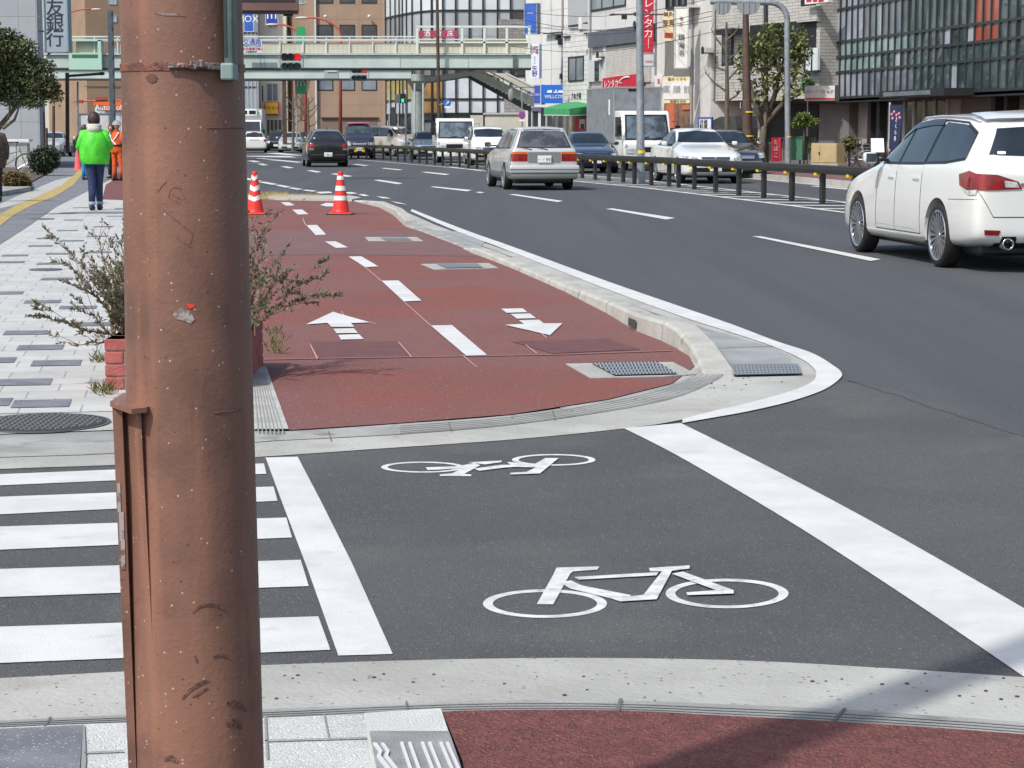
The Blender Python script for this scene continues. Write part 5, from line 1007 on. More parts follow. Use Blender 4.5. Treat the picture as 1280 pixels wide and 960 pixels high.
def onp(px, y, off=.0015):
    """point of the shaft's surface seen at a pixel of the survey"""
    d_ = ray(px, y); o = Vector((0, 0, H))
    z = P(px, y, PD).z
    for _ in range(3):
        c = axis(z); r_ = rad(z) + off; a = d_.x ** 2 + d_.y ** 2; bb = -2 * (d_.x * c.x + d_.y * c.y); cc = c.x ** 2 + c.y ** 2 - r_ * r_
        ds = bb * bb - 4 * a * cc
        if ds < 0: ds = 0
        s_ = (-bb - math.sqrt(ds)) / (2 * a); z = H + d_.z * s_
    return o + d_ * s_
def mark(pts, w_, m, name, parent=t, off=.0012):
    """a scratch or scuff, as a thin flake on the shaft"""
    mb = MB(); v = []
    for i, (x, y) in enumerate(pts):
        x2, y2 = pts[min(i + 1, len(pts) - 1)]; x1, y1 = pts[max(i - 1, 0)]; dx, dy = x2 - x1, y2 - y1; L = math.hypot(dx, dy) or 1; f_ = w_ * (math.sin(math.pi * (i + .35) / (len(pts) - .3)) * .8 + .2)
        v += [onp(x - dy / L * f_, y + dx / L * f_, off), onp(x + dy / L * f_, y - dx / L * f_, off)]
    mb.add(v, [(2 * i, 2 * i + 1, 2 * i + 3, 2 * i + 2) for i in range(len(pts) - 1)]); mb.flat = True; return mb.build(name, m, parent)
SCF = mat('scuff_dark', (78, 56, 50), .8, (122, 84, 70), 160, 6, lo=.42, hi=.58); SCR = mat('scratch', (104, 66, 54), .7, (140, 92, 74), 90, 4)
mark([(240, 766), (250, 758), (262, 756), (274, 758), (282, 763)], 2.0, SCF, 'scuff'); mark([(228, 874), (236, 864), (246, 857), (256, 852), (262, 851)], 2.4, SCF, 'scuff'); mark([(240, 872), (250, 866), (260, 860)], 1.8, SCF, 'scuff')
mark([(284, 880), (292, 879), (300, 882), (308, 888)], 4.2, SCF, 'scuff'); mark([(284, 908), (292, 903), (298, 905), (302, 911)], 5, SCF, 'scuff'); mark([(266, 822), (276, 818), (287, 822)], 2.0, SCF, 'scuff'); mark([(244, 820), (246, 828)], 2, SCF, 'scuff')
mark([(205, 950), (214, 947), (222, 953)], 4, SCF, 'scuff')
for a in ([(204, 262), (216, 272), (230, 283), (241, 292)], [(241, 290), (238, 300), (235, 308)], [(220, 296), (230, 303), (239, 309)], [(213, 236), (210, 246), (224, 254)], [(224, 236), (231, 248)], [(213, 236), (218, 233), (226, 236)], [(215, 243), (221, 246), (226, 249)], [(196, 240), (202, 232), (208, 226)]): mark(a, .75, SCR, 'scratch')
mark([(183, 99), (187, 98), (192, 98), (196, 99)], 6, mat('old_label', (108, 72, 62), .8, (86, 62, 56), 60, 4), 'label_residue')
mark([(194, 16), (206, 18), (218, 18), (232, 20)], 1.6, mat('flake', (140, 128, 122), .7, (104, 70, 58), 80, 4), 'flaked_paint')
mark([(218, 396), (224, 392), (234, 395), (241, 402)], 8, mat('silver_scrape', (168, 160, 156), .5, (120, 100, 92), 120, 5), 'sticker_remains'); mark([(234, 381), (238, 383), (243, 382)], 3, mat('orange_dot', (226, 62, 40), .6), 'orange_dot')
# horizontal welded joint lines
def bandline(y, x0, x1, m, name, w_=.0025, off=.001, rr=.003):
    z = onp(230, y).z; c = axis(z); pts = []
    a0, a1 = x0, x1; return MB().tube([Vector((c.x + (rad(z) + off) * math.cos(R(a)), c.y + (rad(z) + off) * math.sin(R(a)), z)) for a in range(a0, a1 + 1, 6)], rr, 6).build(name, m, t, smooth=True)
bandline(518, -60, -30, mat('seam_dark', (96, 66, 56), .7), 'seam', rr=.0008, off=.0003); bandline(160, -60, -6, MATS['seam_dark'], 'seam', rr=.0007, off=.0003)
# clamp band with buckle near the top
z = onp(230, 83).z; c = axis(z); mb = MB(); mb.lathe([(rad(z) + .0003, -.0065), (rad(z) + .0018, -.006), (rad(z) + .0018, .006), (rad(z) + .0003, .0065)], Matrix.Translation(c), 64, close=False); mb.build('clamp_band', mat('band_rust', (132, 80, 64), .5, (96, 62, 54), 30, 5, bump=.3), t, smooth=False)
BK = mat('buckle_metal', (150, 140, 138), .45, (96, 70, 60), 60, 5, metal=.4, bump=.4)
def angbox(px, y, w_, h_, d_, m, name, rot=0, off=0):
    p = onp(px, y, off); c = axis(p.z); n = Vector((p.x - c.x, p.y - c.y, 0)).normalized(); r_ = Vector((-n.y, n.x, 0)); mt = frame(p, r_, n) @ Matrix.Rotation(R(rot), 4, 'Z')
    return MB().bbox((-w_ / 2, -h_ / 2, -.004), (w_ / 2, h_ / 2, d_), min(w_, h_, d_) * .2, 2, mt).build(name, m, t)
angbox(224, 82, .034, .008, .006, BK, 'clamp_tongue', 0, .003); angbox(244, 81, .022, .015, .011, BK, 'buckle', 3, .003); angbox(262, 83, .028, .011, .008, BK, 'buckle', -2, .003); angbox(250, 85, .018, .004, .012, mat('buckle_dark', (44, 32, 28), .6), 'buckle_pin', 0, .004)
# grey-green channel strapped to the right side, above the band
p = onp(296, 60); mb = MB(); zt, zb = P(296, -60, PD).z + .2, P(296, 97, PD).z
x0, x1 = X(291.5, PD - .03), X(303.5, PD - .03); mb.bbox((x0, PD - .075, zb + .01), (x1, PD + .02, zt), .004, 2); mb.build('cable_channel', mat('channel_green', (104, 124, 116), .45, (84, 100, 94), 8, 5), t, auto=50)
mb = MB(); mb.bbox((X(286, PD - .05), PD - .088, zb - .006), (X(304, PD - .03), PD + .02, zb + .02), .003, 2); mb.build('channel_foot', mat('channel_pale', (128, 150, 146), .5), t); MB().box((x0 + .001, PD - .0762, zb + .03), (x0 + .005, PD - .0745, zt)).build('channel_slot', mat('slot_dark', (46, 54, 54), .6), t)
# ribbed access box on the left of the lower shaft with flange plate
zf = P(165, 503, PD - .04).z; xa = lambda px: X(px, PD - .04)
mb = MB(); mb.add([Vector(v) for v in ((xa(140), PD - .06, zf + .004), (xa(174), PD - .113, zf - .001), (xa(191), PD - .1, zf), (xa(200), PD, zf + .004), (xa(150), PD + .05, zf + .004), (xa(140), PD + .05, zf + .004))] + [Vector(v) for v in ((xa(140), PD - .06, zf - .004), (xa(174), PD - .113, zf - .009), (xa(191), PD - .1, zf - .008), (xa(200), PD, zf - .004), (xa(150), PD + .05, zf - .004), (xa(140), PD + .05, zf - .004))], [(0, 1, 2, 3, 4, 5), (11, 10, 9, 8, 7, 6)] + [(i, (i + 1) % 6, 6 + (i + 1) % 6, 6 + i) for i in range(6)]); mb.build('flange_plate', RUST, t)
def slant(x_top, x_bot, y): return x_top + (x_bot - x_top) * (y - 503) / 457
mb = MB(); zb_ = 0.0; f_ = (zf - .005)
def Xs(a, b, z): y = 503 + (zf - z) / (zf - P(165, 960, PD - .04).z) * 457; return xa(a + (b - a) * (y - 503) / 457)
for (a, b, c_, d_, y0, y1) in ((143, 153, 155, 163, PD - .062, PD - .040), (155, 163, 182, 196, PD - .045, PD - .02)):
    v = []
    for z in (f_, 0): v += [Vector((Xs(a, b, z), y0, z)), Vector((Xs(c_, d_, z), y0 - (.045 if a > 150 else 0), z)), Vector((Xs(c_, d_, z), PD + .05, z)), Vector((Xs(a, b, z), PD + .05, z))]
    mb.add(v, [(0, 1, 2, 3), (4, 5, 6, 7), (0, 1, 5, 4), (1, 2, 6, 5), (2, 3, 7, 6), (3, 0, 4, 7)])
mb.build('access_rib', RUST, t); 
mb = MB()
for (y0, y1, a, b) in ((604, 640, 146, 150), (640, 676, 147.5, 153.5), (676, 712, 149, 154)):
    z1, z0 = P(148, y0, PD - .062).z, P(148, y1, PD - .062).z; mb.box((xa(a + 1), PD - .0635, z0), (xa(b + 1), PD - .0615, z1))
mb.build('bare_metal', mat('bare_zinc', (164, 156, 156), .5, (120, 84, 74), 60, 6, lo=.5, hi=.62), t)
# ------------------------------------------------------------ brick planter and twiggy shrub
BR = mat('planter_brick', (172, 92, 86), .8, (150, 78, 74), 9, 6, bump=.4, bsc=90, stain=((184, 128, 122), 14, .6, .5)); MO = mat('mortar', (150, 140, 134), .9, (120, 112, 106), 20, 5)
x0, x1, y0, y1, zt = X(131.5, 10.9), X(300, 10.98), 10.9, 12.02, .285
t = thing('brick_planter', 'low red brick planter behind the rusty pole, seen on both sides of it', 'planter', ((x0 + x1) / 2, (y0 + y1) / 2, .012))
mb = MB(); e = .006
for a in ((x0 + e, y0 + e, x1 - e, y0 + .09), (x0 + e, y1 - .09, x1 - e, y1 - e), (x0 + e, y0 + .09, x0 + .09, y1 - .09), (x1 - .09, y0 + .09, x1 - e, y1 - .09)): mb.box((a[0], a[1], .0), (a[2], a[3], zt - .004))
mb.build('mortar_core', MO, t)
mb = MB(); rg = random.Random(2); rowh = .068; L = .21
def bricks(o, dr, nr_, length):
    for r_ in range(5):
        z = zt - (r_ + 1) * rowh + .004; x = 0 if r_ % 2 == 0 else -L / 2
        if r_ == 4 and z < -.03: z = z
        while x < length - .01:
            a, b = max(x, 0), min(x + L - .008, length); x += L
            if b - a < .03: continue
            j = rg.uniform(-.0015, .0015); p = Vector(o) + Vector(dr) * a; q_ = Vector(o) + Vector(dr) * b; nn = Vector(nr_)
            lo = p + nn * j; hi = q_ - nn * .1; zz0, zz1 = max(z, -.02), z + rowh - .008
            mb.bbox((min(lo.x, hi.x), min(lo.y, hi.y), zz0), (max(lo.x, hi.x), max(lo.y, hi.y), zz1), .004, 1)
bricks((x0, y0, 0), (1, 0, 0), (0, -1, 0), x1 - x0); bricks((x1, y0, 0), (0, 1, 0), (1, 0, 0), y1 - y0); bricks((x0, y0, 0), (0, 1, 0), (-1, 0, 0), y1 - y0); bricks((x0, y1, 0), (1, 0, 0), (0, 1, 0), x1 - x0)
mb.build('bricks', BR, t); MB().box((x0 + .1, y0 + .1, .1), (x1 - .1, y1 - .1, zt - .05)).build('soil', mat('soil2', (86, 74, 58), .95, (64, 56, 44), 20, 6, bump=.8, bsc=40), t)
TWIG = mat('twig_brown', (106, 80, 66), .85); LEAF = mat('shrub_leaf', (112, 114, 92), .75, (118, 96, 84), 26, 4, lo=.42, hi=.58); LEAFG = mat('shrub_leaf_green', (104, 122, 72), .7, (84, 102, 60), 12, 3)
t = thing('twiggy_shrub', 'sparse twiggy shrub with small dull purple-green leaves growing out of the brick planter', 'shrub', ((x0 + x1) / 2, (y0 + y1) / 2, zt - .05))
tw = MB(); lf = MB(); lg = MB(); rg = random.Random(11)
def leaf(mb, p, d_, l, w_):
    d_ = d_.normalized(); s_ = d_.cross(Vector((rg.uniform(-1, 1), rg.uniform(-1, 1), rg.uniform(-1, 1)))).normalized() * w_
    mb.add([p, p + d_ * l * .5 + s_, p + d_ * l, p + d_ * l * .5 - s_], [(0, 1, 2, 3)])
def branch(pts, r0, dens, green=0):
    tw.tube(pts, [r0 * (1 - .75 * i / (len(pts) - 1)) for i in range(len(pts))], 5)
    for a, b in zip(pts[1:], pts[2:] + [pts[-1] + (pts[-1] - pts[-2]) * .1]):
        n_ = int((b - a).length * dens * 1.15)
        for k in range(n_):
            p = a.lerp(b, rg.random()); d_ = (b - a).normalized() * .7 + Vector((rg.uniform(-1, 1), rg.uniform(-1, 1), rg.uniform(-.6, 1))); leaf(lg if rg.random() < green else lf, p, d_, rg.uniform(.016, .036), rg.uniform(.0035, .0075))
def grow(px0, py0, d0, px1, py1, d1, sag, dens, green=0, sub=4, r0=.005):
    a, b = P(px0, py0, d0), P(px1, py1, d1); pts = [a.lerp(b, k / 7) + Vector((rg.uniform(-.012, .012), rg.uniform(-.02, .02), sag * math.sin(math.pi * k / 7) + rg.uniform(-.01, .01))) for k in range(8)]; pts[0] = a
    branch(pts, r0, dens, green)
    for j in range(sub):
        i = rg.randint(2, 6); d_ = (pts[i] - pts[i - 1]).normalized(); e_ = pts[i] + (d_ + Vector((rg.uniform(-1, 1), rg.uniform(-.8, .8), rg.uniform(-.2, .9)))) * rg.uniform(.05, .14)
        branch([pts[i], pts[i].lerp(e_, .5) + Vector((0, 0, .01)), e_], r0 * .45, dens * 1.1, green)
for a in [(150, 420, 11.2, 50, 392, 11.0, -.02, 380), (150, 425, 11.2, 88, 432, 11.0, .0, 110), (155, 420, 11.2, 82, 330, 11.1, .03, 150), (155, 410, 11.3, 83, 308, 11.3, .03, 130), (160, 410, 11.3, 108, 318, 11.4, .02, 170), (162, 410, 11.4, 116, 284, 11.5, .01, 60), (165, 410, 11.4, 140, 300, 11.6, 0, 110), (168, 410, 11.5, 152, 296, 11.6, 0, 140), (172, 415, 11.5, 160, 280, 11.7, 0, 170), (160, 415, 11.3, 96, 352, 11.1, .02, 200), (165, 420, 11.3, 118, 350, 11.2, .02, 280), (150, 430, 11.1, 92, 382, 11.0, .02, 230), (170, 430, 11.2, 140, 340, 11.2, 0, 380), (170, 430, 11.3, 150, 330, 11.3, 0, 420),
          (300, 415, 11.5, 322, 290, 11.8, 0, 160), (305, 415, 11.5, 333, 300, 11.8, .02, 130), (310, 415, 11.5, 345, 325, 11.7, .02, 120), (312, 420, 11.5, 352, 335, 11.7, .02, 120), (300, 410, 11.6, 318, 300, 11.7, 0, 220), (305, 410, 11.6, 325, 340, 11.6, 0, 260), (308, 412, 11.5, 372, 358, 11.4, -.02, 100), (340, 385, 11.5, 400, 366, 11.4, -.01, 420), (345, 375, 11.5, 378, 352, 11.5, 0, 420), (308, 412, 11.4, 345, 350, 11.3, .01, 200), (315, 330, 11.8, 330, 285, 11.8, 0, 120)]: grow(*a, green=.12, sub=6)
for _ in range(26):
    s_ = rg.choice([(140, 185), (140, 170), (290, 325), (190, 290)]); x = rg.uniform(*s_); grow(x, 432 if x < 200 else 420, rg.uniform(11.1, 11.8), x + rg.uniform(-14, 18), rg.uniform(340, 400), rg.uniform(11.1, 11.8), 0, 330, green=.35, sub=4, r0=.004)
tw.build('twigs', TWIG, t); lf.flat = lg.flat = True; lf.build('leaves', LEAF, t); lg.build('green_leaves', LEAFG, t)
# weeds at the planter's foot
mb = MB(); lf = mb
for bx_, by_ in ((128, 420), (126, 448), (124, 452), (127, 488), (132, 492), (124, 490), (343, 415), (346, 440), (340, 432), (348, 425)):
    c = G(bx_, by_ + 4)
    for k in range(34): leaf(mb, c + Vector((rg.uniform(-.05, .05), rg.uniform(-.05, .05), rg.uniform(0, .03))), Vector((rg.uniform(-1, 1), rg.uniform(-1, 1), rg.uniform(.3, 1.6))), rg.uniform(.03, .08), .004)
mb.flat = True; tag(mb.build('weeds', mat('weed_green', (92, 104, 56), .8, (112, 96, 66), 9, 4)), 'small weeds sprouting around the foot of the brick planter', 'weeds', kind='stuff')
# ------------------------------------------------------------ cones
def cone(px, py, label, chev, rz=0, sc=1):
    c = G(px, py); t = thing('traffic_cone', label, 'traffic cone', (c.x, c.y, .0135), rz, 'red and white cones on the red track')
    mt = Matrix.Translation((c.x, c.y, .0135)); CR = mat('cone_red', (224, 52, 40), .45, (206, 46, 36), 6, 5, stain=((170, 60, 50), 8, .6, .5)); CW = mat('cone_white', (230, 230, 226), .4, (208, 208, 204), 10, 5)
    MB().bbox((c.x - .19, c.y - .19, .0135), (c.x + .19, c.y + .19, .05), .015, 2).build('base', CR, t)
    if not chev: MB().bbox((c.x - .23, c.y - .22, .0136), (c.x + .23, c.y + .22, .03), .008, 2).build('weight_ring', BLACK, t)
    else: MB().bbox((c.x + .0, c.y - .2, .0136), (c.x + .26, c.y + .22, .026), .006, 2).build('weight_ring', BLACK, t)
    rr = lambda z: .145 + (.04 - .145) * (z - .035) / .665
    prof = [(rr(.035) + .01, .035), (rr(.05), .05)] + [(rr(z), z) for z in (.1, .2, .3, .4, .5, .6, .68)] + [(.045, .69), (.045, .70), (.03, .71)]
    MB().lathe(prof, mt, 32).build('body', CR, t, smooth=True)
    for a, b in ((.235, .31), (.395, .475), (.575, .64)):
        mb = MB(); n = 32; vs = []
        for z in (a, b):
            for k in range(n):
                an = 2 * math.pi * k / n; dz = (.045 * abs(math.cos(an)) if chev else 0); zz_ = z + dz - (.02 if chev else 0); r_ = rr(zz_) + .003; vs.append(mt @ Vector((r_ * math.cos(an), r_ * math.sin(an), zz_)))
        mb.add(vs, [(k, (k + 1) % n, n + (k + 1) % n, n + k) for k in range(n)]); mb.flat = True; mb.build('band', CW, t, smooth=True)
cone(319, 269, 'red cone with chevron shaped white bands, nearest the rusty pole', True, 0); cone(426, 269, 'red cone with straight white bands, right one on the red track', False, 0)
c = G(97, 213); MB(); t = thing('traffic_cone', 'far pinkish cone left of the person in green', 'traffic cone', c); MB().lathe([(.17, 0), (.17, .03), (.12, .04), (.04, .72)], Matrix.Translation(c), 20).build('body', mat('cone_pink', (226, 84, 84), .5), t, smooth=True)
# ------------------------------------------------------------ leafy crowns
def crown_mesh(clumps, n, lsz, rg, mb=None):
    mb = mb or MB(); tot = sum(c[1].x * c[1].y * c[1].z for c in clumps) 
    for c, r_ in clumps:
        k = int(n * (r_.x * r_.y * r_.z) / tot)
        for _ in range(k):
            d_ = Vector((rg.gauss(0, 1), rg.gauss(0, 1), rg.gauss(0, 1))).normalized() * (rg.uniform(.35, 1.0) ** .6) * rg.uniform(.8, 1.08); p = c + Vector((d_.x * r_.x, d_.y * r_.y, d_.z * r_.z))
            u_ = Vector((rg.gauss(0, 1), rg.gauss(0, 1), rg.gauss(-.3, .7))).normalized(); v_ = u_.cross(Vector((rg.gauss(0, .6), rg.gauss(0, .6), 1))).normalized(); l = lsz * rg.uniform(.6, 1.3)
            mb.add([p, p + u_ * l * .5 + v_ * l * .24, p + u_ * l, p + u_ * l * .5 - v_ * l * .24], [(0, 1, 2, 3)])
    mb.flat = True; return mb
def tree(label, d, base, crowns, limbs, n, lsz, seed, m, mb_=BARK, name='leafy_tree', r0=.09):
    """crowns: (px, py, rx px, ry px) clumps; limbs: pixel polylines"""
    rg = random.Random(seed); b = P(*base, d); b.z = .0; t = thing(name, label, 'tree', b); s_ = d / F; cl = []
    for x, y, rx, ry in crowns:
        p = P(x, y, d + rg.uniform(-.5, .5) * rx * s_ * 1.4); cl.append((p, Vector((rx * s_, rx * s_ * .9, ry * s_))))
    crown_mesh(cl, n, lsz, rg).build('crown', m, t); mb = MB()
    for L in limbs:
        pts = [P(x, y, d + .1 * math.sin(i * 2.1 + x)) for i, (x, y) in enumerate(L[1:])]
        mb.tube(pts, [L[0] * (1 - .7 * i / max(1, len(pts) - 1)) for i in range(len(pts))], 8)
    mb.build('trunk', mb_, t, smooth=True); return t
LV1 = mat('evergreen_leaf', (66, 76, 42), .5, (92, 98, 56), 2.2, 4, lo=.4, hi=.6, spec=.6); LV2 = mat('olive_leaf', (120, 128, 72), .5, (84, 98, 52), 2.6, 4, lo=.4, hi=.6, spec=.6)
tree('dense dark evergreen tree overhanging the footway at the left edge', 34, (-22, 268), [(-14, 62, 34, 30), (14, 60, 24, 24), (-6, 96, 40, 30), (28, 84, 28, 24), (48, 98, 24, 20), (62, 112, 17, 17), (20, 116, 30, 20), (44, 122, 20, 14), (-20, 130, 22, 18), (2, 44, 15, 14), (34, 62, 16, 15), (56, 82, 14, 13), (70, 118, 9, 15)], [(.07, (-26, 270), (-16, 200), (-6, 165), (8, 148), (24, 128), (40, 110)), (.05, (-14, 190), (-4, 150), (-6, 110)), (.035, (4, 160), (18, 150), (26, 128)), (.02, (10, 150), (14, 128), (6, 100))], 15000, .075, 21, LV1, r0=.07)
tree('leafy magnolia-like tree with gaps in its crown before the pale tiled building', 73, (955, 212), [(938, 60, 17, 16), (968, 44, 22, 18), (996, 50, 17, 20), (930, 80, 15, 13), (952, 78, 16, 14), (984, 78, 22, 18), (1000, 92, 12, 14), (966, 100, 18, 12), (944, 110, 14, 12), (932, 100, 11, 14), (1000, 66, 14, 12), (990, 112, 14, 11), (950, 122, 12, 8), (1008, 72, 8, 10), (964, 62, 16, 12)], [(.2, (952, 214), (954, 170), (957, 140)), (.12, (956, 160), (944, 130), (936, 100), (932, 80)), (.12, (957, 150), (968, 120), (975, 90), (970, 55)), (.11, (957, 155), (978, 130), (992, 100), (998, 70)), (.07, (960, 140), (955, 110), (950, 75)), (.05, (944, 130), (930, 118), (926, 104)), (.05, (975, 130), (1000, 118), (1008, 104)), (.04, (968, 120), (980, 104), (984, 80))], 2700, .2, 5, LV2)
tree('small light green standard tree in a planter by the beige cabinet', 71.5, (1005, 206), [(1005, 150, 13, 7), (996, 154, 9, 6), (1014, 153, 10, 6), (1004, 145, 9, 5)], [(.03, (1005, 206), (1005, 152))], 2400, .09, 6, mat('light_leaf', (108, 124, 62), .6, (84, 104, 48), 4, 3), r0=.03, name='small_tree')
def bush(label, px, py, d, rx, ry, n, lsz, seed, m, name='bush', cat='bush'):
    rg = random.Random(seed); s_ = d / F; b = P(px, py + ry, d); b.z = 0; t = thing(name, label, cat, b)
    cl = [(P(px + rg.uniform(-.4, .4) * rx, py + rg.uniform(-.25, .35) * ry, d + rg.uniform(-.3, .3)), Vector((rx * s_ * .68, rx * s_ * .6, ry * s_ * .72))) for _ in range(7)]
    crown_mesh(cl, n, lsz, rg).build('foliage', m, t)
    MB().tube([b, P(px, py, d)], [.05, .02], 6).build('stem', BARK, t)
bush('round dark evergreen bush beside the parked bicycle', 57, 196, 66, 22, 22, 6500, .1, 3, mat('dark_leaf', (40, 52, 34), .6, (52, 66, 42), 4, 3))
bush('low dry brown bush at the left edge in front of the bicycle', 20, 226, 49, 20, 13, 3500, .09, 4, mat('dry_leaf', (112, 92, 56), .8, (92, 82, 48), 5, 3))
bush('potted green plants at the foot of the leafy tree', 946, 182, 75, 10, 10, 900, .14, 8, mat('mid_leaf', (70, 88, 44), .7, (98, 84, 52), 4, 3))
bush('planting with orange and green leaves between tree and cabinet', 1000, 186, 73.5, 16, 12, 1500, .12, 9, mat('mixed_leaf', (84, 96, 48), .7, (128, 110, 66), 3, 3))
bush('dark hedge tuft behind the bar fence at left', 88, 182, 131, 14, 9, 900, .25, 10, MATS['dark_leaf'])
bush('climbing green plant on the corner of the tiled building', 1010, 106, 77, 8, 12, 700, .14, 12, mat('fresh_leaf', (70, 116, 66), .7, (50, 90, 50), 4, 3))
bush('spiky green plant behind the parked bicycles', 1062, 180, 71, 12, 10, 700, .16, 13, MATS['mid_leaf'])
# bicycles
def bicycle(label, px, py, d, yaw, frm, sc=1.0):
    b = P(px, py, d); b.z = .14 if px > 900 else .016; t = thing('bicycle', label, 'bicycle', b, yaw); WMt = wm(t); M0 = WMt
    def L(x, z, y=0): return M0 @ Vector((x * sc, y * sc, z * sc))
    for x in (-.52, .52):
        mb = MB(); mb.tube([L(x + .33 * math.cos(a), .33 + .33 * math.sin(a)) for a in [2 * math.pi * k / 24 for k in range(25)]], .017, 6, cap=False); w_ = mb.build('wheel', RUBBER, t)
        mb = MB(); mb.tube([L(x + .305 * math.cos(a), .33 + .305 * math.sin(a)) for a in [2 * math.pi * k / 24 for k in range(25)]], .012, 5, cap=False)
        for k in range(12): a = 2 * math.pi * k / 12; mb.tube([L(x, .33), L(x + .3 * math.cos(a), .33 + .3 * math.sin(a))], .003, 3)
        mb.build('rim', CHROME, w_)
    mb = MB()
    for a, b_ in (((-.52, .33), (-.1, .3)), ((-.52, .33), (-.2, .72)), ((-.1, .3), (-.22, .8)), ((-.1, .3), (.36, .62)), ((-.18, .62), (.34, .74)), ((.52, .33), (.34, .78))): mb.tube([L(*a), L(*b_)], .022, 6)
    mb.build('frame', frm, t); mb = MB(); mb.tube([L(.34, .78), L(.33, .98)], .012, 6); mb.tube([L(.2, 1.0, -.25), L(.32, .98, -.1), L(.32, .98, .1), L(.2, 1.0, .25)], .012, 6); mb.build('handlebar', CHROME, t)
    MB().ball(L(-.24, .84), (.13, .08, .04), 10, 6).build('saddle', BLACK, t); mb = MB(); q_ = M0 @ Matrix.Translation((.52 * sc, 0, .62 * sc))
    for k in range(5): mb.box((-.15, -.15 + k * .072, 0), (-.14, -.14 + k * .072, .22), q_); mb.box((.15, -.15 + k * .072, 0), (.16, -.14 + k * .072, .22), q_); mb.box((-.15, -.15 + k * .072, 0), (.16, -.14 + k * .072, .01), q_)
    for z in (.0, .1, .21): mb.box((-.155, -.155, z), (.165, -.145, z + .012), q_); mb.box((-.155, .145, z), (.165, .155, z + .012), q_)
    mb.build('basket', CHROME, t); return t
bicycle('silver bicycle parked beside the dark bush at left', 12, 214, 69, R(10), mat('bike_grey', (140, 142, 144), .4, metal=.3))
bicycle('silver city bicycle parked by the red flower display', 1064, 205, 71, R(-20), mat('bike_white', (200, 202, 204), .4), 1.0); bicycle('black city bicycle behind the silver one near the navy banner', 1076, 204, 72.5, R(150), FR_D, 1.0)
t = thing('white_storage_box', 'white bundle of boxes behind the bicycle at left', 'boxes', P(20, 205, 69)); mb = MB(); g = Fac(5, 70, 42, 70, t); g.part('box', mat('box_white', (186, 188, 188), .7, (160, 162, 164), 3, 4), [(6, 176, 20, 206), (21, 179, 34, 207)], -.4, 0); g.part('lid', WHITES, [(5, 174, 36, 177)], -.5, .1)
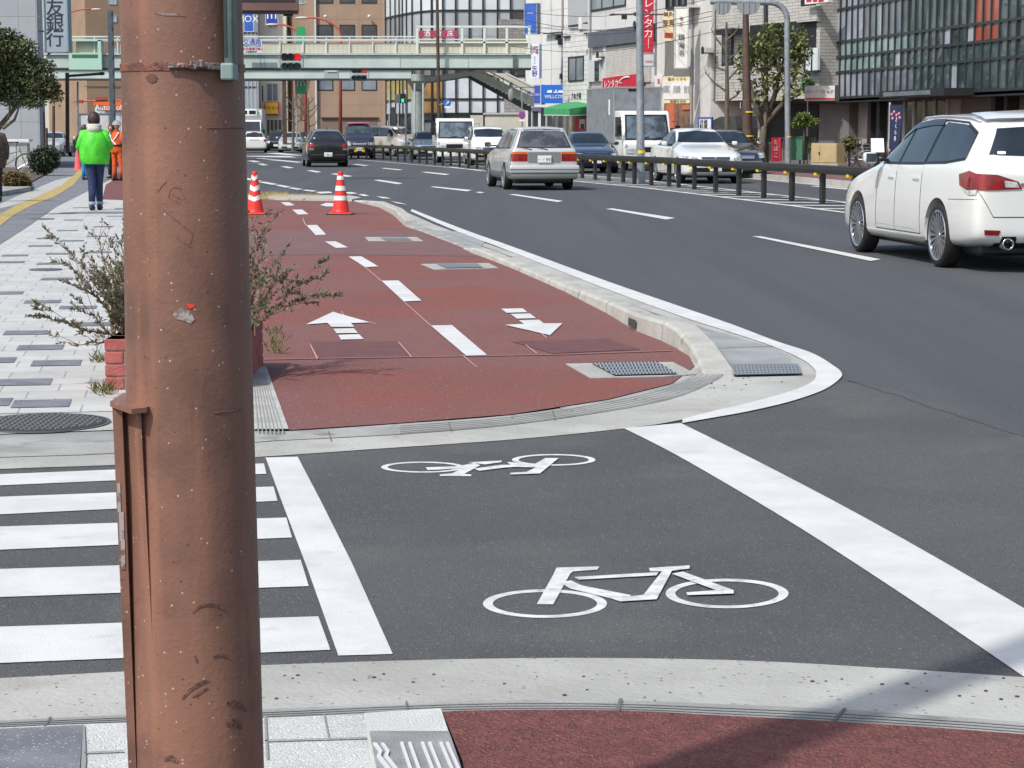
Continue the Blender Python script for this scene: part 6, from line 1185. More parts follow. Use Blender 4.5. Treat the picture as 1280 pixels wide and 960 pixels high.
# ------------------------------------------------------------ vehicles
GLASS = mat('car_glass', (26, 32, 36), .03, (40, 48, 54), 1.5, 3, spec=.9); GLASSL = mat('car_glass_light', (104, 118, 128), .04, (52, 60, 66), 2.2, 4, spec=.9)
TRIM = mat('car_trim', (24, 25, 27), .4); REDL = mat('tail_lamp', (150, 16, 28), .15, (112, 12, 22), 8, 3, coat=.6); CLR = mat('clear_lamp', (206, 212, 216), .1, (150, 158, 164), 14, 3, coat=.8); AMB = mat('amber_lamp', (200, 96, 20), .2); PLATE = mat('number_plate', (222, 224, 220), .4); SEAM = mat('panel_gap', (46, 48, 50), .7); RIM = mat('alloy_rim', (186, 190, 194), .22, metal=.85)
PINK_ = PLATE
PROF = {  # x (front +1), zlow, zbelt, wlow, wbelt, zedge, wedge, ztop   (metres for L 4.7, H 1.5, half width .88)
 'wagon': [(1, .36, .56, .60, .58, .62, .50, .64), (.97, .22, .62, .72, .68, .70, .58, .72), (.86, .19, .74, .85, .78, .80, .62, .83), (.62, .18, .84, .88, .82, .91, .66, .94), (.40, .18, .92, .88, .82, .98, .68, 1.0), (.34, .18, .94, .88, .83, 1.04, .69, 1.07), (.10, .18, .95, .88, .84, 1.36, .60, 1.41), (.02, .18, .955, .88, .84, 1.42, .59, 1.46), (-.25, .18, .965, .88, .84, 1.44, .59, 1.49), (-.6, .18, .98, .88, .84, 1.42, .58, 1.47), (-.82, .20, .99, .87, .82, 1.36, .56, 1.42), (-.88, .22, .99, .86, .81, 1.28, .57, 1.33), (-.955, .24, .98, .84, .79, 1.02, .68, 1.05), (-.985, .28, .92, .80, .75, .97, .66, .98), (-1, .36, .84, .70, .66, .88, .58, .89)],
 'oldwagon': [(1, .36, .58, .72, .70, .63, .62, .64), (.985, .24, .66, .80, .76, .71, .66, .72), (.86, .20, .78, .84, .79, .81, .68, .82), (.55, .2, .86, .85, .81, .89, .70, .90), (.38, .2, .90, .85, .81, .94, .70, .95), (.33, .2, .91, .85, .81, .99, .70, 1.01), (.12, .2, .92, .85, .81, 1.34, .60, 1.37), (.05, .2, .92, .85, .81, 1.38, .59, 1.42), (-.3, .2, .93, .85, .81, 1.40, .59, 1.45), (-.65, .2, .935, .85, .81, 1.40, .59, 1.46), (-.83, .2, .94, .85, .81, 1.38, .59, 1.44), (-.87, .22, .94, .85, .80, 1.33, .60, 1.38), (-.965, .24, .94, .84, .79, .97, .70, .99), (-.985, .26, .90, .83, .78, .93, .70, .94), (-1, .34, .84, .80, .76, .88, .68, .89)],
 'sedan': [(1, .34, .56, .62, .60, .62, .52, .64), (.97, .22, .63, .74, .70, .70, .60, .72), (.86, .18, .74, .85, .79, .80, .64, .83), (.6, .18, .84, .88, .82, .89, .67, .93), (.36, .18, .92, .88, .82, .98, .68, 1.0), (.30, .18, .93, .88, .83, 1.03, .68, 1.06), (.07, .18, .94, .88, .83, 1.34, .58, 1.38), (-.02, .18, .945, .88, .83, 1.39, .57, 1.43), (-.2, .18, .95, .88, .83, 1.40, .57, 1.45), (-.36, .18, .955, .88, .83, 1.36, .56, 1.41), (-.62, .18, .96, .88, .82, 1.06, .64, 1.09), (-.68, .18, .96, .88, .82, 1.0, .66, 1.03), (-.9, .2, .93, .86, .80, .98, .66, 1.0), (-.985, .28, .88, .80, .76, .93, .64, .94), (-1, .36, .80, .72, .68, .85, .58, .86)],
 'hatch': [(1, .36, .56, .58, .56, .62, .48, .64), (.96, .22, .64, .72, .68, .72, .58, .74), (.8, .18, .78, .85, .78, .84, .64, .87), (.6, .18, .88, .88, .82, .94, .66, .97), (.52, .18, .91, .88, .82, 1.0, .67, 1.03), (.22, .18, .94, .88, .83, 1.36, .58, 1.42), (.1, .18, .95, .88, .83, 1.43, .57, 1.48), (-.2, .18, .965, .88, .83, 1.45, .57, 1.50), (-.55, .18, .98, .88, .83, 1.42, .56, 1.47), (-.78, .20, .99, .87, .82, 1.36, .54, 1.42), (-.84, .22, .99, .87, .81, 1.27, .56, 1.33), (-.93, .24, .98, .85, .79, 1.03, .68, 1.06), (-.98, .28, .90, .82, .76, .95, .66, .97), (-1, .38, .80, .74, .70, .85, .60, .86)],
 'van': [(1, .36, .58, .62, .60, .64, .52, .66), (.97, .22, .68, .76, .72, .76, .62, .78), (.88, .18, .80, .86, .80, .88, .66, .91), (.74, .18, .90, .88, .83, .97, .70, 1.0), (.66, .18, .92, .88, .83, 1.06, .70, 1.09), (.40, .18, .94, .88, .84, 1.38, .66, 1.42), (.32, .18, .95, .88, .84, 1.42, .66, 1.46), (0, .18, .955, .88, .84, 1.44, .66, 1.5), (-.6, .18, .96, .88, .84, 1.44, .66, 1.49), (-.9, .2, .96, .88, .83, 1.40, .65, 1.45), (-.95, .22, .96, .86, .82, 1.3, .66, 1.36), (-.985, .26, .94, .84, .80, 1.0, .72, 1.03), (-1, .36, .86, .76, .74, .92, .68, .94)],
}
def carbody(kind, L, W, Hh, mpaint, root, wb, wr, cut=True):
    sx, sy, sz = L / 2, W / 1.76, Hh / 1.5; vs = []; fs = []; K = 16
    for (x, zl, zb, wl, wb_, ze, we, zt) in PROF[kind]:
        X_ = x * sx
        h = [(0, zl), (wl * .80, zl), (wl * .97, zl + .06), (wl, zl + .22 if zl + .22 < zb - .1 else (zl + zb) / 2), (wb_ + (wl - wb_) * .45, zb - .05), (wb_ - .015, zb + .005 if ze - zb > .03 else (zb + ze) / 2), (we, ze), (we * .82, zt - .012), (0, zt)]
        pts = [(a * sy, b * sz) for a, b in h]; full = pts + [(-a, b) for a, b in pts[-2:0:-1]]
        vs += [(X_, a, b) for a, b in full]
    n = len(PROF[kind]); K = 16
    for i in range(n - 1):
        for k in range(K): fs.append((i * K + k, i * K + (k + 1) % K, (i + 1) * K + (k + 1) % K, (i + 1) * K + k))
    for base, rev in ((0, 0), ((n - 1) * K, 1)):   # end caps as strips of quads
        for a in range(0, 8):
            q_ = [base + a, base + a + 1, base + (K - a - 1) % K, base + (K - a) % K]
            q_ = [x for i_, x in enumerate(q_) if x not in q_[:i_]]
            fs.append(tuple(q_[::-1] if not rev else q_))
    me = bpy.data.meshes.new('body'); me.from_pydata(vs, [], fs); bm = bmesh.new(); bm.from_mesh(me); bmesh.ops.recalc_face_normals(bm, faces=bm.faces[:]); 
    cl = bm.edges.layers.float.new('crease_edge'); bm.verts.ensure_lookup_table()
    for e in bm.edges:
        a, b = sorted(v.index for v in e.verts)
        ka, kb_ = a % K, b % K
        if ka == kb_ and ka in (5, 11): e[cl] = .45
        if ka == kb_ and ka in (2, 14): e[cl] = .3
        if ka == kb_ and ka in (6, 10): e[cl] = .25
    bm.to_mesh(me); bm.free()
    o = bpy.data.objects.new('body', me); COL.objects.link(o); md = o.modifiers.new('s', 'SUBSURF'); md.levels = 2
    dg = bpy.context.evaluated_depsgraph_get(); m2 = bpy.data.meshes.new_from_object(o.evaluated_get(dg)); bvh = BVHTree.FromPolygons([v.co.copy() for v in m2.vertices], [tuple(p.vertices) for p in m2.polygons])
    o.modifiers.clear(); o.data = m2
    cutm = MB()
    for x in wb:
        for s in (-1, 1):
            cutm.lathe([(wr * 1.16, 0), (wr * 1.16, .34)], Matrix.Translation((x, s * (W / 2 - .3) if s > 0 else -(W / 2 + .04), wr * 1.02)) @ Matrix.Rotation(R(-90), 4, 'X') if s < 0 else Matrix.Translation((x, W / 2 - .3, wr * 1.02)) @ Matrix.Rotation(R(-90), 4, 'X'), 28)
    c = cutm.build('cut', TRIM); bo = o.modifiers.new('b', 'BOOLEAN'); bo.object = c; bo.operation = 'DIFFERENCE'; bo.solver = 'EXACT'
    dg = bpy.context.evaluated_depsgraph_get(); m3 = bpy.data.meshes.new_from_object(o.evaluated_get(dg)); bpy.data.objects.remove(c)
    if len(m3.polygons) < 200: m3 = m2
    o.modifiers.clear(); bm = bmesh.new(); bm.from_mesh(m3)
    for e in bm.edges: e.smooth = not (len(e.link_faces) == 2 and e.calc_face_angle(0) > R(38))
    bm.to_mesh(m3); bm.free()
    for p in m3.polygons: p.use_smooth = True
    o.data = m3; m3.materials.clear(); m3.materials.append(mpaint); m3.name = 'body'; o.parent = root; return o, bvh
def patch(bvh, name, m, parent, view, top, bot, off=.005, nu=10, nv=5, side=1, skirt=.012):
    """view 'side': points (x, z); 'front'/'rear': points (y, z); projected on the body and laid off mm outside it"""
    def lerp(L, t):
        t *= len(L) - 1; i = min(int(t), len(L) - 2); f_ = t - i; return (L[i][0] + (L[i + 1][0] - L[i][0]) * f_, L[i][1] + (L[i + 1][1] - L[i][1]) * f_)
    nu = max(nu, (len(top) - 1) * 4); g = []; 
    for j in range(nv + 1):
        for i in range(nu + 1):
            a, b = lerp(top, i / nu), lerp(bot, i / nu); v = j / nv; u_, z = a[0] + (b[0] - a[0]) * v, a[1] + (b[1] - a[1]) * v
            if view == 'side': o, d_ = Vector((u_, 3 * side, z)), Vector((0, -side, 0))
            elif view == 'front': o, d_ = Vector((5, u_, z)), Vector((-1, 0, 0))
            elif view == 'top': o, d_ = Vector((u_, z, 4)), Vector((0, 0, -1))
            else: o, d_ = Vector((-5, u_, z)), Vector((1, 0, 0))
            h, n_, _, _ = bvh.ray_cast(o, d_)
            if h is None:
                h, n_, _, _ = bvh.find_nearest(o + d_ * (o.dot(-d_) - .6 if view != 'side' else 3 - .8))
            if n_.dot(d_) > 0: n_ = -n_
            g.append(h + n_ * off)
    mb = MB(); W_ = nu + 1; mb.add(g, [(j * W_ + i, j * W_ + i + 1, (j + 1) * W_ + i + 1, (j + 1) * W_ + i) for j in range(nv) for i in range(nu)])
    mb.flat = True; return mb.build(name, m, parent, smooth=True)
def wheels(root, wb, W, wr, spokes=10, rimm=None, ww=.2, cover=False):
    rimm = rimm or RIM
    pw = None
    for x in wb:
        for s in (-1, 1):
            if pw is None:
                mb = MB(); h = ww / 2; mb.lathe([(wr * .76, -h * .9), (wr * .9, -h), (wr * .98, -h * .75), (wr, -h * .3), (wr, h * .3), (wr * .98, h * .75), (wr * .9, h), (wr * .76, h * .9)], None, 36, close=False)
                mb.lathe([(.001, -h * .2), (wr * .7, -h * .2)], None, 24, close=False)
                ty = mb.build('wheel', RUBBER, None, smooth=True)
                mb = MB(); mb.lathe([(wr * .80, h * .92), (wr * .78, h * .99), (wr * .74, h * .9), (wr * .72, h * .2)], None, 36, close=False); mb.lathe([(.001, h * .78), (wr * .10, h * .80), (wr * .14, h * .6)], None, 20, close=False)
                if cover: mb.lathe([(.001, h * .8), (wr * .3, h * .84), (wr * .5, h * .74), (wr * .66, h * .82)], None, 30, close=False)
                for k in range(spokes):
                    a = 2 * math.pi * k / spokes; mt = Matrix.Rotation(a, 4, 'Z'); wd = 1.6 / spokes * wr * .62
                    mb.add([mt @ Vector(v) for v in ((wr * .1, -wd * .5, h * .74), (wr * .1, wd * .5, h * .74), (wr * .75, wd, h * .84), (wr * .75, -wd, h * .84), (wr * .1, -wd * .5, h * .45), (wr * .1, wd * .5, h * .45), (wr * .75, wd, h * .5), (wr * .75, -wd, h * .5))], [(0, 1, 2, 3), (0, 4, 5, 1), (1, 5, 6, 2), (2, 6, 7, 3), (3, 7, 4, 0)])
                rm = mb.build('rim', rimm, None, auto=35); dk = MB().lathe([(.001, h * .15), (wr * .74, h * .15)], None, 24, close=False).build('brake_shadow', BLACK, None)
                rm.parent = ty; dk.parent = ty; pw = ty; w_ = ty
            else:
                w_ = pw.copy(); COL.objects.link(w_)
                for ch in pw.children: c = ch.copy(); COL.objects.link(c); c.parent = w_
            w_.parent = root; w_.location = (x, s * (W / 2 - ww / 2 - .015), wr); w_.rotation_euler = (R(-90) if s > 0 else R(90), 0, 0)
def underbody(root, L, W, z=.2):
    MB().bbox((-L / 2 * .9, -W / 2 * .8, z - .04), (L / 2 * .88, W / 2 * .8, z + .2), .03, 1).build('underbody', TRIM, root)
def mirrors(root, x, W, z, m):
    for s in (-1, 1):
        y = s * (W / 2 + .03); o = MB().bbox((x - .06, min(y, y + s * .15), z), (x + .06, max(y, y + s * .15), z + .12), .035, 3).build('mirror', m, root, smooth=True)
        MB().bbox((x - .068, min(y + s * .012, y + s * .138), z + .012), (x - .058, max(y + s * .012, y + s * .138), z + .108), .002, 1).build('mirror_glass', GLASSL, o); MB().box((x - .02, min(s * (W / 2 - .12), y + s * .02), z + .02), (x + .03, max(s * (W / 2 - .12), y + s * .02), z + .05)).build('mirror_arm', TRIM, o)
def plate(root, x, z, txt, y=0, fs=-1, hiragana=True, m=None):
    p = MB().bbox((min(x, x + fs * .02), y - .165, z - .0825), (max(x, x + fs * .02), y + .165, z + .0825), .006, 1).build('number_plate', m or PLATE, root)
    text(txt, .11, mat('plate_green', (30, 70, 54), .5), p, frame((x + fs * .022, y, z - .02), (0, -1 if fs < 0 else 1, 0), (fs, 0, 0)), ext=.001)
    return p
def car(kind, label, cat, paint, L=4.6, W=1.72, Hh=1.45, wbf=.58, wr=.31, name='parked_car', group='cars on the road', glass=None, opt=None):
    opt = opt or {}; root = thing(name, label, cat, group=group); sx, sy, sz = L / 2, W / 1.76, Hh / 1.5; gl = glass or GLASS
    ax = (opt.get('fa', .60) * sx, opt.get('ra', -.57) * sx); o, bvh = carbody(kind, L, W, Hh, paint, root, ax, wr); underbody(root, L, W)
    wheels(root, ax, W, wr, opt.get('spokes', 10), cover=opt.get('cover', False)); S = lambda pts: [(x * sx, z * sz) for x, z in pts]; Y = lambda pts: [(y * sy, z * sz) for y, z in pts]
    pr = PROF[kind]
    wins = {'wagon': [([(.28, 1.06), (.12, 1.25), (.02, 1.345)], [(.28, .985), (.15, .985), (.02, .985)]), ([(-.01, 1.35), (-.22, 1.385), (-.33, 1.385)], [(-.01, .985), (-.2, .99), (-.33, .995)]), ([(-.365, 1.385), (-.6, 1.36), (-.76, 1.26)], [(-.365, 1.0), (-.6, 1.01), (-.80, 1.05)])],
            'oldwagon': [([(.28, 1.0), (.15, 1.20), (.05, 1.34)], [(.28, .955), (.15, .955), (.05, .955)]), ([(.02, 1.35), (-.15, 1.365), (-.28, 1.365)], [(.02, .955), (-.15, .96), (-.28, .96)]), ([(-.31, 1.365), (-.5, 1.365), (-.79, 1.33)], [(-.31, .965), (-.5, .965), (-.86, .97)])],
            'sedan': [([(.24, 1.04), (.11, 1.20), (.02, 1.31)], [(.24, .975), (.12, .975), (.02, .975)]), ([(-.01, 1.32), (-.15, 1.345), (-.26, 1.33)], [(-.01, .975), (-.15, .98), (-.26, .985)]), ([(-.285, 1.325), (-.36, 1.28), (-.44, 1.18)], [(-.285, .985), (-.38, .99), (-.52, 1.0)])],
            'hatch': [([(.44, 1.05), (.3, 1.2), (.12, 1.35)], [(.44, .985), (.3, .985), (.12, .985)]), ([(.09, 1.36), (-.1, 1.385), (-.3, 1.38)], [(.09, .985), (-.1, .99), (-.3, 1.0)]), ([(-.33, 1.38), (-.5, 1.36), (-.66, 1.27)], [(-.33, 1.0), (-.5, 1.01), (-.70, 1.05)])],
            'van': [([(.58, 1.06), (.5, 1.18), (.38, 1.33)], [(.58, .98), (.5, .98), (.38, .98)]), ([(.34, 1.36), (.1, 1.38), (-.12, 1.38)], [(.34, .98), (.1, .985), (-.12, .985)]), ([(-.16, 1.38), (-.5, 1.38), (-.86, 1.33)], [(-.16, .985), (-.5, .99), (-.88, 1.0)])]}[kind]
    for s in (-1, 1):
        patch(bvh, 'window_surround', TRIM, root, 'side', S([(x, z + .028) for x, z in wins[0][0]] + [(x, z + .028) for w_ in wins[1:] for x, z in w_[0]]), S([(x, z - .022) for x, z in wins[0][1]] + [(x, z - .022) for w_ in wins[1:] for x, z in w_[1]]), .003, 30, 5, s)
        for a, b in wins: patch(bvh, 'side_window', opt.get('sideglass', gl), root, 'side', S(a), S(b), .007, 10, 5, s)
    ws = {'wagon': (1.37, 1.07, .54, .66), 'oldwagon': (1.345, 1.02, .54, .67), 'sedan': (1.345, 1.06, .53, .66), 'hatch': (1.37, 1.04, .53, .66), 'van': (1.37, 1.08, .62, .69)}[kind]
    patch(bvh, 'windscreen', gl, root, 'front', Y([(-ws[2], ws[0] - .02), (0, ws[0] + .015), (ws[2], ws[0] - .02)]), Y([(-ws[3], ws[1]), (0, ws[1] - .01), (ws[3], ws[1])]), .006, 14, 8)
    rw = opt.get('rearwin') or {'wagon': (1.345, 1.075, .50, .64), 'oldwagon': (1.36, 1.0, .55, .70), 'sedan': (1.33, 1.09, .50, .60), 'hatch': (1.345, 1.07, .50, .64), 'van': (1.34, 1.04, .60, .68)}[kind]
    patch(bvh, 'rear_window', opt.get('rearglass', gl), root, 'rear', Y([(-rw[2], rw[0] - .015), (0, rw[0] + .015), (rw[2], rw[0] - .015)]), Y([(-rw[3], rw[1] + .01), (0, rw[1] - .01), (rw[3], rw[1] + .01)]), .006, 14, 8)
    # gaps between panels, handles
    bz = pr[6][2]
    dx = [wins[0][1][0][0], (wins[0][1][-1][0] + wins[1][1][0][0]) / 2, (wins[1][1][-1][0] + wins[2][1][0][0]) / 2]
    for s in (-1, 1):
        for x in dx: patch(bvh, 'door_gap', SEAM, root, 'side', S([(x, bz - .0), (x + .005, bz - .0)]), S([(x, .30), (x + .005, .30)]), .0015, 2, 10, s)
        patch(bvh, 'sill_gap', SEAM, root, 'side', S([(dx[0], .305), (dx[2], .305)]), S([(dx[0], .296), (dx[2], .296)]), .0015, 16, 1, s)
        for x in dx[1:]:
            patch(bvh, 'door_handle', opt.get('handle', paint), root, 'side', S([(x + .03, .855), (x + .115, .86)]), S([(x + .03, .83), (x + .115, .835)]), .022, 6, 2, s)
    mirrors(root, dx[0] * sx - .12, W, .97 * sz, opt.get('mirror', paint))
    return root, bvh, S, Y, sx, sy, sz
def place(root, px, py, d, ang, toward=False):
    x = X(px, d); root.location = (x, d, 0.0); root.rotation_euler = (0, 0, R(90 + ang + (180 if toward else 0)))
WHITEC = mat('pearl_white_paint', (222, 223, 220), .25, (218, 219, 216), 1, 2, coat=1); SILV = mat('silver_paint', (192, 193, 192), .3, (186, 187, 186), 30, 2, metal=.2, coat=.8); BLKC = mat('black_paint', (20, 21, 24), .12, coat=1); NAVY = mat('navy_paint', (26, 36, 58), .15, coat=1); SILV2 = mat('warm_silver_paint', (186, 180, 172), .3, metal=.3, coat=.8); BEI = mat('grey_lower_paint', (120, 120, 118), .35, metal=.3, coat=.5)
# --- white estate car, close on the right
r, bv, S, Y, sx, sy, sz = car('wagon', 'white pearl estate car driving away at the right edge, nearest of the cars', 'car', WHITEC, 4.78, 1.78, 1.59, wr=.325, name='white_estate_car', opt=dict(spokes=20, fa=.585, ra=-.565, rearwin=(1.335, 1.07, .52, .66)))
for s in (-1, 1):
    patch(bv, 'tail_lamp', REDL, r, 'side', S([(-.80, .90), (-.90, .935), (-.975, .90)]), S([(-.82, .80), (-.90, .76), (-.975, .775)]), .010, 10, 5, s)
    patch(bv, 'tail_lamp', REDL, r, 'rear', Y([(s * .80, .91), (s * .62, .90), (s * .42, .84)]), Y([(s * .82, .76), (s * .62, .765), (s * .38, .775)]), .012, 10, 5)
    patch(bv, 'reversing_lamp', CLR, r, 'side', S([(-.84, .785), (-.90, .755), (-.97, .765)]), S([(-.87, .745), (-.91, .715), (-.965, .715)]), .009, 8, 3, s)
    patch(bv, 'reversing_lamp', CLR, r, 'rear', Y([(s * .56, .85), (s * .44, .835)]), Y([(s * .55, .79), (s * .41, .785)]), .016, 6, 3)
    patch(bv, 'reflector', REDL, r, 'rear', Y([(s * .74, .40), (s * .58, .395)]), Y([(s * .73, .355), (s * .60, .35)]), .008, 6, 2)
    patch(bv, 'bumper_gap', SEAM, r, 'side', S([(-.70, .665), (-.97, .68)]), S([(-.70, .66), (-.97, .675)]), .002, 12, 1, s)
    patch(bv, 'rain_visor', mat('smoked_visor', (30, 36, 46), .15), r, 'side', S([(.16, 1.245), (.02, 1.375), (-.2, 1.41), (-.34, 1.41)]), S([(.17, 1.19), (.02, 1.315), (-.2, 1.35), (-.34, 1.35)]), .016, 20, 2, s)
    patch(bv, 'side_skirt', WHITEC, r, 'side', S([(.40, .30), (-.38, .29)]), S([(.40, .19), (-.38, .18)]), .022, 16, 3, s)
    patch(bv, 'door_crease', mat('soft_line', (190, 191, 189), .4), r, 'side', S([(.30, .36), (-.30, .345)]), S([(.30, .352), (-.30, .337)]), .003, 16, 1, s)
    patch(bv, 'exhaust_surround', TRIM, r, 'rear', Y([(s * .56, .34), (s * .42, .34)]), Y([(s * .58, .22), (s * .40, .22)]), .006, 6, 3)
    mt = Matrix.Translation((-2.27, s * .50, .285)) @ Matrix.Rotation(R(-90), 4, 'Y'); MB().lathe([(.055, -.1), (.06, .10), (.052, .105), (.045, .1), (.04, 0)], mt, 24, close=False).build('exhaust', CHROME, r, smooth=True); MB().lathe([(.001, .02), (.044, .02)], mt, 20, close=False).build('exhaust_bore', BLACK, r)
    patch(bv, 'headlamp', CLR, r, 'side', S([(.97, .66), (.84, .76)]), S([(.97, .58), (.86, .62)]), .006, 8, 4, s)
patch(bv, 'plate_recess', mat('recess_white', (204, 205, 203), .4), r, 'rear', Y([(-.36, .80), (.36, .80)]), Y([(-.34, .60), (.34, .60)]), .002, 8, 4); patch(bv, 'tailgate_trim', CHROME, r, 'rear', Y([(-.40, .825), (.40, .825)]), Y([(-.40, .80), (.40, .80)]), .014, 10, 2)
patch(bv, 'bumper_gap', SEAM, r, 'rear', Y([(-.66, .52), (.66, .52)]), Y([(-.66, .512), (.66, .512)]), .003, 14, 1); patch(bv, 'tailgate_gap', SEAM, r, 'rear', Y([(-.80, .755), (-.66, .52)]), Y([(-.79, .75), (-.65, .515)]), .003, 6, 1); patch(bv, 'tailgate_gap', SEAM, r, 'rear', Y([(.80, .755), (.66, .52)]), Y([(.79, .75), (.65, .515)]), .003, 6, 1)
patch(bv, 'lower_valance', TRIM, r, 'rear', Y([(-.62, .28), (.62, .28)]), Y([(-.6, .22), (.6, .22)]), .004, 12, 3)
plate(r, -2.40, .70, '・31-62'); patch(bv, 'sticker', WINK, r, 'rear', Y([(.58, 1.11), (.50, 1.11)]), Y([(.585, 1.085), (.505, 1.085)]), .009, 3, 2)
patch(bv, 'spoiler', WHITEC, r, 'rear', Y([(-.52, 1.43), (0, 1.455), (.52, 1.43)]), Y([(-.54, 1.37), (0, 1.39), (.54, 1.37)]), .05, 14, 3)
for s in (-1, 1): MB().tube([(.0, s * .575, 1.49), (-.1, s * .575, 1.52), (-.6, s * .575, 1.535), (-1.45, s * .57, 1.515), (-1.7, s * .56, 1.47)], .012, 8).build('roof_rail', SILV, r, smooth=True)
rd = Vector((X(1177, 21.2), 21.2, 0)); a = R(7.6); hd = Vector((-math.sin(a), math.cos(a), 0)); lf_ = Vector((-math.cos(a), -math.sin(a), 0))
c = rd - lf_ * (.89 - .11) + hd * (.565 * sx) ; r.location = (c.x, c.y, .0); r.rotation_euler = (0, 0, R(90) + a)
# --- silver estate car
r, bv, S, Y, sx, sy, sz = car('oldwagon', 'older silver estate car driving away mid-road, with amber and red tail lamps', 'car', SILV, 4.75, 1.71, 1.56, wr=.31, name='silver_estate_car', glass=GLASS, opt=dict(rearglass=mat('car_glass_see', (84, 88, 92), .06, (56, 60, 66), 3, 4, lo=.45, hi=.55, spec=.8), sideglass=mat('car_glass_side', (104, 112, 118), .06, (44, 50, 56), 3, 4, lo=.46, hi=.56, spec=.8), fa=.60, ra=-.55, cover=True, spokes=8, mirror=TRIM, rearwin=(1.345, .985, .58, .74)))
patch(bv, 'rear_window_surround', TRIM, r, 'rear', Y([(-.60, 1.37), (0, 1.40), (.60, 1.37)]), Y([(-.79, .965), (0, .96), (.79, .965)]), .003, 14, 8)
for s in (-1, 1):
    patch(bv, 'tail_lamp', REDL, r, 'rear', Y([(s * .79, .84), (s * .42, .84)]), Y([(s * .80, .665), (s * .42, .665)]), .010, 10, 5); patch(bv, 'amber_strip', AMB, r, 'rear', Y([(s * .78, .875), (s * .42, .875)]), Y([(s * .79, .825), (s * .42, .825)]), .018, 10, 2)
    patch(bv, 'tail_lamp', REDL, r, 'side', S([(-.95, .84), (-.985, .84)]), S([(-.95, .665), (-.985, .665)]), .008, 4, 4, s)
    patch(bv, 'lower_cladding', BEI, r, 'side', S([(.95, .42), (.0, .40), (-.97, .42)]), S([(.93, .22), (.0, .2), (-.95, .22)]), .004, 30, 4, s)
patch(bv, 'plate_panel', mat('plate_panel_grey', (120, 122, 124), .4), r, 'rear', Y([(-.40, .87), (.40, .87)]), Y([(-.40, .63), (.40, .63)]), .008, 10, 4); plate(r, -2.395, .74, '・・992')
mb = MB(); mb.bbox((-2.47, -.84, .40), (-2.30, .84, .60), .045, 3); o = mb.build('bumper', SILV, r, auto=40); MB().bbox((-2.475, -.835, .48), (-2.44, .835, .515), .006, 1).build('bumper_strip', BEI, o); MB().bbox((-2.44, -.80, .27), (-2.28, .80, .42), .04, 2).build('bumper_lower', BEI, o, auto=40)
for y in (-.08, .30): MB().tube([(-2.36, y, .965), (-2.34, y + .26, 1.02)], .008, 6).build('wiper', BLACK, r)
MB().tube([(-2.3, -.45, .28), (-2.42, -.45, .26)], .025, 10).build('exhaust', BLACK, r)
MB().bbox((-1.9, -.55, 1.445), (-.3, .55, 1.475), .02, 1).build('roof_panel', WHITEC, r, auto=40)
place(r, 0, 0, 52, 8.4); r.location = (X(679, 49.6) + math.sin(R(-8.4)) * 2.37 + .02, 49.6 + 2.36, 0)
# --- white saloon, coming
def front(r, bv, S, Y, sx, x0, grille=True, lamps=((.80, .70), (.44, .70), (.84, .57), (.46, .55)), plate_txt='・26-17', pz=.42, gm=None, low=True):
    HL = mat('headlamp_glass', (128, 138, 146), .08, (206, 212, 216), 9, 3, coat=1, lo=.45, hi=.6)
    for s in (-1, 1): patch(bv, 'headlamp', HL, r, 'front', Y([(s * lamps[0][0], lamps[0][1]), (s * lamps[1][0], lamps[1][1])]), Y([(s * lamps[2][0], lamps[2][1]), (s * lamps[3][0], lamps[3][1])]), .008, 8, 4)
    if grille:
        g_ = patch(bv, 'grille', gm or mat('grille_dark', (60, 62, 66), .3, metal=.5), r, 'front', Y([(-.40, .685), (.40, .685)]), Y([(-.34, .585), (.34, .585)]), .008, 8, 4)
        for k in range(3): patch(bv, 'grille_bar', CHROME, g_, 'front', Y([(-.38, .67 - k * .033), (.38, .67 - k * .033)]), Y([(-.38, .662 - k * .033), (.38, .662 - k * .033)]), .013, 8, 1)
    if low: patch(bv, 'lower_grille', TRIM, r, 'front', Y([(-.6, .42), (.6, .42)]), Y([(-.56, .31), (.56, .31)]), .006, 12, 3)
    plate(r, x0, pz, plate_txt, fs=1)
r, bv, S, Y, sx, sy, sz = car('sedan', 'white saloon car facing the camera behind the guard rail', 'car', WHITEC, 4.84, 1.78, 1.56, wr=.33, name='white_saloon_car', opt=dict(fa=.62, ra=-.56, spokes=10, glass=GLASS))
front(r, bv, S, Y, sx, 2.42, lamps=((.80, .72), (.47, .665), (.80, .60), (.50, .57))); MB().ball((2.395, 0, .66), (.02, .035, .06), 10, 6).build('crown_emblem', CHROME, r); 
for s in (-1, 1): patch(bv, 'fog_lamp', CLR, r, 'front', Y([(s * .70, .39), (s * .52, .39)]), Y([(s * .68, .32), (s * .54, .32)]), .010, 5, 3)
place(r, 0, 0, 0, 8.0, True); r.location = (X(889, 56) - .28, 56 + 2.36, 0)
# --- dark saloon behind it (outer lane)
r, bv, S, Y, sx, sy, sz = car('sedan', 'dark navy saloon with chrome trim, half hidden behind the white saloon', 'car', NAVY, 4.65, 1.70, 1.52, wr=.31, name='dark_saloon_car', opt=dict(mirror=CHROME, handle=CHROME))
front(r, bv, S, Y, sx, 2.33, lamps=((.82, .78), (.50, .74), (.82, .62), (.52, .60)), plate_txt='・50-11', gm=CHROME); patch(bv, 'bumper_trim', CHROME, r, 'front', Y([(-.78, .52), (.78, .52)]), Y([(-.78, .49), (.78, .49)]), .012, 14, 1)
place(r, 0, 0, 0, 7, True); r.location = (X(913, 62.5), 62.5 + 2.3, 0)
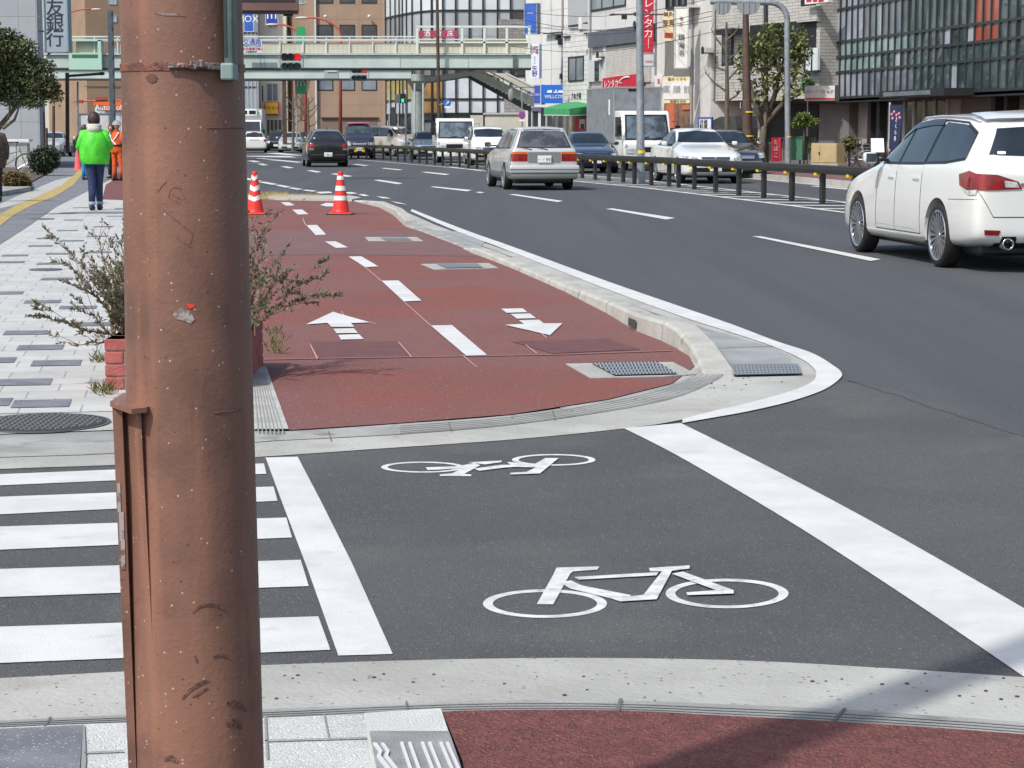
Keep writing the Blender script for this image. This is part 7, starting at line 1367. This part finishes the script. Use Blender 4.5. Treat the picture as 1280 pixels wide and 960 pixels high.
# --- dark blue saloon behind the silver estate
r, bv, S, Y, sx, sy, sz = car('sedan', 'dark blue saloon facing the camera between the silver estate and the box truck', 'car', NAVY, 4.6, 1.70, 1.46, wr=.31, name='blue_saloon_car', opt={})
front(r, bv, S, Y, sx, 2.3, lamps=((.80, .70), (.50, .68), (.80, .58), (.52, .58)), plate_txt='・・・8', gm=TRIM); patch(bv, 'bonnet_trim', CHROME, r, 'front', Y([(-.40, .72), (.40, .72)]), Y([(-.40, .70), (.40, .70)]), .012, 8, 1)
place(r, 0, 0, 0, 6, True); r.location = (X(736, 70.5), 70.5 + 2.2, 0)
# --- black hatchback
r, bv, S, Y, sx, sy, sz = car('hatch', 'black hatchback driving away left of centre, red tail lamps and white plate', 'car', BLKC, 4.2, 1.70, 1.53, wr=.31, name='black_hatchback', opt=dict(spokes=8))
for s in (-1, 1): patch(bv, 'tail_lamp', REDL, r, 'rear', Y([(s * .84, .96), (s * .58, .90)]), Y([(s * .84, .79), (s * .56, .78)]), .012, 8, 4); patch(bv, 'tail_lamp', REDL, r, 'side', S([(-.86, .96), (-.965, .94)]), S([(-.90, .80), (-.97, .79)]), .008, 5, 4, s); patch(bv, 'bumper_corner_trim', mat('dull_silver', (110, 114, 118), .4), r, 'rear', Y([(s * .80, .74), (s * .60, .74)]), Y([(s * .76, .66), (s * .60, .66)]), .010, 5, 2)
plate(r, -2.135, .50, '・44-22'); MB().ball((-2.06, 0, .87), (.02, .06, .05), 12, 6).build('emblem', CHROME, r); MB().tube([(-1.3, 0, 1.5), (-1.42, 0, 1.60)], .01, 6).build('aerial', BLACK, r); patch(bv, 'sticker', WINK, r, 'rear', Y([(.58, 1.14), (.53, 1.14)]), Y([(.585, 1.10), (.535, 1.10)]), .010, 3, 2); patch(bv, 'bumper_line', mat('grey_line', (84, 88, 92), .4), r, 'rear', Y([(-.7, .49), (.7, .49)]), Y([(-.7, .475), (.7, .475)]), .010, 14, 1)
place(r, 0, 0, 0, 9.2); r.location = (X(412.5, 83.5) - .3, 83.5 + 2.0, 0)
# --- white hatchback at left
r, bv, S, Y, sx, sy, sz = car('hatch', 'white hatchback seen from behind, right beside the rusty pole', 'car', WHITEC, 4.3, 1.74, 1.5, wr=.31, name='white_hatchback', opt={})
for s in (-1, 1): patch(bv, 'tail_lamp', REDL, r, 'rear', Y([(s * .85, .93), (s * .60, .90)]), Y([(s * .85, .76), (s * .66, .78)]), .012, 8, 4)
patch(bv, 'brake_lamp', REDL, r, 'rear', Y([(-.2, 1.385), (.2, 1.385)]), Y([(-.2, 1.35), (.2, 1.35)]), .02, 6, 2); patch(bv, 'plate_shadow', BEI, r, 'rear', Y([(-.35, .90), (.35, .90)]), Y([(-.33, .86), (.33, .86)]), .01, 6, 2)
place(r, 0, 0, 0, 7); r.location = (X(318, 143), 143 + 2, 0)
# --- silver saloon, coming
r, bv, S, Y, sx, sy, sz = car('sedan', 'silver saloon facing the camera between the white and the black hatchbacks', 'car', SILV, 4.4, 1.72, 1.5, wr=.31, name='silver_saloon_car', opt={})
front(r, bv, S, Y, sx, 2.21, plate_txt='・55-03', gm=TRIM); place(r, 0, 0, 0, 3, True); r.location = (X(364, 142), 142 + 2.2, 0)
for (px, d, lab, pm, kd, nm, L_, h_) in ((347, 158, 'dark car mostly hidden behind the silver saloon, at its left', BLKC, 'hatch', 'dark_car', 4.0, 1.6), (386, 152, 'dark teal car behind the silver saloon, at its right', mat('teal_paint', (36, 52, 60), .2, coat=1), 'sedan', 'teal_car', 4.5, 1.55), (66, 120, 'silver car far down the street under the tree at left', SILV, 'sedan', 'silver_car', 4.4, 1.5), (112, 150, 'white car far behind the white board panel at left', WHITEC, 'hatch', 'white_car', 4.0, 1.5)):
    r, bv, S, Y, sx, sy, sz = car(kd, lab, 'car', pm, L_, 1.7, h_, wr=.3, name=nm, opt={}); front(r, bv, S, Y, sx, L_ / 2 + .01, plate_txt='・・・1'); place(r, 0, 0, 0, 3, True); r.location = (X(px, d), d + 2, 0)
# --- purple minivan
r, bv, S, Y, sx, sy, sz = car('van', 'dark purple minivan facing the camera right of the black hatchback', 'minivan', mat('purple_paint', (42, 40, 58), .2, coat=1), 4.4, 1.70, 1.85, wr=.31, name='purple_minivan', opt={}, glass=mat('green_glass', (70, 84, 82), .05, (44, 54, 54), 2, 3, spec=.9))
front(r, bv, S, Y, sx, 2.21, plate_txt='・70-44', gm=CHROME, pz=.5); patch(bv, 'lower_body', BEI, r, 'front', Y([(-.8, .52), (.8, .52)]), Y([(-.74, .28), (.74, .28)]), .004, 14, 4); MB().bbox((-.6, -.6, 1.84), (.8, .6, 1.90), .03, 2).build('roof_sign', mat('pink_box', (216, 110, 160), .5), r, auto=40)
for s in (-1, 1): MB().bbox((2.19, s * .2 - .08, .36), (2.24, s * .2 + .08, .48), .01, 1).build('yellow_lamp', YELP, r)
place(r, 0, 0, 0, 6, True); r.location = (X(447, 110), 110 + 2, 0)
# --- silver van side on
r, bv, S, Y, sx, sy, sz = car('van', 'silver van turning, seen from its side behind the guard rail', 'van', SILV2, 4.3, 1.7, 1.8, wr=.32, name='silver_van', opt={})
front(r, bv, S, Y, sx, 2.16, plate_txt='・・・5', gm=TRIM, lamps=((.80, .84), (.46, .76), (.80, .66), (.5, .64))); place(r, 0, 0, 0, 40, True); r.location = (X(489, 122), 122 + .9, 0)
# --- small cars
r, bv, S, Y, sx, sy, sz = car('hatch', 'small light blue-silver car left of the white flatbed truck', 'car', mat('ice_paint', (160, 176, 186), .25, metal=.3, coat=.8), 3.9, 1.66, 1.5, wr=.3, name='small_silver_car', opt={})
front(r, bv, S, Y, sx, 1.96, plate_txt='・・・7'); place(r, 0, 0, 0, 6, True); r.location = (X(533, 106), 106 + 2, 0)
r, bv, S, Y, sx, sy, sz = car('van', 'small white van facing the camera, partly behind the silver estate', 'van', WHITEC, 4.0, 1.66, 1.66, wr=.3, name='small_white_van', opt={})
front(r, bv, S, Y, sx, 2.01, plate_txt='・・・3'); place(r, 0, 0, 0, 7, True); r.location = (X(607, 87), 87 + 2, 0)
# --- trucks
def truck(label, name, W, Hc, L_cab, boxm, box, px, d, ang, fridge=False, glass=GLASSL, cab=None, wr=.36):
    cab = cab or mat('truck_white', (218, 220, 218), .35, coat=.4); r = thing(name, label, 'truck', group=None); w_ = W / 2
    pr = [(0, .42), (0, .95), (-.10, 1.08), (-.42, Hc - .14), (-.52, Hc - .02), (-.7, Hc), (-L_cab, Hc), (-L_cab, .42)]
    n = len(pr); mb = MB(); bm = bmesh.new(); 
    v1 = [bm.verts.new((x, -w_, z)) for x, z in pr]; f_ = bm.faces.new(v1); e = bmesh.ops.extrude_face_region(bm, geom=[f_]); bmesh.ops.translate(bm, verts=[g for g in e['geom'] if isinstance(g, bmesh.types.BMVert)], vec=(0, W, 0)); bmesh.ops.recalc_face_normals(bm, faces=bm.faces[:])
    bmesh.ops.bevel(bm, geom=[e_ for e_ in bm.edges if e_.calc_face_angle(0) > .6], offset=.055, segments=3, affect='EDGES', profile=.5); bm.verts.index_update(); mb.add([v.co.copy() for v in bm.verts], [tuple(v.index for v in f2.verts) for f2 in bm.faces]); bm.free(); mb.build('cab', cab, r, auto=35)
    def fp(x0, z0, z): return x0 + (z - z0) * (-.32 / (Hc - 1.22))
    zA, zB = 1.16, Hc - .2; xA, xB = -.10 - (zA - 1.08) * .32 / (Hc - 1.22), -.10 - (zB - 1.08) * .32 / (Hc - 1.22)
    for (e_, m_, nm, o_) in ((.06, TRIM, 'windscreen_seal', .006), (.0, glass, 'windscreen', .016)):
        y = w_ - .13 + e_; dz = e_; a = Vector((xA + dz * .3 + o_, -y, zA - dz)); b = Vector((xA + dz * .3 + o_, y, zA - dz)); c_ = Vector((xB - dz * .3 + o_, y - .05, zB + dz)); d_ = Vector((xB - dz * .3 + o_, -y + .05, zB + dz)); k = Vector((-.02, 0, -.01)); MB().add([a, b, c_, d_, a + k, b + k, c_ + k, d_ + k], [(0, 1, 2, 3), (4, 5, 6, 7), (0, 1, 5, 4), (1, 2, 6, 5), (2, 3, 7, 6), (3, 0, 4, 7)]).build(nm, m_, r)
    for s in (-1, 1):
        mb = MB(); P_ = [(-.30, 1.12), (-.50, Hc - .22), (-L_cab + .15, Hc - .22), (-L_cab + .15, 1.12)]; mb.prism(P_, s * (w_ - .01), s * (w_ + .006), lambda u_, v_, w2: Vector((u_, w2, v_))); mb.build('door_window', GLASS, r)
        MB().box((-.28, min(s * w_, s * (w_ + .008)), .5), (-.262, max(s * w_, s * (w_ + .008)), 1.1)).build('door_gap', SEAM, r); mb = MB(); mb.tube([(-.12, s * w_, 1.75 if Hc > 1.9 else 1.55), (0, s * (w_ + .18), 1.78 if Hc > 1.9 else 1.5), (0, s * (w_ + .18), 1.35)], .015, 6); mr = mb.build('mirror_arm', BLACK, r); MB().bbox((-.03, s * (w_ + .19) - .09, 1.3), (.03, s * (w_ + .19) + .09, 1.62), .02, 2).build('mirror', BLACK, mr)
        MB().bbox((-.02, s * (w_ - .25) - .17, .60), (.02, s * (w_ - .25) + .17, .80), .03, 2).build('headlamp', CLR, r); MB().bbox((-.02, s * (w_ - .07) - .05, .83), (.015, s * (w_ - .07) + .05, .95), .02, 2).build('indicator', CLR, r)
        MB().bbox((-.06, s * (w_ - .28) - .1, .38), (.012, s * (w_ - .28) + .1, .46), .01, 1).build('fog_lamp', CLR, r)
    MB().bbox((-.02, -.45, .66), (.012, .45, .86), .02, 1).build('grille', TRIM, r); MB().bbox((-.5, -w_ + .02, .28), (.05, w_ - .02, .52), .05, 2).build('bumper', cab, r, auto=40); MB().box((-L_cab - 3.2, -.4, .45), (-.3, .4, .62)).build('chassis', BLACK, r)
    for y in (-.35, .2): MB().tube([(.0 - .09, y, 1.12), (-.12, y + .4, 1.22)], .012, 5).build('wiper', BLACK, r)
    plate(r, .052, .40, '・12-60', fs=1)
    if box:
        bw, bh, bl = box; x1 = -L_cab - .1; mb = MB(); mb.bbox((x1 - bl, -bw / 2, .85), (x1, bw / 2, bh), .02, 1); bx = mb.build('cargo_box', boxm, r)
        mb = MB()
        for k in range(0, int(bl / .14)): mb.box((x1 - .1 - k * .14, -bw / 2 - .006, .95), (x1 - .08 - k * .14, -bw / 2 + .001, bh - .1)); mb.box((x1 - .1 - k * .14, bw / 2 - .001, .95), (x1 - .08 - k * .14, bw / 2 + .006, bh - .1))
        for k in range(int(bw / .12)): mb.box((x1 - .001, -bw / 2 + .08 + k * .12, 1.2), (x1 + .006, -bw / 2 + .10 + k * .12, bh - .12))
        mb.build('ribs', boxm, bx)
        mb = MB(); e = .03
        for (ax_, ay) in ((x1 - .03, bw / 2 - .03), (x1 - .03, -bw / 2 - .01), (x1 - bl - .01, bw / 2 - .03), (x1 - bl - .01, -bw / 2 - .01)): mb.box((ax_, ay, .84), (ax_ + .045, ay + .045, bh + .01))
        mb.box((x1 - bl, -bw / 2 - .012, bh - .05), (x1 + .012, bw / 2 + .012, bh + .012)); mb.box((x1 - bl, -bw / 2 - .012, .84), (x1 + .012, bw / 2 + .012, .9)); mb.build('corner_trim', mat('alloy_trim', (176, 180, 182), .35, metal=.5), bx)
        if fridge:
            u_ = MB().bbox((x1 - .02, -.7, bh - .55), (x1 + .35, .7, bh - .02), .05, 2).build('cooling_unit', cab, r, auto=40)
            for s in (-1, 1): MB().box((x1 + .33, s * .33 - .26, bh - .42), (x1 + .36, s * .33 + .26, bh - .14)).build('fan_grille', TRIM, u_)
        else: MB().box((x1 + .005, -.35, bh - .16), (x1 + .016, .1, bh - .07)).build('dark_badge', TRIM, bx); MB().box((x1 - .75, bw / 2 + .004, bh - 1.0), (x1 - .55, bw / 2 + .012, bh - .45)).build('label_patch', WINK, bx); MB().box((x1 - .75, -bw / 2 - .012, bh - 1.0), (x1 - .55, -bw / 2 - .004, bh - .45)).build('label_patch', WINK, bx)
    else:
        MB().bbox((-L_cab - 3.0, -w_ * .98, .80), (-L_cab - .05, w_ * .98, .92), .01, 1).build('flatbed', cab, r); mb = MB(); [mb.box((-L_cab - 3.0, s * w_ * .97 - .02, .92), (-L_cab - .05, s * w_ * .97 + .02, 1.25)) for s in (-1, 1)]; mb.box((-L_cab - .1, -w_ * .9, .92), (-L_cab - .05, w_ * .9, 1.95)); mb.build('side_boards', cab, r)
    wheels(r, (-.55, -L_cab - 2.4), W, wr, 6, ww=.22)
    r.location = (X(px, d), d, 0); r.rotation_euler = (0, 0, R(-90 + ang)); return r
ALU = mat('ribbed_aluminium', (150, 156, 162), .4, (136, 142, 148), 3, 5, metal=.35, stain=((120, 124, 128), 3, .6, .5))
truck('grey aluminium box truck with a white cab, waiting behind the median lamp post', 'box_truck', 1.78, 2.15, 1.5, ALU, (1.78, 3.02, 4.3), 808, 75, 11)
truck('white flatbed truck facing the camera below the footbridge stair', 'flatbed_truck', 1.74, 2.02, 1.45, None, None, 571, 95, 5)
truck('tall white refrigerated truck at the left, seen beside the rusty pole', 'refrigerated_truck', 2.1, 2.35, 1.6, MATS['truck_white'], (2.1, 3.2, 5.5), 314, 160, 4, fridge=True, glass=GLASS, wr=.42)
# ------------------------------------------------------------ people
def skinned(name, chains, m, parent, sub=2, root=0):
    """chains: list of lists of (point, radius); the first point of a later chain may repeat an earlier one"""
    vs, rs, es = [], [], []
    def vid(p, r_):
        for i, v in enumerate(vs):
            if (v - Vector(p)).length < 1e-4: return i
        vs.append(Vector(p)); rs.append(r_); return len(vs) - 1
    for c_ in chains:
        ids = [vid(p, r_) for p, r_ in c_]; es += list(zip(ids, ids[1:]))
    me = bpy.data.meshes.new(name); me.from_pydata(vs, es, []); o = bpy.data.objects.new(name, me); COL.objects.link(o)
    o.modifiers.new('k', 'SKIN'); 
    for i, r_ in enumerate(rs):
        d_ = me.skin_vertices[0].data[i]; rr_ = r_ if isinstance(r_, tuple) else (r_, r_); d_.radius = rr_; d_.use_root = (i == root)
    s = o.modifiers.new('s', 'SUBSURF'); s.levels = sub; dg = bpy.context.evaluated_depsgraph_get(); m2 = bpy.data.meshes.new_from_object(o.evaluated_get(dg)); o.modifiers.clear(); o.data = m2; m2.name = name
    for p in m2.polygons: p.use_smooth = True
    m2.materials.clear(); m2.materials.append(m); o.parent = parent; return o
SKIN = mat('skin', (196, 146, 118), .6); HAIR = mat('dark_hair', (44, 32, 28), .6, (66, 48, 40), 30, 4, stretch=(1, 1, .3)); SHOE = mat('black_shoe', (28, 26, 28), .4)
def V(*a): return Vector(a)
def person(label, px, py, d, yaw, s, top_m, leg_m, hair='bob', hood=None, arms='front', jacket=(.27, .20), stance=.09, lean=0, helmet=None, step=0, cuff=None, z0=.0, long=.0, knee=.0):
    b = P(px, py, d); r = thing('person', label, 'person', (b.x, d, z0), yaw); r.scale = (s, s, s)
    # local frame: facing +Y, height 1.72
    hip, kn, an = .90, .49, .08; hd = V(0, .02 + lean * .9, 1.56); nk = V(0, lean * .75, 1.42); ch = V(0, lean * .5, 1.22); pe = V(0, 0, .96)
    sh = [V(sx_ * .18, lean * .65, 1.37) for sx_ in (-1, 1)]
    if arms == 'front': el = [V(sx_ * .25, lean * .4 - .03, 1.10) for sx_ in (-1, 1)]; wr_ = [V(sx_ * .13, .24 + lean * .3, 1.10) for sx_ in (-1, 1)]
    else: el = [V(sx_ * .24, -.02 + lean * .4, 1.10) for sx_ in (-1, 1)]; wr_ = [V(sx_ * .25, .06 + lean * .3, .86) for sx_ in (-1, 1)]
    ft = [V(-stance, -step / 2, an), V(stance, step / 2, an)]; kk = [V(-stance * .95, .03 - step / 4 + knee, kn), V(stance * .95, .03 + step / 4 + knee, kn)]; hp = [V(-.085, 0, hip), V(.085, 0, hip)]
    c = [[(pe, (.14, .10)), (V(0, lean * .25, 1.08), (.13, .09)), (ch, (.15, .10)), (nk, .055), (V(0, .0 + lean * .82, 1.48), .052)]]
    for i in (0, 1):
        c.append([(ch, (.15, .10)), (sh[i], .058), (el[i], .042), (wr_[i], .028)]); c.append([(pe, (.14, .10)), (hp[i], .085), (kk[i], .055), (ft[i], .035), (ft[i] + V(0, .14, -.05), .03)])
        dr = (wr_[i] - el[i]).normalized(); sd = V(-1 if i == 0 else 1, 0, 0); pal = wr_[i] + dr * .06; c[-2].append((pal, (.034, .018)))
        for k in range(4):
            o_ = (k - 1.5) * .018; up = V(0, 0, 1) if arms == 'front' else V(0, 1, 0); kn_ = pal + dr * .03 + up * o_; tip = kn_ + dr * (.035 + .012 * (k in (1, 2))) + V(-sd.x * .015, 0, 0); c.append([(pal, (.034, .018)), (kn_, .009), ((kn_ + tip) / 2 + V(sd.x * .004, 0, 0), .008), (tip, .007)])
        th = pal + (V(0, 0, .04) if arms == 'front' else V(0, .04, 0)); c.append([(pal, (.034, .018)), (th, .010), (th + dr * .03, .008)])
    bd = skinned('body', c, SKIN, r, 2)
    # head, one mesh with face relief
    mb = MB(); n, m_ = 20, 14; vs = []
    for j in range(m_ + 1):
        ph = math.pi * j / m_
        for k in range(n):
            a = 2 * math.pi * k / n; x, y, z = math.sin(ph) * math.sin(a), math.sin(ph) * math.cos(a), -math.cos(ph)
            w_ = .074 * (1 - .18 * max(0, -z)); dp = .095 * (1 - .1 * max(0, -z)); fz = .118
            nose = .022 * math.exp(-((x / .18) ** 2) - ((z + .12) / .2) ** 2) if y > .5 else 0; eye = -.010 * (math.exp(-(((x - .36) / .16) ** 2) - ((z - .08) / .12) ** 2) + math.exp(-(((x + .36) / .16) ** 2) - ((z - .08) / .12) ** 2)) if y > .3 else 0; mou = .006 * math.exp(-((x / .3) ** 2) - ((z + .45) / .08) ** 2) if y > .3 else 0
            vs.append(hd + V(0, lean * .1, 0) + V(x * w_, y * dp + nose + eye + mou, z * fz))
    mb.add(vs, [(j * n + k, j * n + (k + 1) % n, (j + 1) * n + (k + 1) % n, (j + 1) * n + k) for j in range(m_) for k in range(n)])
    for s_ in (-1, 1): mb.ball(hd + V(s_ * .078, -.005, 0), (.012, .022, .032), 8, 6)
    mb.build('head', SKIN, r, smooth=True, local=True)
    hc = hd + V(0, -.012 + lean * .1, .018)
    if hair:
        mb = MB(); n, m_ = 24, 14; vs = []; rg = random.Random(3); low = -.75 if hair == 'bob' else -.1
        for j in range(m_ + 1):
            ph = math.pi * j / m_
            for k in range(n):
                a = 2 * math.pi * k / n; x, y, z = math.sin(ph) * math.sin(a), math.sin(ph) * math.cos(a), -math.cos(ph); fr = max(0, y - .25); z2 = max(z, low + fr * 1.5); q_ = 1 + .05 * math.sin(a * 7 + j) * .6
                vs.append(hc + V(x * .108 * q_, (y * .118 if y < .4 else y * .100) * q_, z2 * .138))
        mb.add(vs, [(j * n + k, j * n + (k + 1) % n, (j + 1) * n + (k + 1) % n, (j + 1) * n + k) for j in range(m_) for k in range(n)]); mb.build('hair', HAIR, r, smooth=True, local=True)
    if helmet:
        mb = MB(); mb.lathe([(.135, 0), (.128, .03), (.115, .08), (.07, .125), (.001, .14)], Matrix.Translation(hd + V(0, lean * .1, .03)), 24, close=False); mb.lathe([(.10, 0), (.155, .0), (.15, .012), (.128, .02)], Matrix.Translation(hd + V(0, .02 + lean * .1, .03)), 24, close=False); mb.build('helmet', helmet, r, smooth=True, local=True)
    # jacket: trunk tube with folds + sleeves
    jw, jd = jacket; zb = .80 - long; mb = MB(); n = 28; prof = [(zb, jw * .74, jd * .78), (zb + .03, jw * .80, jd * .88), (.92, jw * .84, jd * .95), (1.05, jw * .86, jd), (1.18, jw * .86, jd * .96), (1.30, jw * .72, jd * .84), (1.37, jw * .54, jd * .62), (1.43, .10, .09), (1.46, .075, .075)]; vs = []
    for i_, (z, a_, b_) in enumerate(prof):
        ly = lean * (z - .95) * 1.5 if z > .95 else 0
        for k in range(n):
            a = 2 * math.pi * k / n; w_ = 1 + (.055 * math.sin(a * 5 + z * 9) + .035 * math.sin(a * 9 - z * 17)) * (1 if z < 1.3 else .4); vs.append(V(math.cos(a) * a_ * w_, math.sin(a) * b_ * w_ + ly, z))
    mb.add(vs, [(j * n + k, j * n + (k + 1) % n, (j + 1) * n + (k + 1) % n, (j + 1) * n + k) for j in range(len(prof) - 1) for k in range(n)]); jk = mb.build('jacket', top_m, r, smooth=True, local=True)
    for i in (0, 1):
        a_, b_, c_ = sh[i], el[i], wr_[i]; a_ = V(a_.x * .92, a_.y, a_.z - .035); a2 = V(a_.x * .6, a_.y, a_.z + .0); mb = MB(); mb.tube([a2, a_ + V((-1, 1)[i] * .02, 0, -.01), a_.lerp(b_, .35), a_.lerp(b_, .7), b_, b_.lerp(c_, .4), b_.lerp(c_, .75), c_], [.075, .078, .082, .08, .078, .07, .066, .05], 16); mb.build('sleeve', top_m, jk, smooth=True, local=True)
    if hood: mb = MB(); mb.lathe([(.10, -.03), (.13, .0), (.135, .04), (.115, .075), (.09, .08)], Matrix.Translation(V(0, -.02, 1.42)) , 20, close=False); mb.ball(V(0, -.10, 1.41), (.11, .07, .075), 16, 8); mb.build('hood', hood, r, smooth=True, local=True)
    tr = []
    for i in (0, 1):
        mb = MB(); h_, k_, f_ = hp[i], kk[i], ft[i]; top_ = h_ + V(-h_.x * .35, 0, .08); mb.tube([top_, h_, h_.lerp(k_, .5), k_, k_.lerp(f_, .5), f_ + V(0, 0, .03)], [.11, .105, .088, .072, .064, .056], 16); tr.append(mb.build('trouser_leg', leg_m, r, smooth=True, local=True))
        if cuff: MB().tube([f_ + V(0, 0, .0), f_ + V(0, 0, .07)], [.060, .062], 16).build('cuff', cuff, tr[-1], smooth=True, local=True)
        mb = MB(); mb.bbox(f_ + V(-.045, -.085, -.08), f_ + V(.045, .19, -.015), .03, 3); mb.ball(f_ + V(0, -.02, -.02), (.05, .07, .05), 12, 8); mb.build('shoe', SHOE, r, smooth=True, local=True)
    return r
GRN = mat('bright_green_jacket', (84, 214, 52), .55, (70, 190, 44), 5, 4, bump=.9, bsc=9); DEN = mat('denim', (38, 56, 92), .8, (30, 44, 76), 8, 5); ORG = mat('orange_workwear', (214, 92, 30), .75, (190, 78, 26), 5, 4, bump=.4, bsc=14)
person('person in a bright green jacket and rolled jeans walking away on the footway', 120, 262, 36.6, R(6), 1.0, GRN, DEN, hood=mat('grey_hood', (190, 186, 178), .8), cuff=mat('denim_cuff', (140, 156, 176), .8), jacket=(.30, .22), stance=.055, z0=.016, step=.24)
w2 = person('person in orange workwear and white helmet, half hidden behind the rusty pole', 147, 224, 59, R(-30), .98, ORG, ORG, hair=None, helmet=WHITES, jacket=(.25, .18), stance=.13, z0=.02)
bt = MB(); bt.lathe([(.225, .0), (.232, .02), (.232, .05), (.225, .06)], Matrix.Translation((0, 0, .98)) @ Matrix.Diagonal((1, .82, 1, 1)), 20, close=False); bt.build('belt', BLACK, w2, local=True); bt = MB(); bt.tube([(-.17, -.10, 1.38), (-.08, -.172, 1.2), (.1, -.165, 1.03)], .02, 6); bt.tube([(.17, -.10, 1.38), (.08, -.172, 1.2), (-.1, -.165, 1.03)], .02, 6); bt.build('safety_straps', mat('reflective_white', (214, 216, 222), .4), w2, local=True)
person('person in dark clothes and bright blue trousers, mostly hidden behind the person in green', 107, 225, 60, R(0), .92, mat('black_jacket', (30, 30, 34), .8), mat('bright_blue_trousers', (40, 130, 176), .8), z0=.02, stance=.06)
person('person in a dark jacket just right of the person in green, behind the orange worker', 141, 224, 62, R(160), .95, MATS['black_jacket'], mat('dark_trousers', (36, 38, 44), .8), z0=.02)
person('person in a brown patterned coat and dark trousers cut off by the left edge', -6, 254, 41, R(20), .96, mat('brown_tweed', (86, 74, 62), .85, (48, 44, 40), 40, 3, lo=.42, hi=.58), mat('black_trousers', (24, 24, 28), .8), arms='down', jacket=(.28, .2), z0=.02, long=.12)
